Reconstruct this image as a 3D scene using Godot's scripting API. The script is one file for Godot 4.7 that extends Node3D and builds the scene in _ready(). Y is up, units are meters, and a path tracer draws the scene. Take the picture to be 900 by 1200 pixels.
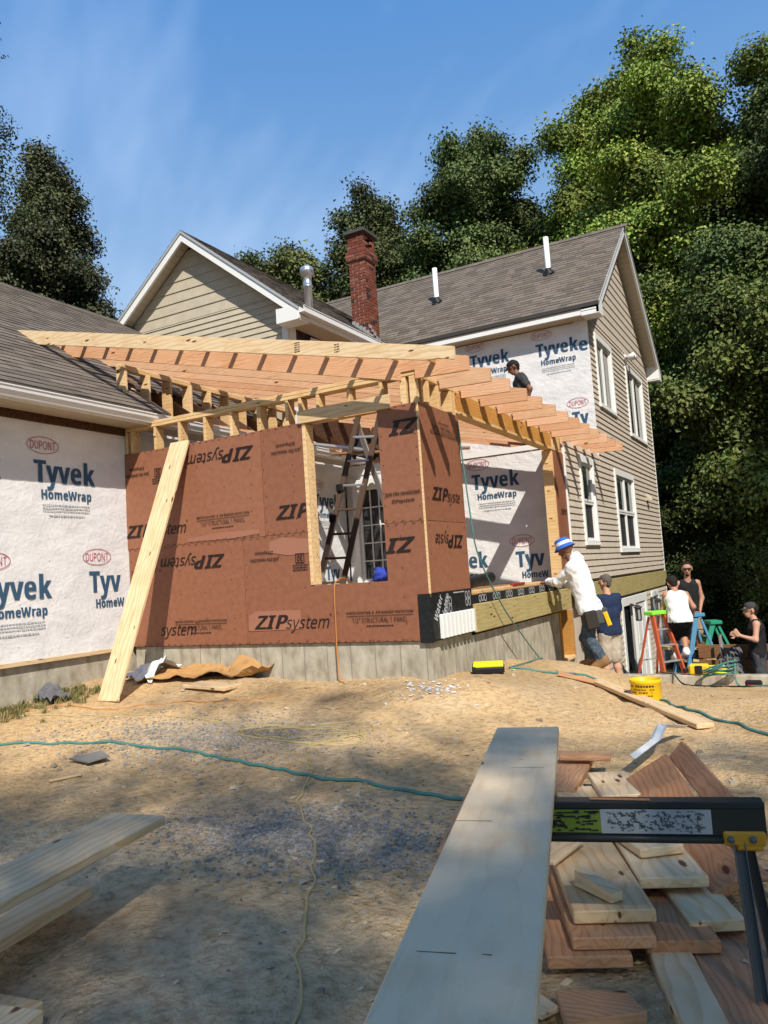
extends Node3D

var rng := RandomNumberGenerator.new()
var M := {}
var used := {}


func _ready() -> void:
	rng.seed = 20240
	set_the_view()
	make_materials()
	make_ground()
	make_side_wing()
	make_gable_wing()
	make_main_house()
	make_addition()
	make_forest()
	make_details()
	make_people()


func set_the_view() -> void:
	var cam := Camera3D.new()
	cam.name = "camera"
	cam.fov = rad_to_deg(2.0 * atan(600.0 / 915.0))
	var yaw := deg_to_rad(-28.266)
	var pitch := deg_to_rad(4.62)
	var f := Vector3(sin(yaw) * cos(pitch), sin(pitch), -cos(yaw) * cos(pitch))
	var r := f.cross(Vector3.UP).normalized()
	var u := r.cross(f)
	var c := cos(deg_to_rad(-3.782))
	var s := sin(deg_to_rad(-3.782))
	cam.transform = Transform3D(Basis(r * c + u * s, u * c - r * s, -f), Vector3(0, 1.4, 0))
	cam.far = 1500.0
	cam.near = 0.05
	add_child(cam)
	cam.current = true
	var env := Environment.new()
	env.background_mode = Environment.BG_SKY
	var sm := ProceduralSkyMaterial.new()
	sm.sky_top_color = Color(0.22, 0.445, 0.685)
	sm.sky_horizon_color = Color(0.84, 0.92, 0.93)
	sm.sky_curve = 0.2
	sm.ground_bottom_color = Color(0.36, 0.31, 0.24)
	sm.ground_horizon_color = Color(0.5, 0.48, 0.43)
	sm.sun_angle_max = 6.0
	sm.sky_energy_multiplier = 0.97
	sm.sky_cover = cirrus()
	sm.sky_cover_modulate = Color(1, 1, 1, 0.8)
	var sky := Sky.new()
	sky.sky_material = sm
	env.sky = sky
	env.tonemap_mode = Environment.TONE_MAPPER_LINEAR
	env.tonemap_exposure = 1.6
	env.sdfgi_enabled = true
	env.ssao_enabled = true
	env.ssil_enabled = true
	var we := WorldEnvironment.new()
	we.name = "world_environment"
	we.environment = env
	add_child(we)
	var sun := DirectionalLight3D.new()
	sun.name = "sun"
	sun.light_color = Color(1.0, 0.97, 0.92)
	sun.light_energy = 1.2
	sun.light_angular_distance = 0.5
	sun.shadow_enabled = true
	var to := Vector3(0.6, 0.95, 0.70).normalized()
	sun.transform = Transform3D(Basis.looking_at(-to, Vector3.UP), Vector3(0, 30, 0))
	add_child(sun)


func cirrus() -> ImageTexture:
	# thin streaks of high cloud, laid out on the whole sky
	var im := Image.create(1024, 512, false, Image.FORMAT_RGBA8)
	var n := FastNoiseLite.new()
	n.seed = 5
	n.frequency = 1.0
	n.fractal_octaves = 5
	var big := FastNoiseLite.new()
	big.seed = 31
	big.frequency = 1.0
	big.fractal_octaves = 3
	for y in 260:
		var el := PI * (0.5 - (y + 0.5) / 512.0)
		for x in 1024:
			var a := TAU * (x + 0.5) / 1024.0
			var d := Vector3(cos(el) * cos(a), maxf(sin(el), 0.0), cos(el) * sin(a))
			var p := d / (d.y + 0.35)
			var q := Vector2(p.x * 0.85 + p.z * 0.5, p.z * 0.85 - p.x * 0.5)
			var v := (n.get_noise_3d(q.x * 7.0, q.y * 2.2, 0.0) * 0.5 + n.get_noise_3d(q.x * 22.0, q.y * 6.0, 7.0) * 0.28) + big.get_noise_3d(q.x * 1.3, q.y * 0.9, 4.0) * 0.9
			var k := clampf(v * 1.3 + 0.18, 0.0, 1.0)
			im.set_pixel(x, y, Color(1, 1, 1, k * 0.11))
	return ImageTexture.create_from_image(im)


# ---------------------------------------------------------------- nodes

func gx(n: Node) -> Transform3D:
	var t := Transform3D()
	while n != self and n is Node3D:
		t = (n as Node3D).transform * t
		n = n.get_parent()
	return t


func fresh(called: String) -> String:
	used[called] = int(used.get(called, -1)) + 1
	return called if used[called] == 0 else "%s_%03d" % [called, used[called]]


func meta(o: Node, label: String, category := "", group := "", kind := "") -> Node:
	if label:
		o.set_meta("label", label)
	if category:
		o.set_meta("category", category)
	if group:
		o.set_meta("group", group)
	if kind:
		o.set_meta("kind", kind)
	return o


func thing(called: String, label: String, category: String, at := Vector3.ZERO, group := "", turn := 0.0) -> Node3D:
	var o := Node3D.new()
	o.name = fresh(called)
	add_child(o)
	o.position = at
	o.rotation.y = turn
	meta(o, label, category, group)
	return o


func put(parent: Node, called: String, mesh: Mesh, m: Material, xf := Transform3D(), kind := "") -> MeshInstance3D:
	var o := MeshInstance3D.new()
	o.mesh = mesh
	o.material_override = null
	for i in mesh.get_surface_count():
		o.set_surface_override_material(i, m)
	if parent == self:
		o.name = fresh(called)
		add_child(o)
		o.transform = xf
	else:
		o.name = called
		parent.add_child(o, true)
		o.transform = gx(parent).affine_inverse() * xf
	if kind:
		o.set_meta("kind", kind)
	return o


func single(called: String, label: String, category: String, mesh: Mesh, m: Material, xf := Transform3D(), group := "") -> MeshInstance3D:
	var o := put(self, called, mesh, m, xf)
	meta(o, label, category, group)
	return o


# ---------------------------------------------------------------- shapes

func begin() -> SurfaceTool:
	var st := SurfaceTool.new()
	st.begin(Mesh.PRIMITIVE_TRIANGLES)
	st.set_smooth_group(-1)
	return st


func done(st: SurfaceTool, smooth := false) -> ArrayMesh:
	if smooth:
		st.index()
	st.generate_normals()
	return st.commit()


func tri(st: SurfaceTool, a: Vector3, b: Vector3, c: Vector3, from: Vector3) -> void:
	if (a - c).cross(a - b).dot((a + b + c) / 3.0 - from) < 0.0:
		st.add_vertex(a); st.add_vertex(c); st.add_vertex(b)
	else:
		st.add_vertex(a); st.add_vertex(b); st.add_vertex(c)


func quad(st: SurfaceTool, a: Vector3, b: Vector3, c: Vector3, d: Vector3, from: Vector3) -> void:
	tri(st, a, b, c, from)
	tri(st, a, c, d, from)


func hexa(st: SurfaceTool, p: Array) -> void:
	var c := Vector3.ZERO
	for v in p:
		c += v
	c /= 8.0
	for f in [[0, 1, 2, 3], [4, 5, 6, 7], [0, 1, 5, 4], [1, 2, 6, 5], [2, 3, 7, 6], [3, 0, 4, 7]]:
		quad(st, p[f[0]], p[f[1]], p[f[2]], p[f[3]], c)


func bx(st: SurfaceTool, a: Vector3, b: Vector3, bev := 0.0) -> void:
	# a box between two corners, its edges chamfered
	var lo := a.min(b)
	var hi := a.max(b)
	var c := (lo + hi) / 2.0
	if bev <= 0.0:
		hexa(st, [Vector3(lo.x, lo.y, lo.z), Vector3(hi.x, lo.y, lo.z), Vector3(hi.x, lo.y, hi.z), Vector3(lo.x, lo.y, hi.z), Vector3(lo.x, hi.y, lo.z), Vector3(hi.x, hi.y, lo.z), Vector3(hi.x, hi.y, hi.z), Vector3(lo.x, hi.y, hi.z)])
		return
	var h := (hi - lo) / 2.0
	var i := h - Vector3.ONE * minf(bev, h[h.min_axis_index()] * 0.45)
	var v := func(sx: float, sy: float, sz: float, ax: int) -> Vector3:
		var q := Vector3(sx * i.x, sy * i.y, sz * i.z)
		q[ax] = [sx, sy, sz][ax] * h[ax]
		return c + q
	for ax in 3:
		for s in [-1.0, 1.0]:
			var q := []
			for k in [[-1.0, -1.0], [1.0, -1.0], [1.0, 1.0], [-1.0, 1.0]]:
				var sg := [0.0, 0.0, 0.0]
				sg[ax] = s
				sg[(ax + 1) % 3] = k[0]
				sg[(ax + 2) % 3] = k[1]
				q.append(v.call(sg[0], sg[1], sg[2], ax))
			quad(st, q[0], q[1], q[2], q[3], c)
	for ax in 3:
		var b1 := (ax + 1) % 3
		var b2 := (ax + 2) % 3
		for s1 in [-1.0, 1.0]:
			for s2 in [-1.0, 1.0]:
				var q := []
				for k in [[-1.0, b1], [1.0, b1], [1.0, b2], [-1.0, b2]]:
					var sg := [0.0, 0.0, 0.0]
					sg[ax] = k[0]
					sg[b1] = s1
					sg[b2] = s2
					q.append(v.call(sg[0], sg[1], sg[2], k[1]))
				quad(st, q[0], q[1], q[2], q[3], c)
	for sx in [-1.0, 1.0]:
		for sy in [-1.0, 1.0]:
			for sz in [-1.0, 1.0]:
				tri(st, v.call(sx, sy, sz, 0), v.call(sx, sy, sz, 1), v.call(sx, sy, sz, 2), c)


func box(a: Vector3, b: Vector3, bev := 0.0) -> ArrayMesh:
	var st := begin()
	bx(st, a, b, bev)
	return done(st)


func boxp(parent: Node, called: String, m: Material, a: Vector3, b: Vector3, bev := 0.003, kind := "") -> MeshInstance3D:
	# a box as a part, its mesh centred on itself
	var c := (a + b) / 2.0
	var off := Vector3(rng.randf(), rng.randf(), rng.randf()) * 3.0
	return put(parent, called, box(a - c + off, b - c + off, bev), m, Transform3D(Basis(), c - off), kind)


func along(a: Vector3, b: Vector3, up: Vector3) -> Basis:
	var x := (b - a).normalized()
	var z := x.cross(up).normalized()
	return Basis(x, z.cross(x), z)


func beam(parent: Node, called: String, m: Material, a: Vector3, b: Vector3, w: float, h: float, up := Vector3.UP, bev := 0.004) -> MeshInstance3D:
	# a piece of lumber from a to b: h thick along up, w across
	var basis := along(a, b, up)
	var off := Vector3(rng.randf(), rng.randf(), rng.randf()) * 3.0
	var l := a.distance_to(b)
	return put(parent, called, box(off + Vector3(0, -h / 2, -w / 2), off + Vector3(l, h / 2, w / 2), bev), m, Transform3D(basis, a - basis * off))


func prism(poly: PackedVector2Array, d: float, off := Vector3.ZERO) -> ArrayMesh:
	# an outline in local x and y, extruded along z by d about zero
	var st := begin()
	var ids := Geometry2D.triangulate_polygon(poly)
	var c := Vector2.ZERO
	for p in poly:
		c += p
	c /= poly.size()
	for s in [-0.5, 0.5]:
		for i in range(0, ids.size(), 3):
			var q := []
			for k in 3:
				q.append(off + Vector3(poly[ids[i + k]].x, poly[ids[i + k]].y, s * d))
			tri(st, q[0], q[1], q[2], (q[0] + q[1] + q[2]) / 3.0 - Vector3(0, 0, s))
	var cw := Geometry2D.is_polygon_clockwise(poly)
	for i in poly.size():
		var a := poly[i]
		var b := poly[(i + 1) % poly.size()]
		var n := Vector2(b.y - a.y, a.x - b.x) * (-1.0 if cw else 1.0)
		var mid := (a + b) / 2.0 - n
		quad(st, off + Vector3(a.x, a.y, -d / 2), off + Vector3(b.x, b.y, -d / 2), off + Vector3(b.x, b.y, d / 2), off + Vector3(a.x, a.y, d / 2), off + Vector3(mid.x, mid.y, 0))
	return done(st)


func plate(parent: Node, called: String, m: Material, poly: PackedVector2Array, d: float, frame: Transform3D, kind := "") -> MeshInstance3D:
	# a flat piece cut to an outline given in the frame's x and y
	var off := Vector3(rng.randf(), rng.randf(), rng.randf()) * 2.0
	return put(parent, called, prism(poly, d, off), m, frame * Transform3D(Basis(), -off), kind)


func rect(a: float, b: float, c: float, d: float) -> PackedVector2Array:
	return PackedVector2Array([Vector2(a, b), Vector2(c, b), Vector2(c, d), Vector2(a, d)])


func facing_z(z: float) -> Transform3D:      # outline x = world x, y = world y
	return Transform3D(Basis(), Vector3(0, 0, z))


func facing_x(x: float) -> Transform3D:      # outline x = minus world z, y = world y
	return Transform3D(Basis(Vector3(0, 0, -1), Vector3.UP, Vector3(1, 0, 0)), Vector3(x, 0, 0))


func ring_tube(st: SurfaceTool, pts: Array, rad: Array, sides := 8, caps := true) -> void:
	# a smooth tube through the points
	var n := pts.size()
	var ref := Vector3(0.31, 0.9, 0.22).normalized()
	var rows := []
	for i in n:
		var t: Vector3 = ((pts[mini(i + 1, n - 1)] as Vector3) - (pts[maxi(i - 1, 0)] as Vector3)).normalized()
		if absf(t.dot(ref)) > 0.95:
			ref = Vector3(0.9, 0.1, 0.4).normalized()
		var a := t.cross(ref).normalized()
		var b := t.cross(a)
		ref = a.cross(t)
		var row := []
		for k in sides:
			var an := TAU * k / sides
			row.append((pts[i] as Vector3) + (a * cos(an) + b * sin(an)) * float(rad[i]))
		rows.append(row)
	for i in n - 1:
		var mid: Vector3 = ((pts[i] as Vector3) + (pts[i + 1] as Vector3)) / 2.0
		for k in sides:
			quad(st, rows[i][k], rows[i][(k + 1) % sides], rows[i + 1][(k + 1) % sides], rows[i + 1][k], mid)
	if caps:
		for e in [0, n - 1]:
			for k in sides:
				tri(st, pts[e], rows[e][k], rows[e][(k + 1) % sides], pts[1 if e == 0 else n - 2])


func tube(pts: Array, r: float, sides := 6) -> ArrayMesh:
	var st := begin()
	st.set_smooth_group(0)
	var rr := []
	for p in pts:
		rr.append(r)
	ring_tube(st, pts, rr, sides)
	return done(st)


func curve_points(pts: Array, step := 0.05) -> Array:
	# Catmull-Rom through the points
	var c := Curve3D.new()
	for i in pts.size():
		var t: Vector3 = ((pts[mini(i + 1, pts.size() - 1)] as Vector3) - (pts[maxi(i - 1, 0)] as Vector3)) / 6.0
		c.add_point(pts[i], -t, t)
	c.bake_interval = step
	return Array(c.get_baked_points())


func lathe(st: SurfaceTool, prof: Array, sides := 16, at := Vector3.ZERO, basis := Basis()) -> void:
	for i in prof.size() - 1:
		var p: Vector2 = prof[i]
		var q: Vector2 = prof[i + 1]
		for k in sides:
			var a := TAU * k / sides
			var b := TAU * (k + 1) / sides
			var v := [Vector3(p.x * cos(a), p.y, p.x * sin(a)), Vector3(p.x * cos(b), p.y, p.x * sin(b)), Vector3(q.x * cos(b), q.y, q.x * sin(b)), Vector3(q.x * cos(a), q.y, q.x * sin(a))]
			for j in 4:
				v[j] = at + basis * v[j]
			var nrm := basis * Vector3(cos((a + b) / 2) * (q.y - p.y), p.x - q.x, sin((a + b) / 2) * (q.y - p.y))
			var mid: Vector3 = (v[0] + v[1] + v[2] + v[3]) / 4.0 - nrm
			if p.x > 1e-5:
				tri(st, v[0], v[1], v[2], mid)
			if q.x > 1e-5:
				tri(st, v[0], v[2], v[3], mid)


# ---------------------------------------------------------------- lettering

func letters(st: SurfaceTool, text: String, height: float, at: Vector2, font := "bold", width := 0.0, slant := 0.0, turned := false, align := 0.5, depth := 0.0012) -> void:
	# lettering in the plane of x and y, baked to plain faces; at is the middle of its cap height
	var f := SystemFont.new()
	f.font_names = PackedStringArray(["Droid Serif" if font.begins_with("serif") else "Droid Sans"])
	f.font_weight = 700 if font.ends_with("bold") or font == "heavy" else 400
	var use: Font = f
	if font == "heavy":      # a fatter letter: the same word twice, a hair apart
		letters(st, text, height, at + Vector2(height * 0.02, 0), "bold", width, slant, turned, align, depth + 0.0004)
		at -= Vector2(height * 0.02, 0)
	var t := TextMesh.new()
	t.font = use
	t.font_size = 32
	t.pixel_size = 0.03125
	t.depth = 0.02
	t.curve_step = 1.5
	t.text = text
	var bb := t.get_aabb()
	var cap := 0.72
	var s := height / cap
	var sx := s if width == 0.0 else width / bb.size.x
	var mid := Vector3(bb.position.x + bb.size.x * align, 0, 0)
	# caps of a text mesh start on its baseline; find it from a plain capital
	var ref := TextMesh.new()
	ref.font = use
	ref.font_size = 32
	ref.pixel_size = 0.03125
	ref.depth = 0.02
	ref.text = "H"
	var rb := ref.get_aabb()
	mid.y = rb.position.y + rb.size.y * 0.5
	s = height / rb.size.y
	if width == 0.0:
		sx = s
	var b := Basis(Vector3(sx, 0, 0), Vector3(slant * s, s, 0), Vector3(0, 0, depth / 0.02))
	if turned:
		b = Basis(Vector3(0, 0, 1), PI) * b
	var xf := Transform3D(b, Vector3(at.x, at.y, 0) - b * mid)
	var arr := t.get_mesh_arrays()
	var vs: PackedVector3Array = arr[Mesh.ARRAY_VERTEX]
	var ns: PackedVector3Array = arr[Mesh.ARRAY_NORMAL]
	var ix: PackedInt32Array = arr[Mesh.ARRAY_INDEX]
	for i in range(0, ix.size(), 3):
		if ns[ix[i]].z > 0.5:      # the printed face alone
			for k in 3:
				var p := xf * vs[ix[i + k]]
				st.add_vertex(Vector3(p.x, p.y, depth))


func ring(st: SurfaceTool, c: Vector2, rx: float, ry: float, w: float, sides := 32, d := 0.0012) -> void:
	for k in sides:
		var a := TAU * k / sides
		var b := TAU * (k + 1) / sides
		var p := []
		for q in [[a, 1.0], [b, 1.0], [b, 0.0], [a, 0.0]]:
			p.append(Vector3(c.x + cos(q[0]) * (rx - w * (1.0 - q[1])), c.y + sin(q[0]) * (ry - w * (1.0 - q[1])), d))
		quad(st, p[0], p[1], p[2], p[3], Vector3(c.x, c.y, -1))


func print_on(parent: Node, st: SurfaceTool, m: Material, frame: Transform3D, called := "lettering") -> MeshInstance3D:
	st.generate_normals()
	return put(parent, called, st.commit(), m, frame)


# ---------------------------------------------------------------- materials

func noise(freq: float, oct := 4, sd := 1, kind := FastNoiseLite.TYPE_SIMPLEX_SMOOTH) -> FastNoiseLite:
	var n := FastNoiseLite.new()
	n.seed = sd
	n.noise_type = kind
	n.frequency = freq
	n.fractal_octaves = oct
	return n


func ramp_tex(n: FastNoiseLite, stops: Array, size := 512) -> NoiseTexture2D:
	var g := Gradient.new()
	g.offsets = PackedFloat32Array()
	g.colors = PackedColorArray()
	var o := PackedFloat32Array()
	var c := PackedColorArray()
	for s in stops:
		o.append(s[0])
		c.append(s[1])
	g.offsets = o
	g.colors = c
	var t := NoiseTexture2D.new()
	t.width = size
	t.height = size
	t.seamless = true
	t.noise = n
	t.color_ramp = g
	return t


func bump_tex(n: FastNoiseLite, strength: float, size := 512) -> NoiseTexture2D:
	var t := NoiseTexture2D.new()
	t.width = size
	t.height = size
	t.seamless = true
	t.noise = n
	t.as_normal_map = true
	t.bump_strength = strength
	return t


func grey(v: float) -> Color:
	return Color(v, v, v)


func stuff(called: String, lin: Color, rough := 0.8, tex: Texture2D = null, scale := Vector3.ONE, bump: Texture2D = null, bump_scale := 1.0, world := true) -> StandardMaterial3D:
	var m := StandardMaterial3D.new()
	m.resource_name = called
	m.albedo_color = lin.linear_to_srgb()
	m.roughness = rough
	m.metallic_specular = 0.35
	if tex or bump:
		m.uv1_triplanar = true
		m.uv1_world_triplanar = world
		m.uv1_triplanar_sharpness = 4.0
		m.uv1_scale = scale
	if tex:
		m.albedo_texture = tex
	if bump:
		m.normal_enabled = true
		m.normal_texture = bump
		m.normal_scale = bump_scale
	M[called] = m
	return m


func wood_texture(sd: int, rings: float, contrast: float, knots: int) -> ImageTexture:
	var w := 512
	var h := 256
	var im := Image.create(w, h, false, Image.FORMAT_RGB8)
	var n := noise(1.0, 3, sd)
	var fine := noise(1.0, 2, sd + 9)
	var r := RandomNumberGenerator.new()
	r.seed = sd
	var ks := []
	for i in knots:
		ks.append(Vector3(r.randf(), r.randf_range(0.12, 0.88), r.randf_range(0.5, 1.0)))
	for x in w:
		var a := TAU * x / w
		var cx := cos(a) * 0.55
		var cy := sin(a) * 0.55
		for y in h:
			var v := absf(2.0 * (y + 0.5) / h - 1.0) if false else (y + 0.5) / h
			var vv := 0.5 - absf(0.5 - v)      # mirrored, so that the repeat does not show
			var warp := n.get_noise_3d(cx, cy, vv * 1.6)
			var pull := 0.0
			var dark := 0.0
			for k in ks:
				var dx := absf(float(x) / w - k.x)
				dx = minf(dx, 1.0 - dx) * 15.0
				var dy: float = (v - k.y) * 2.2 * 3.0
				var d2: float = (dx * dx * 0.7 + dy * dy) / (k.z * k.z)
				pull += 0.22 * exp(-d2 * 2.2) * signf(dy + 0.0001) * (1.0 - exp(-absf(dy) * 3.0))
				dark = maxf(dark, 1.0 - smoothstep(0.012, 0.07, d2))
			var q := fposmod((vv + pull) * rings + warp * rings * 0.13, 1.0)
			var late := smoothstep(0.35, 0.95, q) * (1.0 - smoothstep(0.95, 1.0, q))
			var fib := fine.get_noise_3d(cx * 26.0, cy * 26.0, vv * 150.0) * 0.5 + 0.5
			var blot := n.get_noise_3d(cx * 2.0 + 9.0, cy * 2.0, vv * 2.5)
			var t := clampf(late * contrast + fib * 0.14 - 0.05 + blot * 0.2, 0.0, 1.0)
			var c := Color(1.0, 0.97, 0.93).lerp(Color(0.78, 0.58, 0.38), t)
			c = c.lerp(Color(0.36, 0.2, 0.1), dark * 0.8)
			im.set_pixel(x, y, c)
	im.generate_mipmaps()
	return ImageTexture.create_from_image(im)


func make_materials() -> void:
	# lumber: the grain runs along each piece's own x axis; four tints of each kind
	var pine := wood_texture(11, 9.0, 0.26, 7)
	var fir := wood_texture(23, 15.0, 0.34, 3)
	var fuzz := bump_tex(noise(0.05, 3, 5), 1.4, 256)
	var tints := {
		"pine": [Color(0.67, 0.50, 0.28), Color(0.61, 0.45, 0.245), Color(0.71, 0.55, 0.33), Color(0.64, 0.47, 0.25)],
		"fir": [Color(0.66, 0.415, 0.265), Color(0.61, 0.37, 0.23), Color(0.70, 0.46, 0.31), Color(0.65, 0.44, 0.29)],
		"pressure_treated": [Color(0.40, 0.36, 0.18), Color(0.36, 0.34, 0.17)],
		"beam_wood": [Color(0.50, 0.27, 0.075), Color(0.46, 0.25, 0.07)],
		"pale_board": [Color(0.66, 0.525, 0.34), Color(0.62, 0.49, 0.31), Color(0.71, 0.58, 0.39), Color(0.62, 0.505, 0.345)],
		"red_board": [Color(0.47, 0.27, 0.155), Color(0.43, 0.235, 0.13), Color(0.50, 0.30, 0.18), Color(0.40, 0.23, 0.14)],
		"grey_board": [Color(0.70, 0.585, 0.42)],
		"old_wood": [Color(0.27, 0.15, 0.07), Color(0.2, 0.11, 0.055)],
	}
	for k in tints:
		var list := []
		for i in tints[k].size():
			var m := stuff("%s %d" % [k, i], tints[k][i], 0.72, fir if k in ["fir", "red_board", "beam_wood", "grey_board"] else pine, Vector3(0.42, 2.3, 2.3), fuzz, 0.25, false)
			m.uv1_offset = Vector3(0.37 * i, 0.21 * i, 0.43 * i)
			list.append(m)
		M[k] = list
	# the long plank: faint straight grain under a film of grey dust
	(M.grey_board[0] as StandardMaterial3D).albedo_texture = wood_texture(41, 5.0, 0.07, 1)
	(M.grey_board[0] as StandardMaterial3D).uv1_scale = Vector3(0.5, 3.4, 3.4)
	# house wrap: a wrinkled white sheet
	var creases := noise(0.012, 5, 77)
	creases.domain_warp_enabled = true
	creases.domain_warp_amplitude = 38.0
	creases.domain_warp_frequency = 0.012
	creases.fractal_type = FastNoiseLite.FRACTAL_RIDGED
	stuff("wrap", Color(0.75, 0.745, 0.745), 0.55, ramp_tex(noise(0.012, 4, 71), [[0.0, grey(0.93)], [1.0, grey(1.0)]], 256), Vector3(0.5, 0.8, 0.5), bump_tex(creases, 9.0, 1024), 0.3)
	stuff("wrap_blue", Color(0.035, 0.085, 0.15), 0.6)
	stuff("wrap_red", Color(0.42, 0.07, 0.10), 0.6)
	stuff("wrap_small", Color(0.34, 0.36, 0.38), 0.6)
	# red sheathing panels
	for i in 3:
		stuff("panel %d" % i, [Color(0.28, 0.115, 0.064), Color(0.265, 0.107, 0.06), Color(0.30, 0.126, 0.071)][i], 0.5, ramp_tex(noise(0.03, 5, 40 + i), [[0.0, grey(0.90)], [0.5, grey(0.96)], [1.0, Color(1, 1, 1)]], 512), Vector3.ONE * 0.7, bump_tex(noise(0.09, 3, 44), 1.0, 256), 0.12)
	M.panel = [M["panel 0"], M["panel 1"], M["panel 2"]]
	stuff("print_black", Color(0.022, 0.013, 0.011), 0.6)
	stuff("print_faint", Color(0.085, 0.032, 0.024), 0.6)
	stuff("chalk", Color(0.36, 0.17, 0.11), 0.8)
	stuff("osb", Color(0.50, 0.30, 0.13), 0.85, ramp_tex(noise(0.06, 3, 61, FastNoiseLite.TYPE_CELLULAR), [[0.0, grey(0.6)], [1.0, grey(1.0)]], 256), Vector3(3, 3, 3))
	# concrete
	var blot := ramp_tex(noise(0.011, 6, 3), [[0.0, Color(0.72, 0.70, 0.66)], [0.45, Color(0.89, 0.875, 0.84)], [1.0, Color(1, 1, 0.98)]], 512)
	stuff("concrete", Color(0.47, 0.44, 0.375), 0.9, blot, Vector3(0.9, 0.5, 0.9), bump_tex(noise(0.05, 5, 8), 3.0, 512), 0.25)
	stuff("form_line", Color(0.24, 0.22, 0.18), 0.95)
	stuff("rake_grey", Color(0.36, 0.38, 0.40), 0.5)
	# cladding and trim
	var vinyl := ramp_tex(noise(0.02, 3, 90), [[0.0, grey(0.93)], [1.0, grey(1.0)]], 256)
	stuff("siding", Color(0.575, 0.495, 0.405), 0.55, vinyl, Vector3.ONE * 0.7)
	stuff("siding_old", Color(0.50, 0.44, 0.335), 0.6, vinyl, Vector3.ONE * 0.7)
	stuff("white_trim", Color(0.74, 0.74, 0.72), 0.45)
	stuff("soffit", Color(0.50, 0.43, 0.33), 0.6)
	stuff("gutter", Color(0.70, 0.70, 0.69), 0.35)
	stuff("drip_edge", Color(0.05, 0.045, 0.042), 0.5)
	stuff("black_membrane", Color(0.012, 0.013, 0.014), 0.5, null, Vector3.ONE, bump_tex(noise(0.03, 4, 15), 3.0, 256), 0.6)
	stuff("membrane_print", Color(0.45, 0.46, 0.47), 0.6)
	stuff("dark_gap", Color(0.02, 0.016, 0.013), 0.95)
	stuff("brown_sheathing", Color(0.13, 0.06, 0.032), 0.85, ramp_tex(noise(0.05, 4, 62), [[0.0, grey(0.5)], [1.0, grey(1.0)]], 256), Vector3.ONE * 1.5)
	# roofing: the colour of each shingle is its own
	var grit := ramp_tex(noise(0.2, 3, 33), [[0.0, grey(0.62)], [1.0, grey(1.0)]], 512)
	var sh := stuff("shingle", Color(1, 1, 1), 0.95, grit, Vector3.ONE * 2.0, bump_tex(noise(0.2, 3, 34), 3.0, 256), 0.5)
	sh.vertex_color_use_as_albedo = true
	stuff("roof_deck", Color(0.11, 0.09, 0.075), 0.9)
	var br := stuff("brick", Color(1, 1, 1), 0.9, ramp_tex(noise(0.08, 4, 35), [[0.0, grey(0.7)], [1.0, grey(1.0)]], 256), Vector3.ONE * 2.5, bump_tex(noise(0.1, 4, 36), 3.0, 256), 0.6)
	br.vertex_color_use_as_albedo = true
	stuff("mortar", Color(0.40, 0.33, 0.28), 0.95)
	stuff("slate_lead", Color(0.28, 0.285, 0.29), 0.6)
	stuff("cap_stone", Color(0.07, 0.068, 0.063), 0.9)
	var tin := stuff("galvanised", Color(0.62, 0.64, 0.66), 0.32)
	tin.metallic = 0.85
	var alu := stuff("aluminium", Color(0.60, 0.60, 0.60), 0.4)
	alu.metallic = 0.7
	var gl := stuff("window_glass", Color(0.02, 0.024, 0.026), 0.06)
	gl.metallic_specular = 0.6
	stuff("screen_mesh", Color(0.028, 0.03, 0.031), 0.7)
	stuff("curtain", Color(0.3, 0.3, 0.29), 0.9)
	# soil
	var soil := ramp_tex(noise(0.02, 6, 101), [[0.0, Color(0.74, 0.71, 0.67)], [0.45, Color(0.91, 0.895, 0.87)], [1.0, Color(1, 1, 1)]], 1024)
	var so := stuff("soil", Color(1, 1, 1), 0.97, soil, Vector3.ONE * 0.55, bump_tex(noise(0.05, 6, 102), 12.0, 1024), 0.7)
	so.vertex_color_use_as_albedo = true
	so.metallic_specular = 0.2
	var gv := stuff("gravel_stone", Color(1, 1, 1), 0.9)
	gv.vertex_color_use_as_albedo = true
	# plants
	for g in [["leaf", 0.25], ["leaf_shade", 0.2]]:
		var lf := stuff(g[0], Color(1, 1, 1), 0.62)
		lf.vertex_color_use_as_albedo = true
		lf.backlight_enabled = true
		lf.backlight = Color(0.19, 0.26, 0.06)
		lf.cull_mode = BaseMaterial3D.CULL_DISABLED
	stuff("bark", Color(0.10, 0.08, 0.06), 0.95, ramp_tex(noise(0.03, 4, 55), [[0.0, grey(0.5)], [1.0, grey(1.0)]], 256), Vector3(2, 0.5, 2), bump_tex(noise(0.05, 4, 56), 6.0, 256), 1.0)


func any(k: String) -> Material:
	return M[k][rng.randi() % M[k].size()]


# ---------------------------------------------------------------- cladding, roofs, windows

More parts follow.
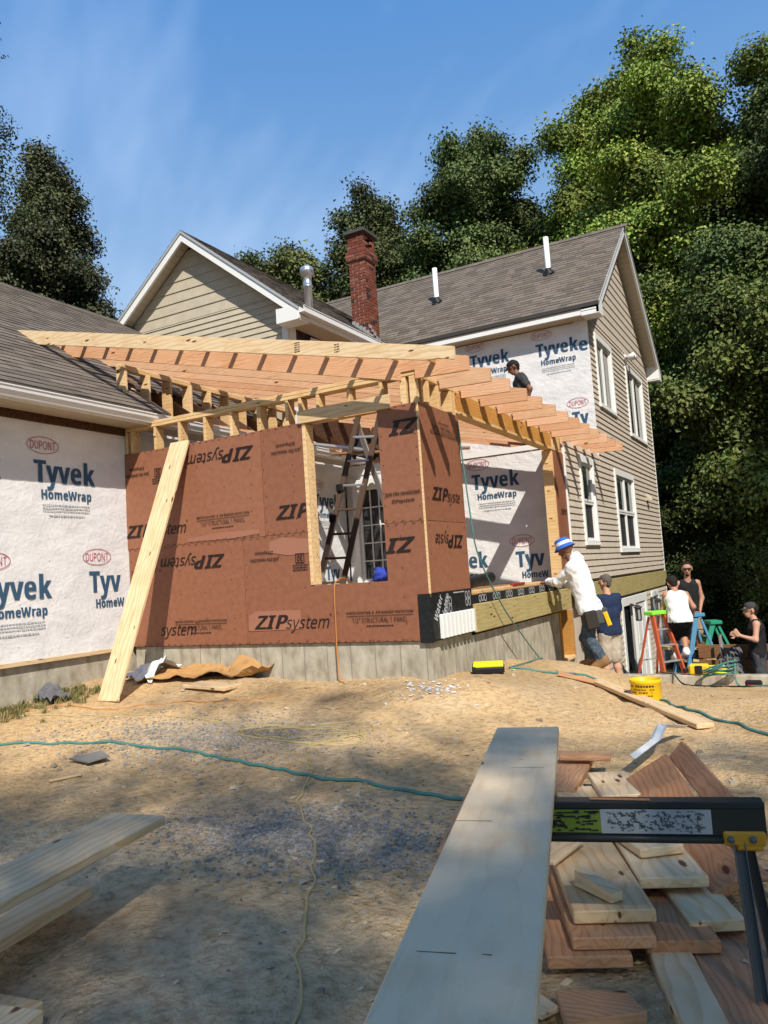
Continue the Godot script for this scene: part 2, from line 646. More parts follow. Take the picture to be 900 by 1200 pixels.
func siding(parent: Node, frame: Transform3D, y0: float, y1: float, expo: float, span: Callable, holes: Array, m: Material, called := "siding_board") -> void:
	# lapped boards in a frame whose x runs along the wall, y up and z out; holes are Rect2 in x and y
	var y := y0
	while y < y1 - 0.02:
		var top := minf(y + expo, y1)
		var lo: Vector2 = span.call(y)
		var hi: Vector2 = span.call(top)
		var cuts := [[lo.x, hi.x]]
		var ends := []
		for h in holes:
			var r: Rect2 = h
			if y + expo * 0.5 > r.position.y and y + expo * 0.5 < r.end.y:
				ends.append(r)
		ends.sort_custom(func(p, q): return p.position.x < q.position.x)
		var from := Vector2(lo.x, hi.x)
		var segs := []
		for r in ends:
			if r.position.x > from.x:
				segs.append([from, Vector2(r.position.x, r.position.x)])
			from = Vector2(r.end.x, r.end.x)
		segs.append([from, Vector2(lo.y, hi.y)])
		for s in segs:
			var a: Vector2 = s[0]
			var b: Vector2 = s[1]
			if b.x - a.x < 0.03 or b.y - a.y < -0.05:
				continue
			var mid := Vector3((a.x + b.x) / 2, y, 0)
			var st := begin()
			var p := []
			for k in [[y, 0.0, 0.028 if expo < 0.15 else 0.024], [top + 0.012, -0.004, 0.006]]:
				var first: bool = k[0] == y
				var u0 := a.x if first else a.y
				var u1 := b.x if first else maxf(b.y, a.y + 0.01)
				for q in [[u0, k[1]], [u1, k[1]], [u1, k[2]], [u0, k[2]]]:
					p.append(Vector3(q[0], k[0], q[1]) - mid)
			hexa(st, p)
			put(parent, called, done(st), m, frame * Transform3D(Basis(), mid))
		y += expo


func shingles(parent: Node, origin: Vector3, u: Vector3, s: Vector3, length: float, rise: float, span: Callable, tint: Color, called := "shingles") -> void:
	# courses of separate tabs, each lapping the one below
	var n := u.cross(s).normalized()
	if n.y < 0.0:
		n = -n
	var st := begin()
	var expo := 0.142
	var row := 0
	var y := 0.0
	while y < rise:
		var lim: Vector2 = span.call(y)
		var x := lim.x - rng.randf() * 0.2
		while x < lim.y:
			var w := rng.randf_range(0.14, 0.34)
			var a := maxf(x, lim.x)
			var b := minf(x + w - 0.006, lim.y)
			if b - a > 0.02:
				var t := rng.randf_range(0.009, 0.015)
				var l := rng.randf_range(0.72, 1.2)
				var top := minf(y + expo + 0.02, rise)
				st.set_color(Color(tint.r * l, tint.g * l * rng.randf_range(0.97, 1.02), tint.b * l * rng.randf_range(0.93, 1.04)))
				var p := [origin + u * a + s * y, origin + u * b + s * y, origin + u * b + s * y + n * t, origin + u * a + s * y + n * t, origin + u * b + s * top + n * 0.002, origin + u * a + s * top + n * 0.002]
				var below := origin + u * (a + b) / 2 + s * (y + 0.05) - n
				quad(st, p[3], p[2], p[4], p[5], below)
				quad(st, p[0], p[1], p[2], p[3], origin + u * (a + b) / 2 + s * (y + 0.05))
				tri(st, p[0], p[3], p[5], origin + u * (a + b) / 2 + s * (y + 0.05))
				tri(st, p[1], p[2], p[4], origin + u * (a + b) / 2 + s * (y + 0.05))
			x += w
		y += expo
		row += 1
	st.generate_normals()
	put(parent, called, st.commit(), M.shingle, Transform3D(), "stuff")


func slab(parent: Node, called: String, m: Material, corners: Array, down: Vector3) -> MeshInstance3D:
	# four corners of a top face and its thickness
	var c := Vector3.ZERO
	for v in corners:
		c += v / 4.0
	var p := []
	for v in corners:
		p.append(v + down - c)
	for v in corners:
		p.append(v - c)
	var st := begin()
	hexa(st, p)
	return put(parent, called, done(st), m, Transform3D(Basis(), c))


func window(parent: Node, frame: Transform3D, r: Rect2, lights: int, rail: bool, trim := 0.07, called := "window", grille := Vector2i(0, 0), inner := 0.045) -> MeshInstance3D:
	# a window in a frame with x along the wall, y up, z out: casing, sashes, panes
	var c := Vector3(r.get_center().x, r.position.y, 0)
	var f := frame * Transform3D(Basis(), c)
	var w := r.size.x / 2
	var h := r.size.y
	var st := begin()
	for b in [[-w, 0.0, -w + trim, h], [w - trim, 0.0, w, h], [-w + trim, h - trim * 1.4, w - trim, h], [-w + trim, 0.0, w - trim, trim * 0.7]]:
		bx(st, Vector3(b[0], b[1], -0.05), Vector3(b[2], b[3], 0.035), 0.006)
	bx(st, Vector3(-w - 0.02, -0.03, -0.01), Vector3(w + 0.02, -0.002, 0.05), 0.005)
	var win := put(parent, called, done(st), M.white_trim, f)
	var y0 := trim * 0.7
	var y1 := h - trim * 1.4
	var lw := (2 * w - 2 * trim) / lights
	for i in lights:
		var x0 := -w + trim + lw * i
		var x1 := x0 + lw
		var parts := [[y0, y1]] if not rail else [[y0, (y0 + y1) / 2], [(y0 + y1) / 2, y1]]
		for k in parts.size():
			var a: float = parts[k][0]
			var b: float = parts[k][1]
			var back := -0.025 if rail and k == 1 else -0.04
			if rail and k == 0:
				back = -0.035
			var sst := begin()
			for q in [[x0, a, x0 + inner, b], [x1 - inner, a, x1, b], [x0 + inner, b - inner, x1 - inner, b], [x0 + inner, a, x1 - inner, a + inner]]:
				bx(sst, Vector3(q[0], q[1], back - 0.02), Vector3(q[2], q[3], back + 0.03), 0.004)
			if grille.x > 0:
				for g in range(1, grille.x):
					var gxp := x0 + inner + (lw - 2 * inner) * g / grille.x
					bx(sst, Vector3(gxp - 0.011, a + inner, back - 0.004), Vector3(gxp + 0.011, b - inner, back + 0.014))
				for g in range(1, grille.y):
					var gyp := a + inner + (b - a - 2 * inner) * g / grille.y
					bx(sst, Vector3(x0 + inner, gyp - 0.011, back - 0.005), Vector3(x1 - inner, gyp + 0.011, back + 0.015))
			put(win, "sash", done(sst), M.white_trim, f)
			put(win, "pane", box(Vector3(x0 + inner - 0.004, a + inner - 0.004, back - 0.012), Vector3(x1 - inner + 0.004, b - inner + 0.004, back - 0.007)), M.window_glass if grille.x > 0 or k == 1 or not rail else M.screen_mesh, f)
	return win


func wrap_sheet(parent: Node, frame: Transform3D, x0: float, y0: float, x1: float, y1: float, sd: int) -> MeshInstance3D:
	# house wrap pulled over the wall: long slack folds, shallow
	var n := noise(1.0, 4, sd)
	n.fractal_type = FastNoiseLite.FRACTAL_RIDGED
	var w := noise(1.0, 3, sd + 1)
	var h := func(x: float, y: float) -> float:
		var a := w.get_noise_2d(x * 0.9, y * 0.9)
		return 0.0055 * n.get_noise_2d(x * 0.9 + a * 0.6, y * 3.2 + a * 2.0 + x * 0.35) + 0.003 * w.get_noise_2d(x * 7.0, y * 12.0) - 0.006
	var st := SurfaceTool.new()
	st.begin(Mesh.PRIMITIVE_TRIANGLES)
	var nx := int((x1 - x0) / 0.045)
	var ny := int((y1 - y0) / 0.03)
	for j in ny + 1:
		for i in nx + 1:
			var x := lerpf(x0, x1, float(i) / nx)
			var y := lerpf(y0, y1, float(j) / ny)
			st.add_vertex(Vector3(x, y, h.call(x, y)))
	for j in ny:
		for i in nx:
			var a := j * (nx + 1) + i
			for k in [a, a + nx + 1, a + 1, a + 1, a + nx + 1, a + nx + 2]:
				st.add_index(k)
	st.generate_normals()
	var o := put(parent, "wrap_wall", st.commit(), M.wrap, frame)
	# cap nails in rows
	var cn := begin()
	var y := y0 + 0.2
	while y < y1:
		var x := x0 + 0.2 + 0.2 * (int(y * 10.0) % 2)
		while x < x1:
			var c := Vector3(x + rng.randf_range(-0.03, 0.03), y + rng.randf_range(-0.03, 0.03), 0.0)
			for k in 6:
				tri(cn, c + Vector3(0, 0, 0.003), c + Vector3(cos(TAU * k / 6) * 0.011, sin(TAU * k / 6) * 0.011, 0.001), c + Vector3(cos(TAU * (k + 1) / 6) * 0.011, sin(TAU * (k + 1) / 6) * 0.011, 0.001), c - Vector3(0, 0, 1))
			x += 0.61
		y += 0.46
	put(o, "cap_nails", done(cn), M.white_trim, frame, "stuff")
	return o


func wrap_logo(parent: Node, frame: Transform3D, at: Vector2, k := 1.0, word := "Tyvek", second := "HomeWrap", oval := true, small := true) -> void:
	# the maker's print on the house wrap; at is the middle of the whole word
	var st := SurfaceTool.new()
	st.begin(Mesh.PRIMITIVE_TRIANGLES)
	var full := 0.85 * k
	var widths := {"Tyvek": 1.0, "yvek": 0.80, "Tyv": 0.56, "ek": 0.40, "Ty": 0.37, "e": 0.19, "k": 0.2}
	var ww: float = full * widths[word]
	var cx := at.x
	if word in ["yvek", "ek", "k"]:
		cx = at.x + full / 2 - ww / 2
	elif word != "Tyvek":
		cx = at.x - full / 2 + ww / 2
	letters(st, word, 0.255 * k, Vector2(cx, at.y), "heavy", ww)
	if second:
		var sw := 0.70 * k * (second.length() / 8.0)
		var sx := at.x - 0.35 * k + sw / 2 + 0.01
		if word in ["yvek", "ek"]:
			sx = at.x + 0.35 * k - sw / 2
		letters(st, second, 0.105 * k, Vector2(sx, at.y - 0.262 * k), "heavy", sw)
	print_on(parent, st, M.wrap_blue, frame)
	if oval:
		var so := SurfaceTool.new()
		so.begin(Mesh.PRIMITIVE_TRIANGLES)
		so.set_smooth_group(-1)
		var oc := Vector2(at.x - 0.30 * k, at.y + 0.30 * k)
		ring(so, oc, 0.215 * k, 0.10 * k, 0.008 * k)
		letters(so, "DUPONT", 0.095 * k, oc, "regular", 0.34 * k)
		print_on(parent, so, M.wrap_red, frame)
	if small and second.length() > 5:
		var ss := SurfaceTool.new()
		ss.begin(Mesh.PRIMITIVE_TRIANGLES)
		for i in 3:
			dashes(ss, Vector2(at.x, at.y - (0.385 + 0.035 * i) * k), 0.66 * k, 0.016 * k)
		dashes(ss, Vector2(at.x, at.y - 0.51 * k), 0.5 * k, 0.022 * k)
		print_on(parent, ss, M.wrap_small, frame, "small_print").set_meta("kind", "stuff")


# ---------------------------------------------------------------- the old wing on the left

func make_side_wing() -> void:
	var t := thing("house_wing", "low grey roofed wing on the left with white wrapped wall and white gutter", "building", Vector3(-9.5, 0.4, -5))
	var wx := -7.59
	plate(t, "foundation", M.concrete, rect(-1.5, -0.6, 12.6, 0.69), 0.25, facing_x(wx - 0.16))
	var wall := wrap_sheet(t, facing_x(wx), -1.5, 0.71, 12.62, 3.54, 701)
	plate(t, "wall_core", M.dark_gap, rect(-1.4, 0.70, 12.55, 3.52), 0.12, facing_x(wx - 0.08))
	beam(t, "sill_board", M.pale_board[3], Vector3(wx + 0.012, 0.705, 1.4), Vector3(wx + 0.012, 0.705, -7.16), 0.02, 0.05)
	var f := facing_x(wx + 0.002)
	wrap_logo(wall, f, Vector2(6.27, 2.84))
	wrap_logo(wall, f, Vector2(5.60, 1.52))
	wrap_logo(wall, f, Vector2(6.99, 1.55), 1.0, "Tyv", "HomeW")
	wrap_logo(wall, f, Vector2(5.0, 2.84))
	wrap_logo(wall, f, Vector2(11.96, 2.80), 0.95)
	wrap_logo(wall, f, Vector2(12.2, 1.5), 0.95, "Tyv", "Home")
	# eaves
	plate(t, "frieze_board", M.brown_sheathing, rect(-1.5, 3.40, 7.2, 3.50), 0.02, facing_x(wx + 0.012))
	put(t, "soffit", box(Vector3(wx + 0.02, 3.50, 1.5), Vector3(-7.2, 3.515, -12.6)), M.soffit)
	var gut := begin()
	var prof := [Vector2(0, 0), Vector2(0.075, 0.0), Vector2(0.085, 0.025), Vector2(0.11, 0.06), Vector2(0.115, 0.10), Vector2(0.125, 0.105), Vector2(0.125, 0.118), Vector2(0.108, 0.118), Vector2(0.10, 0.06), Vector2(0.07, 0.02), Vector2(0.012, 0.012), Vector2(0.012, 0.118), Vector2(0, 0.118)]
	for i in prof.size():
		var p: Vector2 = prof[i]
		var q: Vector2 = prof[(i + 1) % prof.size()]
		quad(gut, Vector3(p.x, p.y, 0), Vector3(q.x, q.y, 0), Vector3(q.x, q.y, -14.1), Vector3(p.x, p.y, -14.1), Vector3(0.05, 0.06, -7) if i < 6 else Vector3(0.05, 0.3, -7))
	put(t, "gutter", done(gut), M.gutter, Transform3D(Basis(), Vector3(-7.17, 3.50, 1.5)))
	put(t, "fascia", box(Vector3(-7.20, 3.49, 1.5), Vector3(-7.172, 3.64, -12.6), 0.003), M.white_trim)
	# roof
	var m := 0.69
	var s := Vector3(-1, m, 0).normalized()
	var e := Vector3(-7.1, 3.655, 0)
	var top := Vector3(-11.55, 3.655 + m * 4.45, 0)
	var rise := e.distance_to(top)
	var cutoff := 0.85 * sqrt(1 + m * m)
	slab(t, "roof_deck", M.roof_deck, [e + Vector3(0, 0, 1.7), top + Vector3(0, 0, 1.7), top + Vector3(0, 0, -7.45), e + Vector3(0, 0, -7.45)], Vector3(0, -0.05, 0))
	slab(t, "roof_deck", M.roof_deck, [e + s * cutoff + Vector3(0, 0, -7.45), top + Vector3(0, 0, -7.45), top + Vector3(0, 0, -11.19), e + s * cutoff + Vector3(0, 0, -11.19)], Vector3(0, -0.05, 0))
	slab(t, "roof_deck", M.roof_deck, [top + Vector3(0, 0, 1.7), Vector3(-16, 3.655, 1.7), Vector3(-16, 3.655, -11.19), top + Vector3(0, 0, -11.19)], Vector3(0, -0.05, 0))
	var n := Vector3(m, 1, 0).normalized()
	shingles(t, e + n * 0.002, Vector3(0, 0, -1), s, 12.9, rise, func(y): return Vector2(-1.7, 7.42 if y < cutoff else 11.19), Color(0.24, 0.2, 0.165), "shingles")
	var cap := begin()
	var z := 1.7
	while z > -11.1:
		var l := rng.randf_range(0.8, 1.15)
		cap.set_color(Color(0.2 * l, 0.165 * l, 0.135 * l))
		hexa(cap, [top + Vector3(0.16, -0.10, z), top + Vector3(0.16, -0.10, z - 0.16), top + Vector3(0, 0.02, z - 0.16), top + Vector3(0, 0.02, z), top + Vector3(0.165, -0.085, z), top + Vector3(0.165, -0.094, z - 0.16), top + Vector3(0, 0.03, z - 0.16), top + Vector3(0, 0.042, z)])
		z -= 0.15
	put(t, "ridge_cap", done(cap), M.shingle, Transform3D(), "stuff")
	# where the roof edge has been torn away its old rafters show
	for i in 9:
		var zz := -7.62 - 0.6 * i
		beam(t, "old_rafter", any("old_wood") if i % 3 == 1 else any("fir"), Vector3(-7.22, 3.63, zz), Vector3(-8.4, 3.63 + 1.18 * m, zz), 0.04, 0.15)
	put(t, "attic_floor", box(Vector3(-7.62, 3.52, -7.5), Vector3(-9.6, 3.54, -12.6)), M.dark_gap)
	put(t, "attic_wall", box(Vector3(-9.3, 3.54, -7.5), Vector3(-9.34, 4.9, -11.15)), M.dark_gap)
	plate(t, "gable_end", M.siding, PackedVector2Array([Vector2(-16, 3.6), Vector2(-7.3, 3.6), Vector2(-11.55, 6.6)]), 0.1, facing_z(1.5))
	plate(t, "end_wall", M.siding, rect(-15.9, 0.4, -7.7, 3.6), 0.1, facing_z(1.3))
	plate(t, "rear_wall", M.siding, rect(-1.4, 0.0, 12.6, 3.6), 0.1, facing_x(-15.9))
	# torn flashing and felt along the cut edge
	for i in 26:
		var zz := -7.45 - rng.randf() * 4.0
		var yy := 4.26 + rng.randf_range(-0.05, 0.1)
		var p := Vector3(-7.97 + rng.randf_range(-0.05, 0.12), yy - 0.02, zz)
		var st := begin()
		var l := rng.randf_range(0.12, 0.4)
		hexa(st, [Vector3(0, 0, 0), Vector3(0.16, -0.1, 0.02), Vector3(0.14, -0.12, -l), Vector3(0, 0, -l), Vector3(0, 0.008, 0), Vector3(0.16, -0.092, 0.02), Vector3(0.14, -0.112, -l), Vector3(0, 0.008, -l)])
		put(t, "torn_felt", done(st), M.black_membrane if i % 3 else any("old_wood"), Transform3D(Basis(Vector3(0, 1, 0), rng.randf_range(-0.4, 0.4)), p))


# ---------------------------------------------------------------- the gabled block in the middle

func make_gable_wing() -> void:
	var t := thing("gabled_house", "beige sided front gable with white rake boards between low wing and brick chimney", "building", Vector3(-9.8, 3.5, -13.5))
	var zg := -11.2
	var rx := -9.8
	var ry := 8.12
	var k := 0.8
	var under := func(y: float) -> Vector2:
		return Vector2(rx - (ry - 0.16 - y) / k, rx + (ry - 0.16 - y) / k)
	var lim := func(y: float) -> Vector2:
		var q: Vector2 = under.call(y)
		return Vector2(maxf(q.x, -11.9), minf(q.y, -7.82))
	plate(t, "front_wall", M.siding_old, PackedVector2Array([Vector2(-11.92, 3.6), Vector2(-7.72, 3.6), Vector2(-7.72, 6.2), Vector2(rx, ry - 0.2), Vector2(-11.92, 6.2)]), 0.1, facing_z(zg - 0.06))
	siding(t, facing_z(zg), 5.0, 6.5, 0.113, lim, [], M.siding_old)
	siding(t, facing_z(zg), 6.5, 7.86, 0.205, lim, [], M.siding_old)
	boxp(t, "corner_board", M.white_trim, Vector3(-7.82, 4.6, zg - 0.03), Vector3(-7.70, 6.12, zg + 0.03))
	# side wall over the low roof, stripped to old sheathing and felt
	plate(t, "side_wall", M.brown_sheathing, rect(11.25, 3.55, 15.4, 6.15), 0.08, facing_x(-7.76))
	plate(t, "bare_board", M.white_trim, rect(11.24, 3.7, 11.42, 6.1), 0.03, facing_x(-7.705))
	var edges := PackedVector2Array()
	for i in 30:
		var a := TAU * i / 30.0
		edges.append(Vector2(12.35 + 0.85 * cos(a) + 0.1 * sin(a * 7.0), 5.62 + 0.36 * sin(a) + 0.07 * cos(a * 5.0)))
	plate(t, "black_felt", M.black_membrane, edges, 0.012, facing_x(-7.712))
	plate(t, "bare_patch", M.brown_sheathing, PackedVector2Array([Vector2(11.75, 5.4), Vector2(12.5, 5.36), Vector2(12.66, 5.62), Vector2(12.2, 5.78), Vector2(11.82, 5.7)]), 0.012, facing_x(-7.70))
	plate(t, "torn_wrap", M.wrap, PackedVector2Array([Vector2(11.8, 5.68), Vector2(12.05, 5.6), Vector2(12.3, 5.72), Vector2(12.22, 5.88), Vector2(11.9, 5.86)]), 0.01, facing_x(-7.69))
	plate(t, "frieze_board", M.siding, rect(11.5, 5.98, 15.3, 6.12), 0.03, facing_x(-7.70))
	# roof
	for sd: float in [1.0, -1.0]:
		var s := Vector3(-sd, k, 0).normalized()
		var e := Vector3(rx + sd * 2.55, ry - 2.55 * k, 0)
		var back := -15.6
		var top := Vector3(rx, ry, 0)
		slab(t, "roof_deck", M.roof_deck, [e + Vector3(0, 0, -10.9), top + Vector3(0, 0, -10.9), top + Vector3(0, 0, -17.4), e + Vector3(0, 0, back)], Vector3(0, -0.1, 0))
		var rise := e.distance_to(top)
		shingles(t, e + Vector3(0, 0.004, 0), Vector3(0, 0, -1), s, 7.0, rise, func(y): return Vector2(10.87, 15.4 + 2.0 * y / rise), Color(0.205, 0.168, 0.137))
		# rake: shingle edge, white board with a lower bead, soffit
		for b in [[0.0, 0.055, 0.02, M.rake_grey], [-0.055, 0.15, 0.0, M.white_trim]]:
			var st := begin()
			var z0: float = -10.885 + b[2]
			var d := Vector3(0, -0.006 + b[0], 0)
			var h := Vector3(0, -b[1], 0)
			hexa(st, [e + d + h + Vector3(0, 0, z0), top + d + h + Vector3(0, 0, z0), top + d + h + Vector3(0, 0, -10.93), e + d + h + Vector3(0, 0, -10.93), e + d + Vector3(0, 0, z0), top + d + Vector3(0, 0, z0), top + d + Vector3(0, 0, -10.93), e + d + Vector3(0, 0, -10.93)])
			put(t, "rake_board", done(st), b[3])
		slab(t, "soffit", M.soffit, [e + Vector3(0, -0.115, -10.9), top + Vector3(0, -0.115, -10.9), top + Vector3(0, -0.115, -11.19), e + Vector3(0, -0.115, -11.19)], Vector3(0, -0.015, 0))
		var g := begin()
		for i in 22:
			var p := e.lerp(top, (i + 0.5) / 22.0) + Vector3(0, -0.134, 0)
			bx(g, p + Vector3(-0.006, -0.004, -10.93), p + Vector3(0.006, 0.003, -11.18))
		put(t, "soffit_joint", done(g), M.siding_old, Transform3D(), "stuff")
		# eave
		var x0 := rx + sd * 2.55
		boxp(t, "eave_board", M.white_trim, Vector3(x0 - sd * 0.01, 5.90, -10.9), Vector3(x0 - sd * 0.05, 6.06, -15.5))
		put(t, "eave_soffit", box(Vector3(x0 - sd * 0.05, 5.905, -10.92), Vector3(rx + sd * 2.1, 5.92, -15.5)), M.soffit)
		if sd > 0:
			var gt := begin()
			for q in [[0.0, 0.012, 0.0, 0.10], [0.012, 0.09, 0.0, 0.012], [0.09, 0.105, 0.0, 0.11], [0.085, 0.118, 0.098, 0.113]]:
				bx(gt, Vector3(x0 + q[0], 5.97 + q[2], -10.9), Vector3(x0 + q[1], 5.97 + q[3], -14.9), 0.004)
			put(t, "gutter", done(gt), M.gutter)
			# boxed return
			var st := begin()
			hexa(st, [Vector3(x0 - 0.02, 5.86, -10.88), Vector3(x0 - 0.47, 5.86, -10.88), Vector3(x0 - 0.47, 5.86, -11.22), Vector3(x0 - 0.02, 5.86, -11.22), Vector3(x0 - 0.02, 6.10, -10.88), Vector3(x0 - 0.47, 6.12, -10.88), Vector3(x0 - 0.47, 6.12, -11.22), Vector3(x0 - 0.02, 6.10, -11.22)])
			put(t, "eave_return", done(st), M.white_trim)
	plate(t, "left_wall", M.siding_old, rect(11.2, 3.6, 15.4, 6.1), 0.1, facing_x(-11.86))
	# vent pipe on the right slope
	var v := begin()
	v.set_smooth_group(0)
	lathe(v, [Vector2(0.078, -0.5), Vector2(0.078, 0.28), Vector2(0.10, 0.285), Vector2(0.10, 0.31), Vector2(0.08, 0.315), Vector2(0.08, 0.52), Vector2(0.13, 0.525), Vector2(0.13, 0.66), Vector2(0.02, 0.73), Vector2(0.0, 0.73)], 20)
	put(t, "vent_pipe", done(v), M.galvanised, Transform3D(Basis(), Vector3(-7.85, 6.64, -12.15)))
	make_chimney()


func make_chimney() -> void:
	var base := Vector3(-7.99, 6.1, -14.6)
	var t := thing("chimney", "red brick chimney with dark stone cap and lead flashing behind the gable eave", "chimney", base)
	var w := 0.40
	var d := 0.48
	var core := begin()
	bx(core, Vector3(-w / 2 + 0.012, 0, -d / 2 + 0.012), Vector3(w / 2 - 0.012, 2.3, d / 2 - 0.012))
	bx(core, Vector3(-w / 2 - 0.03, 2.14, -d / 2 - 0.03), Vector3(w / 2 + 0.03, 2.28, d / 2 + 0.03))
	put(t, "mortar_core", done(core), M.mortar, Transform3D(Basis(), base))
	var st := begin()
	var y := 0.5
	var row := 0
	while y < 2.72:
		var grow := 0.0
		if y > 2.10 and y < 2.3:
			grow = 0.045
		var open := y > 2.40
		for side in 4:
			var l := (w if side % 2 == 0 else d) + grow * 2
			var x := -l / 2 - (0.1 if row % 2 else 0.0)
			while x < l / 2 - 0.01:
				var a := maxf(x, -l / 2)
				var b := minf(x + 0.19, l / 2)
				if b - a > 0.03 and not (open and (side == 1 or side == 3) and absf((a + b) / 2) < d * 0.28):
					var q := rng.randf()
					var c := Color(0.29, 0.09, 0.056).lerp(Color(0.20, 0.064, 0.044), rng.randf())
					if q > 0.88:
						c = Color(0.065, 0.04, 0.036)
					elif q > 0.75:
						c = Color(0.35, 0.14, 0.09)
					st.set_color(c)
					var out := (d if side % 2 == 0 else w) / 2 + grow + rng.randf_range(-0.002, 0.003)
					var bs := Basis(Vector3.UP, PI / 2 * side)
					var pts := []
					for yy in [y, y + 0.056]:
						for p in [[a + 0.004, out - 0.05], [b - 0.005, out - 0.05], [b - 0.005, out], [a + 0.004, out]]:
							pts.append(bs * Vector3(p[0], yy, p[1]))
					hexa(st, pts)
				x += 0.2
		y += 0.066
		row += 1
	st.generate_normals()
	put(t, "brick", st.commit(), M.brick, Transform3D(Basis(), base), "stuff")
	boxp(t, "cap", M.cap_stone, base + Vector3(-0.265, 2.72, -0.31), base + Vector3(0.265, 2.80, 0.31), 0.01)
	boxp(t, "flue", M.dark_gap, base + Vector3(-0.16, 2.3, -0.22), base + Vector3(0.16, 2.5, 0.22), 0.01)
	var fl := begin()
	for i in 5:
		bx(fl, Vector3(w / 2 + 0.004, 0.35 + 0.06 * i, -0.24 + 0.096 * i - 0.01), Vector3(w / 2 + 0.012, 0.46 + 0.05 * i - 0.03 * (i % 2), -0.24 + 0.096 * i + 0.10))
		bx(fl, Vector3(-w / 2 + 0.08 * i, 0.3, d / 2 + 0.004), Vector3(-w / 2 + 0.08 * i + 0.085, 0.80 - 0.064 * i + 0.02 * (i % 2), d / 2 + 0.012))
	put(t, "flashing", done(fl), M.slate_lead, Transform3D(Basis(), base))


# ---------------------------------------------------------------- the two storey block on the right

func make_main_house() -> void:
	var t := thing("main_house", "two storey beige sided house with grey roof and partly wrapped front on right", "building", Vector3(-7.5, -1.6, -18.45))
	var X := -3.4
	var z0 := 15.2
	var z1 := 21.75
	var k := 0.79
	var apex := Vector2(18.45, 9.18)
	var fx := facing_x(X)
	# walls
	plate(t, "side_wall", M.siding, PackedVector2Array([Vector2(12.66, -1.7), Vector2(z1, -1.7), Vector2(z1, 6.4), Vector2(apex.x, 9.02), Vector2(z0 + 0.02, 6.46), Vector2(z0 + 0.02, 3.4), Vector2(12.66, 3.4)]), 0.10, facing_x(X - 0.125))
	var holes_up := [Rect2(15.67, 4.5, 1.5, 1.5), Rect2(18.66, 4.28, 2.06, 1.7)]
	var holes_low := [Rect2(13.58, 1.72, 1.0, 1.56), Rect2(16.40, 1.58, 2.0, 1.7)]
	siding(t, fx, 1.10, 3.44, 0.1125, func(_y): return Vector2(12.72, z1 - 0.06), holes_low, M.siding)
	siding(t, fx, 3.46, 6.24, 0.1125, func(_y): return Vector2(z0 + 0.05, z1 - 0.06), holes_up, M.siding)
	siding(t, fx, 6.25, 9.0, 0.2, func(y): return Vector2(maxf(z0 + 0.05, apex.x - (9.05 - y) / k), minf(z1 - 0.06, apex.x + (9.05 - y) / k)), [], M.siding)
	siding(t, fx, -1.7, 0.64, 0.1125, func(_y): return Vector2(13.2, z1 - 0.06), [Rect2(15.95, -1.7, 2.75, 2.4), Rect2(19.35, -1.7, 1.0, 2.3)], M.siding)
	boxp(t, "corner_post", M.white_trim, Vector3(X - 0.02, -1.7, -z1 + 0.0), Vector3(X + 0.026, 6.3, -z1 + 0.065))
	boxp(t, "corner_post", M.white_trim, Vector3(X - 0.02, 1.1, -12.715), Vector3(X + 0.024, 3.3, -12.66))
	# ledger board left bare below the siding
	for s in [[12.62, 15.2], [15.2, 19.3], [19.3, 21.78]]:
		beam(t, "ledger_board", any("pressure_treated"), Vector3(X + 0.022, 0.86, -s[0]), Vector3(X + 0.022, 0.86, -s[1] + 0.004), 0.04, 0.37)
	for w in [[holes_up[0], 2, false], [holes_up[1], 2, false], [holes_low[0], 1, true], [holes_low[1], 2, true]]:
		window(t, fx * Transform3D(Basis(), Vector3(0, 0, 0.014)), (w[0] as Rect2).grow(0.005), w[1], w[2], 0.09)
	# front wall: wrapped upper storey
	plate(t, "wall_core", M.dark_gap, rect(-11.0, 3.2, X - 0.0, 6.3), 0.08, facing_z(-15.26))
	var up := wrap_sheet(t, facing_z(-15.2), -11.0, 3.2, X + 0.02, 6.12, 721)
	var fz := facing_z(-15.198)
	wrap_logo(up, fz, Vector2(-5.45, 5.74), 1.0)
	wrap_logo(up, fz, Vector2(-4.02, 5.70), 1.0)
	wrap_logo(up, fz, Vector2(-3.15, 5.66), 1.0, "e", "", false)
	wrap_logo(up, fz, Vector2(-3.40, 4.22), 1.0, "Ty", "")
	plate(t, "bare_header", any("beam_wood"), rect(-11.0, 6.12, X - 0.25, 6.30), 0.06, facing_z(-15.25))
	plate(t, "wrap_strip", M.wrap, rect(X - 0.25, 6.12, X + 0.02, 6.42), 0.1, facing_z(-15.25))
	# lower front wall at the back of the new room, with its window
	plate(t, "wall_core", M.dark_gap, rect(-7.58, 1.12, X - 0.1, 3.32), 0.06, facing_z(-12.70))
	var low := wrap_sheet(t, facing_z(-12.65), -7.58, 1.12, X - 0.1, 3.32, 741)
	var fl := facing_z(-12.648)
	wrap_logo(low, fl, Vector2(-4.60, 2.90), 1.0)
	wrap_logo(low, fl, Vector2(-5.27, 1.55), 1.0, "ek", "rap")
	wrap_logo(low, fl, Vector2(-3.90, 1.52), 1.02, "Tyv", "HomeW")
	window(t, facing_z(-12.65) * Transform3D(Basis(), Vector3(0, 0, 0.07)), Rect2(-7.40, 1.22, 1.42, 1.98), 1, false, 0.10, "window", Vector2i(6, 5), 0.06)
	for p in [[-7.5, 3.30, -5.9, 3.48], [-5.9, 3.33, -3.6, 3.42]]:
		plate(t, "ceiling_edge", M.white_trim, rect(p[0], p[1], p[2], p[3]), 0.05, facing_z(-12.66))
	# joists of the lower roof that are left over the bumped-out room
	for i in 10:
		beam(t, "ceiling_joist", any("fir"), Vector3(-7.4 + 0.43 * i, 3.33, -12.75), Vector3(-7.4 + 0.43 * i, 3.33, -15.18), 0.04, 0.1)
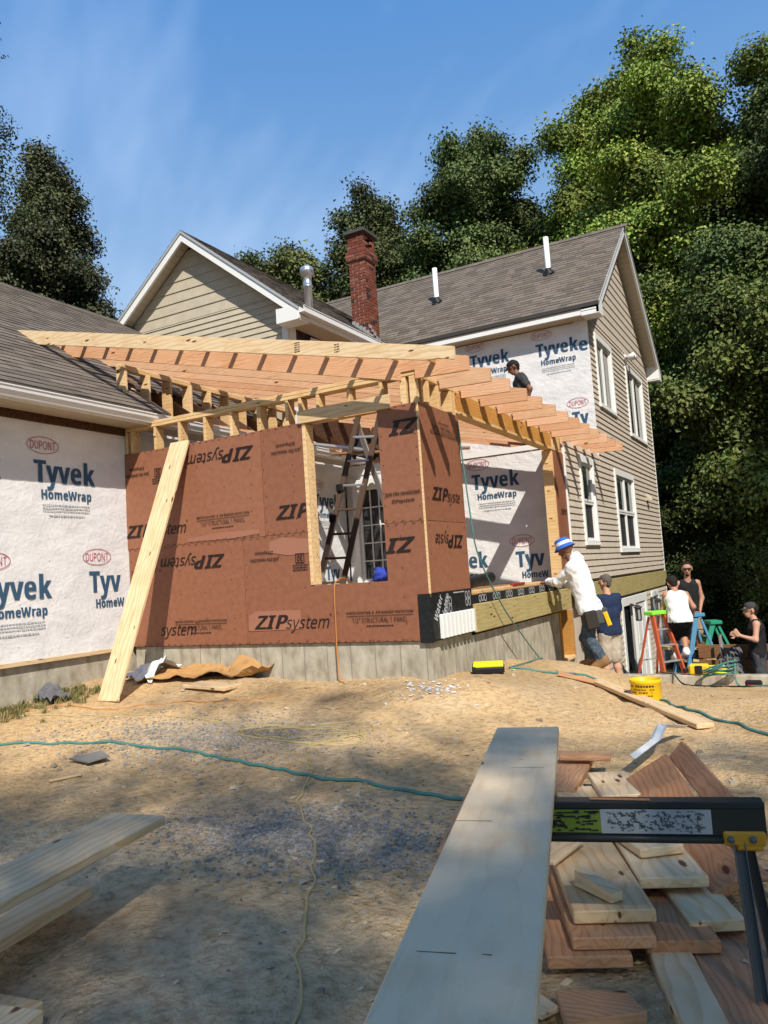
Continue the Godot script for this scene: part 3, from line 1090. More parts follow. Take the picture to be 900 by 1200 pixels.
	plate(t, "floor_deck", M.osb, rect(-7.4, 12.8, -3.55, 15.18), 0.02, Transform3D(Basis(Vector3(1, 0, 0), Vector3(0, 0, -1), Vector3(0, 1, 0)), Vector3(0, 3.40, 0)))
	# roof
	var zr := -apex.x
	var er := apex.y - k * (apex.x - 14.85)
	for sd: float in [1.0, -1.0]:
		var s := Vector3(0, k, -sd).normalized()
		var ez := zr + sd * 3.6
		var e := Vector3(0, er, ez)
		var top := Vector3(0, apex.y, zr)
		var rise := e.distance_to(top)
		var xl := -13.0
		var xr := -3.08
		slab(t, "roof_deck", M.roof_deck, [e + Vector3(xl, 0, 0), top + Vector3(xl, 0, 0), top + Vector3(xr, 0, 0), e + Vector3(xr, 0, 0)], Vector3(0, -0.1, 0))
		shingles(t, e + Vector3(0, 0.004, 0), Vector3(1, 0, 0), s, 10.0, rise, func(_y): return Vector2(xl, xr + 0.02), Color(0.25, 0.205, 0.165))
		# rake on the right gable: edge, board, soffit
		for b in [[0.0, 0.05, 0.035, M.rake_grey], [-0.05, 0.15, 0.018, M.white_trim]]:
			var st := begin()
			var d := Vector3(0, -0.005 + b[0], 0)
			var h := Vector3(0, -b[1], 0)
			var x0 := Vector3(xr + b[2], 0, 0)
			var x1 := Vector3(xr - 0.03, 0, 0)
			hexa(st, [e + d + h + x0, top + d + h + x0, top + d + h + x1, e + d + h + x1, e + d + x0, top + d + x0, top + d + x1, e + d + x1])
			put(t, "rake_board", done(st), b[3])
		slab(t, "soffit", M.soffit, [e + Vector3(xr, -0.13, 0), top + Vector3(xr, -0.13, 0), top + Vector3(X, -0.13, 0), e + Vector3(X, -0.13, 0)], Vector3(0, -0.012, 0))
		var g := begin()
		for i in 30:
			var p := e.lerp(top, (i + 0.5) / 30.0) + Vector3(0, -0.146, 0)
			bx(g, p + Vector3(xr - 0.02, -0.003, -0.006), p + Vector3(X + 0.02, 0.003, 0.006))
		put(t, "soffit_joint", done(g), M.siding_old, Transform3D(), "stuff")
		# eave: fascia, gutter, soffit
		boxp(t, "fascia", M.white_trim, Vector3(xl + 4.0, er - 0.20, ez - sd * 0.01), Vector3(xr, er - 0.06, ez - sd * 0.04))
		put(t, "eave_soffit", box(Vector3(xl + 4.0, er - 0.20, ez - sd * 0.04), Vector3(xr, er - 0.185, ez - sd * 0.36)), M.soffit)
		var dr := begin()
		bx(dr, Vector3(xl + 4.0, er - 0.065, ez - sd * 0.01), Vector3(xr + 0.03, er + 0.012, ez + sd * 0.014))
		put(t, "drip_edge", done(dr), M.drip_edge)
		var rt := begin()
		hexa(rt, [Vector3(xr + 0.02, er - 0.22, ez), Vector3(X + 0.0, er - 0.22, ez), Vector3(X + 0.0, er - 0.22, ez - sd * 0.36), Vector3(xr + 0.02, er - 0.22, ez - sd * 0.36), Vector3(xr + 0.02, er - 0.03, ez), Vector3(X, er - 0.03, ez), Vector3(X, er + 0.2, ez - sd * 0.36), Vector3(xr + 0.02, er + 0.2, ez - sd * 0.36)])
		put(t, "eave_return", done(rt), M.white_trim)
	var cap := begin()
	var xx := -12.9
	while xx < -3.1:
		var l := rng.randf_range(0.8, 1.15)
		cap.set_color(Color(0.22 * l, 0.18 * l, 0.145 * l))
		hexa(cap, [Vector3(xx, apex.y - 0.1, zr + 0.15), Vector3(xx + 0.17, apex.y - 0.1, zr + 0.15), Vector3(xx + 0.17, apex.y + 0.02, zr), Vector3(xx, apex.y + 0.02, zr), Vector3(xx, apex.y - 0.088, zr + 0.16), Vector3(xx + 0.17, apex.y - 0.094, zr + 0.16), Vector3(xx + 0.17, apex.y + 0.03, zr), Vector3(xx, apex.y + 0.04, zr)])
		xx += 0.16
	put(t, "ridge_cap", done(cap), M.shingle, Transform3D(), "stuff")
	for q in [Vector3(-7.12, 7.74, -16.56), Vector3(-4.44, 7.80, -16.64)]:
		var st := begin()
		st.set_smooth_group(0)
		lathe(st, [Vector2(0.058, -0.2), Vector2(0.058, 0.80), Vector2(0.047, 0.80), Vector2(0.047, 0.5), Vector2(0, 0.5)], 16)
		var pipe := put(t, "vent_pipe", done(st), M.white_trim, Transform3D(Basis(), q))
		var bt := begin()
		bt.set_smooth_group(0)
		lathe(bt, [Vector2(0.13, -0.02), Vector2(0.12, 0.01), Vector2(0.075, 0.05), Vector2(0.062, 0.10), Vector2(0.058, 0.10)], 16)
		put(pipe, "boot", done(bt), M.black_membrane, Transform3D(Basis(Vector3(1, 0, 0), 0.35), q))
	# fittings on the right wall
	var lm := begin()
	bx(lm, Vector3(-0.08, -0.08, 0), Vector3(0.08, 0.08, 0.05), 0.012)
	lm.set_smooth_group(0)
	lathe(lm, [Vector2(0, -0.02), Vector2(0.05, -0.02), Vector2(0.075, 0.14), Vector2(0.0, 0.12)], 14, Vector3(0.16, 0.0, 0.12), Basis(Vector3(1, 0, 0), 1.1))
	lathe(lm, [Vector2(0, -0.02), Vector2(0.05, -0.02), Vector2(0.075, 0.14), Vector2(0.0, 0.12)], 14, Vector3(-0.16, -0.03, 0.12), Basis(Vector3(1, 0, 0), 1.4))
	bx(lm, Vector3(-0.16, -0.02, 0.03), Vector3(0.16, 0.02, 0.08), 0.01)
	put(t, "flood_light", done(lm), M.white_trim, fx * Transform3D(Basis(), Vector3(18.75, 6.12, 0.02)))
	var hood := begin()
	hexa(hood, [Vector3(-0.09, -0.07, 0), Vector3(0.09, -0.07, 0), Vector3(0.09, -0.10, 0.13), Vector3(-0.09, -0.10, 0.13), Vector3(-0.09, 0.1, 0), Vector3(0.09, 0.1, 0), Vector3(0.07, 0.0, 0.13), Vector3(-0.07, 0.0, 0.13)])
	put(t, "dryer_hood", done(hood), M.siding_old, fx * Transform3D(Basis(), Vector3(20.0, 2.88, 0.02)))
	# basement door with side light and two lanterns
	var dr := begin()
	for q in [[15.95, -1.7, 16.12, 0.62], [18.52, -1.7, 18.7, 0.62], [16.12, 0.45, 18.52, 0.62], [17.22, -1.7, 17.36, 0.45]]:
		bx(dr, Vector3(q[0], q[1], -0.02), Vector3(q[2], q[3], 0.04), 0.005)
	var door := put(t, "door_frame", done(dr), M.white_trim, fx)
	var leaf := begin()
	bx(leaf, Vector3(17.36, -1.68, -0.03), Vector3(18.52, 0.45, 0.012), 0.004)
	for q in [[17.52, -1.4, 17.9, -0.6], [18.0, -1.4, 18.38, -0.6], [17.52, -0.45, 17.9, 0.3], [18.0, -0.45, 18.38, 0.3]]:
		bx(leaf, Vector3(q[0], q[1], 0.01), Vector3(q[2], q[3], 0.022), 0.004)
	put(door, "door", done(leaf), M.white_trim, fx)
	put(door, "pane", box(Vector3(16.14, -1.66, -0.02), Vector3(17.2, 0.44, -0.01)), M.window_glass, fx)
	window(t, fx * Transform3D(Basis(), Vector3(0, 0, 0.014)), Rect2(19.35, -1.6, 1.0, 2.2), 1, false, 0.09)
	for u in [16.75, 19.2]:
		var ln := begin()
		bx(ln, Vector3(-0.06, 0.05, 0), Vector3(0.06, 0.3, 0.03), 0.008)
		bx(ln, Vector3(-0.015, 0.24, 0.02), Vector3(0.015, 0.27, 0.14), 0.004)
		lathe(ln, [Vector2(0, 0.26), Vector2(0.09, 0.2), Vector2(0.09, 0.18), Vector2(0.0, 0.18)], 6, Vector3(0, 0.02, 0.15))
		lathe(ln, [Vector2(0, -0.08), Vector2(0.06, -0.08), Vector2(0.065, -0.05), Vector2(0.0, -0.05)], 6, Vector3(0, 0.02, 0.15))
		for a in 6:
			var c := Vector3(cos(TAU * a / 6) * 0.06, 0, 0.15 + sin(TAU * a / 6) * 0.06)
			bx(ln, c + Vector3(-0.006, -0.04, -0.006), c + Vector3(0.006, 0.2, 0.006))
		var lan := put(t, "wall_lantern", done(ln), M.drip_edge, fx * Transform3D(Basis(), Vector3(u, 0.18, 0.04)))
		var pg := begin()
		lathe(pg, [Vector2(0.052, -0.05), Vector2(0.052, 0.18)], 6, Vector3(0, 0.02, 0.15))
		put(lan, "lantern_glass", done(pg), M.curtain, fx * Transform3D(Basis(), Vector3(u, 0.18, 0.04)))
	# unseen walls that close the block
	plate(t, "rear_wall", M.siding, rect(-13, -1.7, X - 0.02, 6.3), 0.1, facing_z(-21.7))
	plate(t, "left_wall", M.siding, PackedVector2Array([Vector2(z0, -1.7), Vector2(z1, -1.7), Vector2(z1, 6.4), Vector2(apex.x, 9.0), Vector2(z0, 6.4)]), 0.1, facing_x(-12.6))


# ---------------------------------------------------------------- the new room in framing

func zip_logo(st: SurfaceTool, at: Vector2, turned := false, which := "ZIPsystem", k := 1.0) -> void:
	# "ZIP" heavy and slanted, "system" light; at is the middle of the whole mark
	var sg := -1.0 if turned else 1.0
	var zw := 0.42 * k
	var sw := 0.56 * k
	var full := zw + sw
	if "ZIP" in which:
		letters(st, "ZIP", 0.155 * k, Vector2(at.x + sg * (-full / 2 + zw / 2), at.y), "heavy", zw, 0.42, turned)
	elif which == "IZ" or which == "ZI":
		letters(st, "ZI", 0.155 * k, Vector2(at.x, at.y), "heavy", zw * 0.68, 0.42, turned)
	if "system" in which:
		letters(st, "system", 0.135 * k, Vector2(at.x + sg * (full / 2 - sw / 2), at.y - sg * 0.012), "regular", sw, 0.3, turned)
		letters(st, "®", 0.03 * k, Vector2(at.x + sg * (full / 2 + 0.02), at.y + sg * 0.06), "regular", 0.0, 0.0, turned)
	elif "syste" in which:
		letters(st, "syste", 0.135 * k, Vector2(at.x + sg * (-full / 2 + zw + sw * 0.33), at.y - sg * 0.012), "regular", sw * 0.66, 0.3, turned)


func dashes(st: SurfaceTool, at: Vector2, width: float, h: float) -> void:
	# a line of print too small to read
	st.set_smooth_group(-1)
	var x := at.x - width / 2
	while x < at.x + width / 2:
		var w := minf(h * rng.randf_range(0.6, 2.6), at.x + width / 2 - x)
		quad(st, Vector3(x, at.y - h * 0.4, 0.001), Vector3(x + w, at.y - h * 0.4, 0.001), Vector3(x + w, at.y + h * 0.4, 0.001), Vector3(x, at.y + h * 0.4, 0.001), Vector3(x, at.y, -1))
		x += w + h * 0.45


func rule_print(st: SurfaceTool, at: Vector2, turned := false, k := 1.0) -> void:
	var sg := -1.0 if turned else 1.0
	letters(st, "WATER-RESISTIVE  &  AIR BARRIER PROTECTION", 0.026 * k, at + Vector2(0, sg * 0.055 * k), "bold", 0.80 * k, 0.0, turned)
	letters(st, "1/2\" STRUCTURAL 1 PANEL", 0.05 * k, at + Vector2(0, -sg * 0.025 * k), "regular", 0.66 * k, 0.0, turned)
	dashes(st, at + Vector2(0, -sg * 0.085 * k), 0.32 * k, 0.014 * k)
	quad(st, Vector3(at.x - 0.4 * k, at.y + sg * 0.018 * k, 0.001), Vector3(at.x + 0.4 * k, at.y + sg * 0.018 * k, 0.001), Vector3(at.x + 0.4 * k, at.y + sg * 0.024 * k, 0.001), Vector3(at.x - 0.4 * k, at.y + sg * 0.024 * k, 0.001), Vector3(at.x, at.y, -1))


func join_print(st: SurfaceTool, at: Vector2, turned := false) -> void:
	var sg := -1.0 if turned else 1.0
	letters(st, "Join the revolution.", 0.042, at + Vector2(0, sg * 0.04), "bold", 0.42, 0.1, turned)
	letters(st, "ZIPsystem", 0.036, at + Vector2(0, -sg * 0.04), "bold", 0.26, 0.1, turned)


func badge_print(st: SurfaceTool, at: Vector2, turned := false) -> void:
	var sg := -1.0 if turned else 1.0
	var b := at
	for q in [[-0.06, -0.055, 0.06, -0.045], [-0.06, 0.045, 0.06, 0.055], [-0.06, -0.045, -0.05, 0.045], [0.05, -0.045, 0.06, 0.045]]:
		quad(st, Vector3(b.x + q[0], b.y + q[1], 0.001), Vector3(b.x + q[2], b.y + q[1], 0.001), Vector3(b.x + q[2], b.y + q[3], 0.001), Vector3(b.x + q[0], b.y + q[3], 0.001), Vector3(b.x, b.y, -1))
	letters(st, "30", 0.065, b, "bold", 0.075, 0.0, turned)
	for i in 3:
		dashes(st, b + Vector2(0.0, sg * (0.13 - 0.027 * i)), 0.2, 0.016)


func make_addition() -> void:
	var t := thing("framed_addition", "new room of red sheathing panels and bare rafters on a concrete foundation", "house addition", Vector3(-5.5, 0.2, -9.8))
	var X := -3.40
	var Z := -7.19
	# foundation: poured wall with the joints of its form boards
	var fd := plate(t, "foundation", M.concrete, rect(-7.55, -0.7, X - 0.035, 0.705), 0.24, facing_z(Z - 0.15))
	plate(t, "foundation", M.concrete, PackedVector2Array([Vector2(7.225, -0.7), Vector2(11.78, -0.9), Vector2(11.78, 0.655), Vector2(8.3, 0.655), Vector2(8.3, 0.705), Vector2(7.225, 0.705)]), 0.20, facing_x(X - 0.14))
	plate(t, "foundation", M.concrete, rect(11.78, -1.7, 12.62, -0.10), 0.20, facing_x(X - 0.14))
	plate(t, "foundation", M.concrete, rect(12.52, -0.10, 12.62, 0.655), 0.20, facing_x(X - 0.14))
	var fj := begin()
	var ux := -7.4
	while ux < X - 0.1:
		bx(fj, Vector3(ux, -0.3, Z - 0.032), Vector3(ux + 0.008, 0.70, Z - 0.026))
		ux += 0.30
	var uz := -7.5
	while uz > -11.7:
		bx(fj, Vector3(X - 0.042, -0.8, uz), Vector3(X - 0.036, 0.65, uz - 0.008))
		uz -= 0.30
	put(t, "form_joint", done(fj), M.form_line, Transform3D(), "stuff")
	for q in [[11.78, -0.10, 11.86, 0.655], [12.44, -0.10, 12.52, 0.655]]:
		boxp(t, "opening_jamb", any("beam_wood"), Vector3(X - 0.26, q[1], -q[0]), Vector3(X - 0.02, q[3], -q[2]))
	boxp(t, "opening_sill", any("pine"), Vector3(X - 0.26, -0.10, -11.86), Vector3(X - 0.0, -0.055, -12.44))
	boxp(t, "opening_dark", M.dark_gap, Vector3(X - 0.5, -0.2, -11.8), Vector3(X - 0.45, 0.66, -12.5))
	# floor
	boxp(t, "subfloor", M.osb, Vector3(-7.55, 1.085, Z - 0.02), Vector3(X - 0.005, 1.115, -12.64))
	for i in 9:
		boxp(t, "floor_joist", any("fir"), Vector3(-7.5, 0.80, -7.4 - 0.6 * i), Vector3(X - 0.10, 1.083, -7.44 - 0.6 * i))
	beam(t, "rim_board", M.pressure_treated[0], Vector3(X + 0.02, 0.848, -8.28), Vector3(X + 0.02, 0.848, -12.30), 0.04, 0.32, Vector3.UP, 0.008)
	var fl := boxp(t, "membrane_strip", M.black_membrane, Vector3(X - 0.002, 1.012, -8.27), Vector3(X + 0.012, 1.112, -12.5), 0.002)
	var ms := SurfaceTool.new()
	ms.begin(Mesh.PRIMITIVE_TRIANGLES)
	ms.set_smooth_group(-1)
	for i in 9:
		for k in 3:
			ring(ms, Vector2(8.5 + 0.46 * i + 0.085 * k, 1.062 + 0.006 * (k % 2)), 0.04, 0.042, 0.011, 20)
	print_on(fl, ms, M.membrane_print, facing_x(X + 0.013))
	# sheathing: each panel its own piece
	var pz := facing_z(Z + 0.006 - 0.012)
	var panels := [
		[rect(-7.58, 0.712, -5.753, 1.929), 0], [PackedVector2Array([Vector2(-5.747, 0.712), Vector2(X, 0.712), Vector2(X, 1.929), Vector2(-3.872, 1.929), Vector2(-3.872, 1.338), Vector2(-4.79, 1.338), Vector2(-4.79, 1.929), Vector2(-5.747, 1.929)]), 1],
		[rect(-7.64, 1.935, -5.422, 3.154), 2], [rect(-5.414, 1.935, -4.79, 3.158), 1], [rect(-3.872, 1.935, X, 3.16), 0]]
	var made := []
	for p in panels:
		made.append(plate(t, "sheathing_panel", M.panel[p[1]], p[0], 0.012, pz))
	var px := facing_x(X + 0.006 - 0.012 + 0.002)
	var right := [[rect(7.205, 1.19, 8.262, 1.929), 2], [rect(7.205, 1.935, 8.262, 3.168), 0], [rect(12.09, 1.12, 12.655, 3.19), 1]]
	var made_r := []
	for p in right:
		made_r.append(plate(t, "sheathing_panel", M.panel[p[1]], p[0], 0.012, px))
	boxp(t, "panel_edge", M.pine[2], Vector3(X - 0.012, 1.15, Z - 0.012), Vector3(X + 0.009, 3.165, Z + 0.003), 0.001)
	# blocking behind the seams
	for q in [[-7.5, -4.83], [-3.84, X - 0.16]]:
		beam(t, "blocking", any("pine"), Vector3(q[0], 1.932, Z - 0.034), Vector3(q[1], 1.932, Z - 0.034), 0.04, 0.09)
	beam(t, "blocking", any("pine"), Vector3(-5.75, 0.75, Z - 0.034), Vector3(-5.75, 1.88, Z - 0.034), 0.04, 0.09, Vector3(1, 0, 0))
	stuff("scuffed_panel", Color(0.315, 0.140, 0.090), 0.4)
	plate(t, "scuff", M.scuffed_panel, PackedVector2Array([Vector2(-5.72, 0.86), Vector2(-4.98, 0.87), Vector2(-4.99, 1.08), Vector2(-5.6, 1.085), Vector2(-5.71, 1.04)]), 0.0008, facing_z(Z + 0.0057))
	plate(t, "scuff", M.scuffed_panel, PackedVector2Array([Vector2(-5.38, 1.74), Vector2(-5.1, 1.69), Vector2(-4.82, 1.70), Vector2(-4.83, 1.86), Vector2(-5.2, 1.90), Vector2(-5.36, 1.86)]), 0.0008, facing_z(Z + 0.0057))
	plate(t, "scuff", M.scuffed_panel, PackedVector2Array([Vector2(-6.6, 1.955), Vector2(-5.9, 1.945), Vector2(-5.48, 1.97), Vector2(-5.5, 2.02), Vector2(-6.1, 2.03), Vector2(-6.55, 2.0)]), 0.0008, facing_z(Z + 0.0057))
	# their print
	var f := facing_z(Z + 0.0065)
	var fr := facing_x(X + 0.0085)
	var prints := [[0, f, func(st): zip_logo(st, Vector2(-6.55, 1.70), true); zip_logo(st, Vector2(-7.0, 0.92), false, "system"); rule_print(st, Vector2(-6.44, 0.945)); join_print(st, Vector2(-7.33, 1.68), true)],
		[1, f, func(st): zip_logo(st, Vector2(-5.11, 0.955)); join_print(st, Vector2(-5.45, 1.70), true); badge_print(st, Vector2(-4.96, 1.65), true); rule_print(st, Vector2(-4.0, 0.965)); zip_logo(st, Vector2(-3.70, 1.70), true, "ZI")],
		[2, f, func(st): zip_logo(st, Vector2(-6.05, 2.925), true); zip_logo(st, Vector2(-7.09, 2.155)); rule_print(st, Vector2(-6.03, 2.175)); join_print(st, Vector2(-7.38, 2.905), true); badge_print(st, Vector2(-7.02, 2.86), true)],
		[3, f, func(st): zip_logo(st, Vector2(-4.73, 2.18), false, "ZIP"); join_print(st, Vector2(-5.07, 2.90), true)],
		[4, f, func(st): zip_logo(st, Vector2(-3.57, 2.925), true, "ZI"); join_print(st, Vector2(-3.63, 2.195))]]
	for p in prints:
		var st := SurfaceTool.new()
		st.begin(Mesh.PRIMITIVE_TRIANGLES)
		st.set_smooth_group(-1)
		(p[2] as Callable).call(st)
		print_on(made[p[0]], st, M.print_black, p[1])
	var prints_r := [[0, func(st): zip_logo(st, Vector2(7.665, 1.72), true, "ZIPsyste", 0.9)],
		[1, func(st): zip_logo(st, Vector2(7.86, 2.225), false, "ZIPsyste", 0.9); rule_print(st, Vector2(7.82, 2.93), true, 0.9)],
		[2, func(st): letters(st, "stem", 0.12, Vector2(12.42, 2.24), "regular", 0.3, 0.3)]]
	for p in prints_r:
		var st := SurfaceTool.new()
		st.begin(Mesh.PRIMITIVE_TRIANGLES)
		st.set_smooth_group(-1)
		(p[1] as Callable).call(st)
		print_on(made_r[p[0]], st, M.print_black, fr)
	# nails, and smeared chalk along the seams
	var nl := begin()
	for p in made.size():
		var poly: PackedVector2Array = panels[p][0]
		var b := Rect2(poly[0], Vector2.ZERO)
		for q in poly:
			b = b.expand(q)
		var x := b.position.x + 0.03
		while x < b.end.x:
			var y := b.position.y + 0.02
			while y < b.end.y:
				var edge := x < b.position.x + 0.1 or x > b.end.x - 0.42
				var q := Vector2(x + rng.randf_range(-0.012, 0.012), y + rng.randf_range(-0.02, 0.02))
				if Geometry2D.is_point_in_polygon(q, poly):
					bx(nl, Vector3(q.x - 0.005, q.y - 0.005, Z + 0.0055), Vector3(q.x + 0.005, q.y + 0.005, Z + 0.0075))
				y += 0.15 if edge else 0.30
			x += 0.405
		x = b.position.x + 0.02
		while x < b.end.x:
			for y in [b.position.y + 0.012, b.end.y - 0.012]:
				var q := Vector2(x, y + rng.randf_range(-0.006, 0.006))
				if Geometry2D.is_point_in_polygon(q, poly):
					bx(nl, Vector3(q.x - 0.016, q.y - 0.0025, Z + 0.0055), Vector3(q.x + 0.016, q.y + 0.0025, Z + 0.0072))
			x += 0.1
	put(t, "nail_heads", done(nl), M.print_faint, Transform3D(), "stuff")
	var nr := begin()
	for i in 3:
		for j in 7:
			var z := 7.28 + 0.46 * i
			var y := 1.3 + 0.29 * j
			bx(nr, Vector3(X + 0.007, y - 0.005, -z - 0.005), Vector3(X + 0.0095, y + 0.005, -z + 0.005))
	put(t, "nail_heads", done(nr), M.print_faint, Transform3D(), "stuff")
	# membrane over the corner, with a slotted vent of white slats
	plate(t, "corner_membrane", M.black_membrane, rect(7.19, 0.70, 8.262, 1.185), 0.006, facing_x(X + 0.008))
	var cm := plate(t, "corner_membrane", M.black_membrane, rect(X - 0.135, 0.69, X + 0.011, 1.185), 0.005, facing_z(Z + 0.011))
	var cp := SurfaceTool.new()
	cp.begin(Mesh.PRIMITIVE_TRIANGLES)
	cp.set_smooth_group(-1)
	for i in 4:
		ring(cp, Vector2(7.55 + 0.1 * (i % 2), 1.08 - 0.07 * (i / 2)), 0.035, 0.05, 0.01, 20)
		ring(cp, Vector2(8.10 + 0.08 * (i % 2), 1.12 - 0.07 * (i / 2)), 0.035, 0.05, 0.01, 20)
	var dg := SurfaceTool.new()
	dg.begin(Mesh.PRIMITIVE_TRIANGLES)
	letters(dg, "Water", 0.085, Vector2(0, 0), "bold", 0.30)
	letters(dg, "Shield®", 0.085, Vector2(0.08, -0.15), "bold", 0.36)
	var turned := Transform3D(Basis(Vector3(0, 0, 1), 0.95), Vector3(7.34, 1.03, 0))
	for v in (dg.commit().surface_get_arrays(0)[Mesh.ARRAY_VERTEX] as PackedVector3Array):
		cp.add_vertex(turned * v)
	dashes(cp, Vector2(7.9, 1.165), 0.3, 0.016)
	print_on(cm, cp, M.membrane_print, facing_x(X + 0.0115))
	for i in 9:
		var z := -7.345 - 0.103 * i
		boxp(t, "vent_slat", M.white_trim, Vector3(X + 0.011, 0.715, z), Vector3(X + 0.05, 0.962, z - 0.062), 0.004)
	# front wall framing: sole of the cripples at the panels' top, studs, plate
	var wz := Z - 0.08
	for i in 11:
		var x := -7.47 + 0.405 * i
		if i == 0 or x < -4.9:
			boxp(t, "stud", any("pine"), Vector3(x - 0.02, 1.12, Z - 0.012), Vector3(x + 0.02, 3.445, Z - 0.15))
	boxp(t, "stud", any("pine"), Vector3(-7.58, 1.12, Z - 0.012), Vector3(-7.54, 3.445, Z - 0.15))
	boxp(t, "stud", any("pine"), Vector3(-5.45, 1.12, Z - 0.012), Vector3(-5.41, 3.445, Z - 0.15))
	for x in [-4.81, -3.85]:
		boxp(t, "jamb_stud", M.pine[2], Vector3(x - 0.022, 1.345, Z + 0.012 if x < -4.0 else Z - 0.014), Vector3(x + 0.022, 3.14, Z - 0.15))
	boxp(t, "window_sill_plate", any("pine"), Vector3(-4.78, 1.30, Z - 0.012), Vector3(-3.88, 1.336, Z - 0.15))
	for x in [-4.86, -4.62, -4.22, -3.82]:
		boxp(t, "cripple_stud", any("pine"), Vector3(x - 0.02, 3.285, Z - 0.014), Vector3(x + 0.02, 3.445, Z - 0.15))
	beam(t, "window_header", M.pale_board[1], Vector3(-4.87, 3.215, Z + 0.012), Vector3(-3.70, 3.215, Z + 0.012), 0.04, 0.145)
	beam(t, "window_header", any("pine"), Vector3(-4.83, 3.215, Z - 0.12), Vector3(-3.83, 3.215, Z - 0.12), 0.04, 0.14)
	for y in [3.468, 3.508]:
		beam(t, "top_plate", any("pine"), Vector3(-7.58, y, wz), Vector3(X - 0.01, y, wz), 0.14, 0.038)
	for x in [-3.54, -3.43]:
		boxp(t, "corner_stud", M.pine[2], Vector3(x - 0.05, 1.12, Z - 0.012), Vector3(x + 0.02, 3.445, Z - 0.1))
	for z in [-7.36, -7.52, -7.78, -8.14, -8.22]:
		boxp(t, "corner_stud", any("pine"), Vector3(X - 0.145, 1.12, z), Vector3(X - 0.014, 3.445, z - 0.04))
	# right wall: beam over the wide opening, post, panel studs
	for i in 2:
		beam(t, "opening_beam", M.beam_wood[i], Vector3(X - 0.04 - 0.05 * i, 3.345, -8.24), Vector3(X - 0.04 - 0.05 * i, 3.345, -12.62), 0.044, 0.215)
	beam(t, "beam_plate", any("pine"), Vector3(X - 0.07, 3.218, -8.24), Vector3(X - 0.07, 3.218, -12.64), 0.14, 0.038)
	beam(t, "beam_cap", any("pine"), Vector3(X - 0.085, 3.475, -7.24), Vector3(X - 0.085, 3.475, -12.64), 0.12, 0.038)
	for i in 2:
		boxp(t, "post", M.pine[2 * i], Vector3(X - 0.17, 1.118, -12.03 - 0.05 * i), Vector3(X - 0.012, 3.196, -12.075 - 0.05 * i))
	boxp(t, "cripple_stud", any("pine"), Vector3(X - 0.14, 3.24, -12.1), Vector3(X + 0.004, 3.46, -12.14))
	boxp(t, "cripple_stud", any("pine"), Vector3(X - 0.14, 3.24, -12.42), Vector3(X + 0.004, 3.46, -12.46))
	boxp(t, "blocking", any("pine"), Vector3(X - 0.05, 3.20, -12.16), Vector3(X + 0.006, 3.44, -12.40))
	for z in [-12.3, -12.6]:
		boxp(t, "stud", any("pine"), Vector3(X - 0.15, 1.12, z), Vector3(X - 0.014, 3.2, z - 0.04))
	# knee wall on the old eave
	beam(t, "knee_plate", any("pine"), Vector3(-7.60, 4.325, -7.15), Vector3(-7.60, 4.325, -11.1), 0.09, 0.038)
	beam(t, "knee_plate", any("pine"), Vector3(-7.60, 4.287, -7.15), Vector3(-7.60, 4.287, -11.1), 0.09, 0.038)
	for i in 10:
		var z := -7.18 - 0.405 * i
		boxp(t, "knee_stud", any("pine"), Vector3(-7.675, 3.6, z), Vector3(-7.515, 4.268, z - 0.04))
	# rafters with level-cut tails, lookouts and the fly rafter in front
	var m := 0.236
	var ty := func(x: float) -> float:
		return 3.53 + m * (-2.80 - x)
	var deep := 0.30
	for i in 13:
		var z := -7.205 - 0.612 * i
		var left := -9.08 if z > -11.1 else -7.68
		var yl: float = ty.call(left)
		var poly := PackedVector2Array()
		if z > -11.1:
			poly = PackedVector2Array([Vector2(left, yl), Vector2(left + 0.27, yl - m * 0.27 - deep + 0.05)])
		else:
			poly = PackedVector2Array([Vector2(left, yl), Vector2(left, yl - deep)])
		var wall_y: float = ty.call(X + 0.01) - deep
		poly.append(Vector2(X - 0.16, ty.call(X - 0.16) - deep))
		poly.append(Vector2(X - 0.16, 3.497))
		poly.append(Vector2(X + 0.004, 3.497))
		poly.append(Vector2(X + 0.004, 3.405))
		poly.append(Vector2(-2.80, 3.385))
		poly.append(Vector2(-2.80, 3.53))
		var mid := Vector2((left - 2.8) / 2, 4.0)
		for q in poly.size():
			poly[q] -= mid
		plate(t, "rafter", M.fir[(i * 3) % 4], poly, 0.038, Transform3D(Basis(), Vector3(mid.x, mid.y, z)))
	var fp := PackedVector2Array()
	for q in [[-9.24, 0.0], [-9.06, -0.185], [-3.10, -0.15], [-2.93, -0.125], [-2.77, -0.125], [-2.77, 0.0]]:
		fp.append(Vector2(q[0] + 6.0, ty.call(q[0]) + q[1] - 4.2))
	plate(t, "fly_rafter", M.pale_board[2], fp, 0.038, Transform3D(Basis(), Vector3(-6.0, 4.2, -6.78)))
	for i in 14:
		var x := -8.62 + 0.42 * i
		var y: float = ty.call(x) - 0.052
		var tilt := Vector3(m, 1, 0).normalized()
		beam(t, "lookout", any("pine"), Vector3(x, y, -6.80), Vector3(x, y, -7.183), 0.04, 0.09, tilt)
	# tape measure marks: two stamps on the fly rafter
	var sp := SurfaceTool.new()
	sp.begin(Mesh.PRIMITIVE_TRIANGLES)
	for i in 5:
		dashes(sp, Vector2(-4.55, ty.call(-4.55) - 0.03 - 0.024 * i), 0.07, 0.013)
		if i < 4:
			dashes(sp, Vector2(-4.06, ty.call(-4.06) - 0.03 - 0.026 * i), 0.06, 0.013)
	print_on(t.get_node("fly_rafter"), sp, M.print_black, facing_z(-6.7602))


# ---------------------------------------------------------------- ground, forest

var lumps: FastNoiseLite


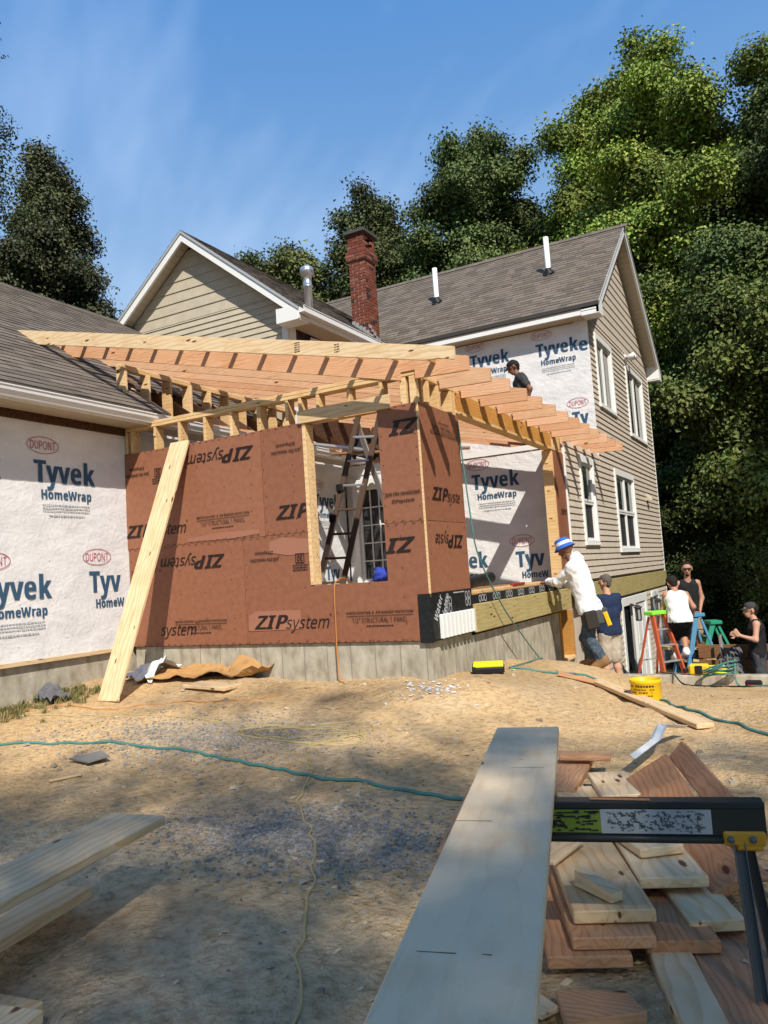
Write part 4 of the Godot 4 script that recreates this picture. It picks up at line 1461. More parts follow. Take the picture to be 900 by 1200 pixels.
const LEFT_BANK := [[2.6, 0.02], [4.0, 0.06], [5.5, 0.16], [7.0, 0.31], [8.2, 0.30], [9.5, 0.22], [10.9, -0.01], [12.2, -0.30], [13.1, -0.60]]
const RIGHT_BANK := [[2.6, 0.02], [4.0, 0.05], [5.5, 0.09], [6.5, 0.09], [7.3, 0.05], [8.0, 0.0], [9.0, -0.1], [10.0, -0.22], [11.0, -0.36], [12.0, -0.5], [13.1, -0.62]]


func profile(ks: Array, w: float) -> float:
	if w <= ks[0][0]:
		return ks[0][1]
	for i in ks.size() - 1:
		if w <= ks[i + 1][0]:
			return lerpf(ks[i][1], ks[i + 1][1], (w - ks[i][0]) / (ks[i + 1][0] - ks[i][0]))
	return ks[-1][1]


func ground_y(x: float, z: float) -> float:
	# rises gently to the house, falls away at its right side
	var w := -z
	var y := lerpf(profile(LEFT_BANK, w), profile(RIGHT_BANK, w), smoothstep(-3.1, -1.6, x))
	y += 0.10 * smoothstep(-4.5, -7.4, x) * smoothstep(2.0, 5.0, w)
	y = lerpf(y, -1.30, smoothstep(13.16, 13.3, w) if x > -3.5 else smoothstep(23.0, 25.0, w))
	if w < 14.0:
		var k := 1.0 - smoothstep(12.3, 13.1, w)
		y += (lumps.get_noise_2d(x, z) * 0.05 + lumps.get_noise_2d(x * 4.3 + 50.0, z * 4.3) * 0.018) * k
	var far := maxf(0.0, Vector2(x + 4.0, z + 8.0).length() - 30.0)
	return y + far * 0.03


func make_ground() -> void:
	lumps = noise(0.5, 3, 9)
	var tone := noise(0.35, 4, 19)
	var patch := noise(0.9, 4, 29)
	var xs := [-420.0, -200.0, -110.0, -60.0, -36.0, -24.0, -18.0, -14.0, -11.5, -9.5]
	var x := -8.2
	while x < 4.0:
		xs.append(x)
		x += 0.085
	xs.append_array([4.3, 5.0, 6.0, 7.5, 10.0, 14.0, 20.0, 30.0, 50.0, 90.0, 180.0, 420.0])
	var zs := [420.0, 180.0, 90.0, 50.0, 30.0, 20.0, 13.0, 9.0, 6.0, 4.0, 2.5, 1.2, 0.4]
	var z := 0.0
	while z > -13.4:
		zs.append(z)
		z -= 0.085
	zs.append_array([-13.6, -14.2, -15.2, -17.0, -19.0, -22.0, -25.0, -29.0, -34.0, -42.0, -60.0, -100.0, -200.0, -420.0])
	var st := SurfaceTool.new()
	st.begin(Mesh.PRIMITIVE_TRIANGLES)
	var nx := xs.size()
	for j in zs.size():
		for i in nx:
			var p := Vector2(xs[i], zs[j])
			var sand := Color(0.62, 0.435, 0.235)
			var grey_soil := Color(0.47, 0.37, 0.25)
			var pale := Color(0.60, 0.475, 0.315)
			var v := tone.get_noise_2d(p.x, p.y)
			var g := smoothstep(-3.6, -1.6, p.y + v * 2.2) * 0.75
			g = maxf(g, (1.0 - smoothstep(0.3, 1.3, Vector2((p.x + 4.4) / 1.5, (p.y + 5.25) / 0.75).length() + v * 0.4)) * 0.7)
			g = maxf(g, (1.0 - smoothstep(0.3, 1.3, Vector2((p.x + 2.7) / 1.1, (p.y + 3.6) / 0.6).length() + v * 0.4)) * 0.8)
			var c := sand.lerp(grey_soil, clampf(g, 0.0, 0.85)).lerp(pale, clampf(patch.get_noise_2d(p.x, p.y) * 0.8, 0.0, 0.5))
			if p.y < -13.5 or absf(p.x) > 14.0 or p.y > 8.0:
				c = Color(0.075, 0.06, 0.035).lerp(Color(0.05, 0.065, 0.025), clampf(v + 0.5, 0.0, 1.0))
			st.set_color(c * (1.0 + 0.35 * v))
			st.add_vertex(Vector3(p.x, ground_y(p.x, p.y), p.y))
	for j in zs.size() - 1:
		for i in nx - 1:
			var a := j * nx + i
			for k in [a, a + nx, a + 1, a + 1, a + nx, a + nx + 1]:
				st.add_index(k)
	st.generate_normals()
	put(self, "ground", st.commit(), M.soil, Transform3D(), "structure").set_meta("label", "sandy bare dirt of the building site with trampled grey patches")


func leaf_clump(sd: int, leaves: int, size: float, spread: float) -> ArrayMesh:
	var r := RandomNumberGenerator.new()
	r.seed = sd
	var st := begin()
	for i in leaves:
		var p := Vector3(r.randfn(), r.randfn() * 0.7, r.randfn()) * spread * 0.5
		var a := Basis.from_euler(Vector3(r.randf_range(-0.9, 0.5), r.randf() * TAU, r.randf_range(-0.7, 0.7)))
		var l := size * r.randf_range(0.7, 1.25)
		var w := l * 0.36
		var v := [Vector3(0, 0, 0), Vector3(-w, 0.02, -l * 0.45), Vector3(0, -l * 0.12, -l), Vector3(w, 0.02, -l * 0.45)]
		for k in 4:
			v[k] = p + a * (v[k] as Vector3)
		st.add_vertex(v[0]); st.add_vertex(v[1]); st.add_vertex(v[2])
		st.add_vertex(v[0]); st.add_vertex(v[2]); st.add_vertex(v[3])
	st.generate_normals()
	return st.commit()


var clumps := []


func crown(parent: Node, lobes: Array, per: float, tint: Color, at: Vector3, sd: int, scale := 1.0, which := 0) -> void:
	# leaf clumps spread through the outer part of each lobe: [centre, radii]
	var r := RandomNumberGenerator.new()
	r.seed = sd
	var xf := []
	var col := []
	for lb in lobes:
		var c: Vector3 = lb[0]
		var q: Vector3 = lb[1]
		var n := int(per * (q.x * q.y + q.y * q.z + q.x * q.z))
		var tone := r.randf_range(0.62, 1.42)
		for i in n:
			var d := Vector3(r.randfn(), r.randfn(), r.randfn()).normalized()
			if d.y < -0.3 and r.randf() < 0.6:
				d.y = -d.y
			var k := pow(r.randf(), 0.35) * r.randf_range(0.9, 1.12)
			var p := c + d * q * k
			var s := scale * r.randf_range(0.7, 1.3)
			var out := Vector3(d.x, d.y + 0.4, d.z).normalized()
			var side := out.cross(Vector3(r.randf_range(-1, 1), r.randf_range(-0.3, 0.3), r.randf_range(-1, 1)).normalized()).normalized()
			xf.append(Transform3D(Basis(side, out, side.cross(out)).scaled(Vector3(s, s, s)), p))
			var l := tone * r.randf_range(0.7, 1.35)
			col.append(Color(tint.r * l * r.randf_range(0.85, 1.25), tint.g * l, tint.b * l * r.randf_range(0.7, 1.2)))
	var mm := MultiMesh.new()
	mm.transform_format = MultiMesh.TRANSFORM_3D
	mm.use_colors = true
	mm.mesh = clumps[which]
	mm.instance_count = xf.size()
	for i in xf.size():
		mm.set_instance_transform(i, xf[i])
		mm.set_instance_color(i, col[i])
	var o := MultiMeshInstance3D.new()
	o.multimesh = mm
	o.name = "crown"
	o.material_override = M.leaf
	o.set_meta("kind", "stuff")
	parent.add_child(o, true)
	o.transform = gx(parent).affine_inverse() * Transform3D(Basis(), at)


func tree(called: String, label: String, at: Vector3, h: float, r: float, base: float, tint: Color, shape: String, sd: int, per := 34.0, group := "trees of the wood behind the house", scale := 1.0, which := 0) -> void:
	var t := thing(called, label, "tree", at, group)
	var q := RandomNumberGenerator.new()
	q.seed = sd
	var st := begin()
	st.set_smooth_group(0)
	var pts := []
	var rad := []
	var lean := Vector3(q.randf_range(-0.4, 0.4), 0, q.randf_range(-0.4, 0.4))
	for i in 9:
		var k := i / 8.0
		pts.append(Vector3(0, -0.3 + h * 0.9 * k, 0) + lean * sin(k * 4.0) * 0.5)
		rad.append(lerpf(0.017 * h + 0.02, 0.02, pow(k, 0.8)))
	ring_tube(st, pts, rad, 8)
	put(t, "trunk", done(st), M.bark, Transform3D(Basis(), at))
	var lobes := []
	var limbs := begin()
	limbs.set_smooth_group(0)
	# branches set round the trunk, each carrying flat sprays of leaves towards its tip
	var n := int(16 + h * 2.0)
	for i in n:
		var k := (i + 0.5) / n
		var y := lerpf(base, h * 0.93, k)
		var w := 0.0
		if shape == "round":
			w = r * sqrt(maxf(0.06, 1.0 - pow(2.0 * k - 0.8, 2.0) / 1.5))
		elif shape == "column":
			w = r * (0.5 + 0.5 * sin(PI * clampf(k * 0.95 + 0.05, 0.0, 1.0)))
		else:
			w = r * (1.08 - k)
		var a := i * 2.4 + q.randf_range(-0.6, 0.6)
		var reach := w * q.randf_range(0.55, 1.18)
		var rise := reach * q.randf_range(0.15, 0.55)
		var d := Vector3(cos(a), 0, sin(a))
		var s := Vector3(0, maxf(base * 0.7, y - reach * 0.5), 0)
		var e := Vector3(0, minf(y, h - 0.5), 0) + d * reach + Vector3(0, rise, 0)
		if i % 2 == 0:
			ring_tube(limbs, [s, s.lerp(e, 0.5) + Vector3(0, 0.12, 0), e], [0.0045 * h, 0.003 * h, 0.012], 5)
		for j in 4:
			var f: float = [0.4, 0.62, 0.84, 1.0][j]
			var sr := clampf((0.34 - 0.10 * f) * w * q.randf_range(0.7, 1.25) + 0.16, 0.3, 1.25)
			var c := s.lerp(e, f) + Vector3(q.randfn(), q.randfn() * 0.5, q.randfn()) * 0.22 * w
			lobes.append([c, Vector3(sr, sr * q.randf_range(0.32, 0.6), sr)])
	for j in 4:
		lobes.append([Vector3(q.randfn() * 0.3, h - 0.5 - 0.45 * j, q.randfn() * 0.3), Vector3(0.4 + 0.12 * j, 0.45, 0.4 + 0.12 * j)])
	put(t, "limb", done(limbs), M.bark, Transform3D(Basis(), at))
	crown(t, lobes, per, tint, at, sd + 7, scale, which)


func make_forest() -> void:
	clumps = [leaf_clump(1, 42, 0.125, 0.5), leaf_clump(2, 34, 0.09, 0.36), leaf_clump(3, 40, 0.22, 0.9)]
	var maple := Color(0.175, 0.235, 0.045)
	var dark := Color(0.08, 0.115, 0.037)
	var olive := Color(0.10, 0.12, 0.04)
	var fresh_green := Color(0.12, 0.155, 0.028)
	var gl := -1.0
	# the tall trees one can tell apart, left to right
	tree("broadleaf_tree", "dark leafy tree rising behind the low wing's roof at far left", Vector3(-19.6, gl, -15.8), 16.4, 4.0, 3.0, Color(0.075, 0.085, 0.04), "cone", 21, 60.0, "", 0.72)
	tree("broadleaf_tree", "smaller dark tree at left edge beyond the low roof", Vector3(-23.4, gl, -14.2), 10.8, 3.0, 2.5, Color(0.042, 0.058, 0.025), "column", 22, 55.0, "", 0.72)
	tree("broadleaf_tree", "rounded olive tree seen behind the front gable's right slope", Vector3(-20.6, gl, -30.0), 18.6, 3.6, 5.0, olive, "round", 23, 34.0, "")
	tree("broadleaf_tree", "pale feathery tree standing straight behind the brick chimney", Vector3(-16.3, gl, -31.0), 20.4, 2.3, 5.0, Color(0.07, 0.088, 0.034), "column", 24, 34.0, "")
	tree("broadleaf_tree", "dark pointed tree behind the ridge right of the chimney", Vector3(-11.0, gl, -31.0), 21.4, 2.9, 5.0, dark, "column", 25, 36.0, "")
	tree("maple_tree", "tallest bright green maple rising over the right end of the roof", Vector3(-4.3, gl, -30.5), 22.3, 3.8, 4.0, maple, "round", 26, 34.0, "")
	tree("maple_tree", "low yellow green crown showing between the dark tree and tallest maple", Vector3(-8.4, gl, -29.0), 14.6, 2.4, 3.0, fresh_green, "round", 27, 32.0, "")
	tree("broadleaf_tree", "tall dark green tree at the upper right edge", Vector3(0.6, gl, -31.0), 19.4, 4.0, 4.0, dark, "round", 28, 36.0, "")
	tree("maple_tree", "dappled mid green tree beyond the right gable's eave", Vector3(-0.4, gl, -26.0), 12.0, 3.0, 1.5, dark.lerp(maple, 0.3), "round", 29, 34.0, "")
	tree("broadleaf_tree", "dark tree filling the right edge behind the workers", Vector3(3.6, gl, -27.0), 19.0, 4.4, 1.0, dark, "round", 30, 36.0, "")
	# a second rank that closes the wood
	var second := [[-24.5, -35.0, 17.0, 4.0], [-13.5, -36.0, 15.5, 4.2], [-7.6, -37.0, 17.0, 4.2], [-1.0, -37.0, 19.0, 4.4], [4.0, -35.0, 20.0, 4.8], [9.0, -31.0, 20.0, 4.6], [8.0, -38.0, 21.0, 5.0], [-29.0, -24.0, 15.0, 4.0], [-27.0, -18.0, 13.0, 3.6]]
	for i in second.size():
		var s: Array = second[i]
		tree("woodland_tree", ["dark tree far back behind the front gable's left rake", "tree far back between chimney and dark pointed tree", "tree far back behind the low yellow green crown", "tree far back behind the tallest maple's right side", "tree far back at the right edge of the wood", "outermost tree beyond the right edge of the wood", "rearmost tree beyond the right edge of the wood", "leftmost tree far back behind the low wing", "tree far back behind the dark leafy tree at left"][i], Vector3(s[0], gl, s[1]), s[2], s[3], 1.0, dark.lerp(olive, 0.35 * (i % 3) / 2.0), "round", 60 + i, 22.0, "dark trees deep in the wood", 1.3, 2)
	# understorey by the workers
	var low := [[-2.4, -25.0, 4.2, 2.0], [0.4, -22.5, 3.6, 1.8], [2.6, -22.0, 4.6, 2.0], [1.6, -25.0, 7.0, 2.6], [-1.2, -28.0, 8.0, 2.8], [4.6, -24.0, 6.5, 2.6], [-5.0, -25.5, 5.0, 2.2]]
	var names := ["low dark shrub behind the green ladder", "shrub behind the man in black at right", "shrub at the right edge behind the man in black", "young dark tree between the shrubs at right", "young tree behind the house's far corner", "leafy thicket beyond the right edge", "shrub hidden behind the house's far corner"]
	for i in low.size():
		var s: Array = low[i]
		tree("understorey_tree", names[i], Vector3(s[0], -1.7, s[1]), s[2], s[3], 0.3, dark.lerp(maple, 0.25 * (i % 2)) * 0.7, "round", 90 + i, 26.0, "", 0.8, 1)
	# the tree at the left whose twigs reach into the frame, and those behind the viewer that shade the yard
	tree("broadleaf_tree", "near tree whose leaf tips enter at the upper left edge", Vector3(-13.2, 0.0, -6.8), 12.0, 2.0, 6.0, Color(0.05, 0.075, 0.025), "round", 41, 36.0, "", 0.6, 1)
	for i in 3:
		tree("broadleaf_tree", ["tall tree off to the right that shades the thicket", "second tall tree farther off at the right", "tree at the right behind the first tall one"][i], [Vector3(8.5, -1.2, -14.0), Vector3(13.0, -1.2, -17.0), Vector3(9.5, -1.2, -20.5)][i], [17.0, 18.0, 19.0][i], 4.6, 3.0, dark, "round", 44 + i, 22.0, "")
	make_shade_trees()


func make_shade_trees() -> void:
	var tint := Color(0.045, 0.07, 0.02)
	for s in [[9.6, 12.4, 22.0, 4.6, 51, "nearest tall tree behind the viewer, shading the middle of the yard", 2.6], [13.7, 11.7, 22.0, 4.2, 52, "tall tree behind the viewer farthest to the right, shading the offcuts", 1.1], [6.6, 15.0, 21.0, 3.6, 53, "smaller tree behind the viewer at the left, shading the left boards", 1.4]]:
		tree("broadleaf_tree", s[5], Vector3(s[0], 0.2, s[1]), s[2], s[3], 11.0, tint, "round", s[4], s[6], "trees behind the viewer", 0.8)






# ---------------------------------------------------------------- loose things on the site

func on_ground(x: float, z: float, up := 0.0) -> Vector3:
	return Vector3(x, ground_y(x, z) + up, z)


func lumber(label: String, m: Material, near: Vector3, far: Vector3, w: float, t := 0.038, group := "", up := Vector3.UP, called := "board", category := "board") -> MeshInstance3D:
	# one loose board from its near end to its far end; both given at the middle of its top face
	var basis := along(near, far, up)
	var off := Vector3(rng.randf(), rng.randf(), rng.randf()) * 3.0
	var l := near.distance_to(far)
	var st := begin()
	bx(st, off + Vector3(0, -t, -w / 2), off + Vector3(l, 0, w / 2), 0.005)
	return single(called, label, category, done(st), m, Transform3D(basis, near - basis * off), group)


func cord(called: String, label: String, category: String, pts: Array, r: float, m: Material, flat := true, sides := 6) -> MeshInstance3D:
	var q := []
	for p in pts:
		q.append(on_ground(p[0], p[1], r * 0.8) if flat else p)
	var c := curve_points(q, 0.06)
	if flat:
		for i in c.size():
			var v: Vector3 = c[i]
			c[i] = Vector3(v.x + 0.012 * sin(i * 0.7), maxf(ground_y(v.x, v.z) + r * 0.8, v.y - 0.02), v.z + 0.01 * sin(i * 1.1))
	return single(called, label, category, tube(c, r, sides), m)


func crumple(st: SurfaceTool, nx: int, nz: int, f: Callable) -> void:
	# a thin sheet over a grid; f gives each point
	for i in nx:
		for j in nz:
			var a: Vector3 = f.call(float(i) / nx, float(j) / nz)
			var b: Vector3 = f.call(float(i + 1) / nx, float(j) / nz)
			var c: Vector3 = f.call(float(i + 1) / nx, float(j + 1) / nz)
			var d: Vector3 = f.call(float(i) / nx, float(j + 1) / nz)
			var n := (a + b + c + d) / 4.0 - Vector3(0, 1, 0)
			quad(st, a, b, c, d, n)
			var e := Vector3(0, -0.004, 0)
			quad(st, a + e, d + e, c + e, b + e, n + Vector3(0, 2, 0))


func make_details() -> void:
	stuff("hose_green", Color(0.07, 0.20, 0.175), 0.5)
	stuff("cord_yellow", Color(0.44, 0.34, 0.15), 0.6)
	stuff("cord_orange", Color(0.46, 0.19, 0.05), 0.5)
	stuff("kraft_paper", Color(0.42, 0.235, 0.09), 0.8, null, Vector3.ONE, bump_tex(noise(0.03, 4, 201), 6.0, 256), 0.8)
	stuff("plastic_white", Color(0.62, 0.64, 0.66), 0.4)
	stuff("bright_yellow", Color(0.62, 0.66, 0.02), 0.4)
	stuff("pail_yellow", Color(0.72, 0.45, 0.012), 0.4)
	stuff("tool_yellow", Color(0.75, 0.48, 0.02), 0.45)
	stuff("black_plastic", Color(0.015, 0.015, 0.016), 0.45)
	stuff("ladder_orange", Color(0.50, 0.10, 0.04), 0.5)
	stuff("ladder_blue", Color(0.08, 0.23, 0.38), 0.5)
	stuff("ladder_green", Color(0.02, 0.24, 0.14), 0.5)
	stuff("ladder_brown", Color(0.10, 0.065, 0.045), 0.55)
	stuff("lime_green", Color(0.22, 0.70, 0.05), 0.5)
	stuff("cloth_blue", Color(0.03, 0.055, 0.33), 0.8)
	stuff("slate_grey", Color(0.19, 0.18, 0.165), 0.8)
	stuff("saw_black", Color(0.022, 0.024, 0.022), 0.42)
	stuff("saw_green", Color(0.13, 0.19, 0.025), 0.45)
	stuff("saw_label", Color(0.28, 0.31, 0.32), 0.6)
	stuff("saw_yellow", Color(0.42, 0.22, 0.02), 0.45)
	stuff("saw_steel", Color(0.085, 0.095, 0.10), 0.45)
	stuff("paint_orange", Color(0.66, 0.22, 0.06), 0.6)
	stuff("red_paint", Color(0.35, 0.025, 0.02), 0.6)
	stuff("bronze_cloth", Color(0.12, 0.115, 0.125), 0.9)
	stuff("leather_tan", Color(0.23, 0.13, 0.06), 0.8)
	# board leaning on the sheathing
	lumber("long clean pine board leaning steeply against the red sheathing left of the window", M.pale_board[2], Vector3(-6.625, ground_y(-6.6, -5.9) + 0.01, -5.90), Vector3(-6.605, 3.19, -7.135), 0.288, 0.038, "", Vector3(0, 0.405, 0.914), "plank", "plank")
	make_saw_bench()
	make_offcut_pile()
	# boards on the left
	lumber("wide pale board raised at the left edge, upper one of two", M.pale_board[3], Vector3(-2.52, 0.40, -1.15), Vector3(-2.77, 0.40, -2.62), 0.29, 0.04, "boards at the left edge")
	lumber("shorter pale board just below the raised wide one at left", M.pale_board[0], Vector3(-2.72, 0.15, -1.1), Vector3(-2.95, 0.15, -2.39), 0.236, 0.04, "boards at the left edge")
	lumber("board end at the bottom left corner, lower of two", M.pale_board[1], Vector3(-2.35, 0.09, -0.9), Vector3(-2.45, 0.09, -1.76), 0.236, 0.04, "boards at the left edge")
	lumber("board end on top at the bottom left corner", M.pale_board[2], Vector3(-2.15, 0.135, -0.8), Vector3(-2.30, 0.135, -1.66), 0.19, 0.04, "boards at the left edge")
	for i in 3:
		lumber(["lowest block under the boards beyond the left edge", "middle block under the boards beyond the left edge", "tall topmost block under the raised board at left"][i], M.pale_board[i], Vector3(-3.1, 0.11 + 0.04 * i + (0.17 if i == 2 else 0.0), -1.5 - 0.02 * i), Vector3(-2.45, 0.11 + 0.04 * i + (0.17 if i == 2 else 0.0), -1.35), 0.09, 0.04 + (0.13 if i == 2 else 0.0), "blocks under the left boards", Vector3.UP, "block", "block")
	# boards lying on the dirt
	lumber("light offcut lying flat in front of the brown paper", M.pale_board[2], on_ground(-6.1, -6.62, 0.05), on_ground(-5.50, -6.60, 0.05), 0.29, 0.038)
	lumber("short narrow board beyond the long one, left of yellow pail", M.red_board[2], on_ground(-2.55, -8.55, 0.06), on_ground(-2.14, -8.66, 0.06), 0.09, 0.04)
	lumber("long narrow light board lying on dirt in front of the yellow pail", M.pale_board[0], on_ground(-2.2, -8.78, 0.05), on_ground(-0.82, -6.48, 0.05), 0.14, 0.04)
	# hoses and cords
	cord("air_hose", "long teal green air hose crossing the dirt from left edge to the plank", "hose", [[-9.0, -4.0], [-7.4, -4.3], [-6.4, -4.5], [-5.64, -4.68], [-5.02, -4.76], [-4.32, -4.7], [-3.6, -4.53], [-2.96, -4.42], [-2.48, -4.38], [-2.0, -4.33], [-1.2, -4.3]], 0.0125, M.hose_green)
	cord("air_hose", "thin grey green hose running over the dirt right of yellow pail", "hose", [[-3.1, -8.5], [-2.72, -8.62], [-2.3, -9.3], [-1.86, -8.89], [-1.2, -7.5], [-0.71, -6.78], [-0.2, -6.1], [0.6, -5.6]], 0.013, M.hose_green)
	var coil := [[-1.45, -1.5], [-1.56, -2.09], [-1.7, -2.3], [-1.83, -2.51], [-2.01, -2.84], [-2.2, -3.16], [-2.43, -3.49], [-2.78, -3.88], [-2.96, -4.15], [-3.13, -4.53], [-3.46, -4.96]]
	for i in 46:
		var a := i * 0.55
		var k := 0.35 + 0.14 * sin(i * 0.37) + 0.1 * sin(i * 1.3)
		coil.append([-3.72 + cos(a) * k * 1.25 + 0.05 * sin(i), -5.36 + sin(a) * k * 0.62])
	for p in [[-4.3, -5.55], [-5.0, -5.62], [-6.0, -5.5], [-7.0, -5.2], [-8.4, -4.9]]:
		coil.append(p)
	cord("extension_cord", "thin yellow extension cord with a loose coil on the dirt", "cord", coil, 0.006, M.cord_yellow)
	cord("extension_cord", "orange cord trailing over the dirt beside the leaning board's foot", "cord", [[-7.55, -5.2], [-7.39, -5.3], [-6.98, -5.6], [-6.33, -5.68], [-5.87, -6.05], [-5.22, -6.21], [-4.8, -6.5]], 0.006, M.cord_orange)
	var oc := [Vector3(-4.62, 1.16, -8.1), Vector3(-4.56, 1.38, -7.5), Vector3(-4.53, 1.365, -7.22), Vector3(-4.525, 1.2, -7.165), Vector3(-4.53, 0.9, -7.165), Vector3(-4.53, 0.6, -7.155), Vector3(-4.50, 0.42, -7.12), Vector3(-4.42, 0.34, -7.0), on_ground(-4.3, -6.9, 0.01)]
	cord("extension_cord", "orange cord hanging from the window opening down to the dirt", "cord", oc, 0.0075, M.cord_orange, false)
	var gs := [Vector3(-3.38, 3.1, -8.2), Vector3(-3.33, 2.1, -8.24), Vector3(-3.30, 1.56, -8.33), Vector3(-3.27, 0.95, -8.9), Vector3(-3.25, 0.5, -9.55), on_ground(-3.2, -9.95, 0.03), on_ground(-3.12, -9.7, 0.012), on_ground(-3.16, -8.7, 0.012)]
	cord("air_hose", "thin green hose hanging down across the green rim board", "hose", gs, 0.009, M.hose_green, false)
	# crumpled brown paper, white scraps, dark boots
	var pn := noise(0.75, 4, 301)
	var ps := begin()
	crumple(ps, 44, 14, func(u, v): return on_ground(-6.95 + 1.5 * u + 0.12 * v, -6.55 - 0.75 * v - 0.42 * u, 0.015 + 0.34 * absf(pn.get_noise_2d(u * 1.5, v * 0.8 + u * 0.5)) * (0.35 + u) + 0.10 * u * v + 0.02 * pn.get_noise_2d(u * 5.0, v * 4.0)))
	single("paper_sheet", "crumpled brown building paper lying along the concrete foundation", "paper", done(ps), M.kraft_paper)
	var wn := noise(2.5, 3, 302)
	var wsx := begin()
	crumple(wsx, 10, 8, func(u, v): return on_ground(-7.22 + 0.52 * u, -6.62 - 0.5 * v, 0.02 + 0.16 * absf(wn.get_noise_2d(u * 2.0, v * 2.0)) + 0.20 * u * (1.0 - absf(2.0 * v - 1.0))))
	single("plastic_scrap", "crumpled whitish plastic scrap behind the leaning board's foot", "plastic scrap", done(wsx), M.plastic_white)
	var bn := noise(3.0, 3, 303)
	var bt := begin()
	crumple(bt, 10, 8, func(u, v): return on_ground(-7.45 + 0.30 * u, -5.62 - 0.26 * v, 0.02 + 0.13 * sin(u * PI) * sin(v * PI) + 0.16 * absf(bn.get_noise_2d(u * 1.6, v * 1.6))))
	single("rag_heap", "small dark crumpled rag by the foundation at left", "rag", done(bt), M.bronze_cloth)
	var scr := begin()
	for i in 100:
		var a := rng.randf() * TAU
		var d := absf(rng.randfn()) * 0.3
		var p := on_ground(-3.25 + cos(a) * d * 1.2, -6.72 + sin(a) * d, 0.008)
		var s := rng.randf_range(0.004, 0.02)
		var b := Basis.from_euler(Vector3(rng.randf_range(-0.4, 0.4), rng.randf() * TAU, rng.randf_range(-0.4, 0.4)))
		var q := []
		for v in [Vector3(-1, -0.15, -0.7), Vector3(1, -0.15, -0.7), Vector3(0.8, -0.15, 0.7), Vector3(-0.9, -0.15, 0.6), Vector3(-0.9, 0.2, -0.5), Vector3(0.8, 0.3, -0.6), Vector3(0.7, 0.2, 0.6), Vector3(-0.8, 0.15, 0.5)]:
			q.append(p + b * (v * s))
		hexa(scr, q)
	var so := single("foam_crumbs", "white foam crumbs scattered in front of the concrete corner", "debris", done(scr), M.plastic_white)
	so.set_meta("kind", "stuff")
	# yellow and black pack
	var pk := thing("membrane_pack", "yellow and black soft pack lying on dirt below the green rim board", "pack", on_ground(-3.12, -7.92))
	var pf := Transform3D(Basis(Vector3.UP, 0.35) * Basis(Vector3(1, 0, 0), 0.12), pk.position + Vector3(0, 0.01, 0))
	put(pk, "lower_half", box(Vector3(-0.17, 0.0, -0.10), Vector3(0.17, 0.075, 0.10), 0.025), M.black_plastic, pf)
	put(pk, "top_panel", box(Vector3(-0.16, 0.07, -0.092), Vector3(0.16, 0.10, 0.092), 0.014), M.bright_yellow, pf)
	put(pk, "strap", box(Vector3(-0.172, 0.02, -0.104), Vector3(-0.13, 0.085, 0.104), 0.01), M.black_plastic, pf)
	# cut-off yellow pail
	var pl := thing("yellow_pail", "cut down yellow plastic pail with black print standing on dirt", "pail", on_ground(-1.50, -7.86, -0.03))
	var ls := begin()
	ls.set_smooth_group(0)
	lathe(ls, [Vector2(0.138, 0.0), Vector2(0.142, 0.20), Vector2(0.147, 0.205), Vector2(0.148, 0.235), Vector2(0.143, 0.24), Vector2(0.138, 0.235), Vector2(0.133, 0.02), Vector2(0.0, 0.015)], 32)
	put(pl, "shell", done(ls), M.pail_yellow, pl.transform * Transform3D(Basis(), Vector3.ZERO))
	var pp := SurfaceTool.new()
	pp.begin(Mesh.PRIMITIVE_TRIANGLES)
	pp.set_smooth_group(-1)
	for j in 5:
		var a := -0.85
		while a < 0.75:
			var w := rng.randf_range(0.04, 0.16)
			var h := [0.016, 0.009, 0.012, 0.008, 0.007][j] as float
			var y := 0.175 - 0.028 * j
			var c := []
			for q in [[a, y], [a + w, y], [a + w, y + h], [a, y + h]]:
				c.append(Vector3(sin(q[0] - 0.15) * 0.1435, q[1], cos(q[0] - 0.15) * 0.1435))
			quad(pp, c[0], c[1], c[2], c[3], Vector3(0, y, 0))
			a += w + 0.05 + (0.2 if rng.randf() < 0.2 else 0.0)
	print_on(pl, pp, M.print_black, pl.transform, "printed_label")
	make_retaining_edge()
	make_stepladders()
	make_room_things()
	make_ground_cover()


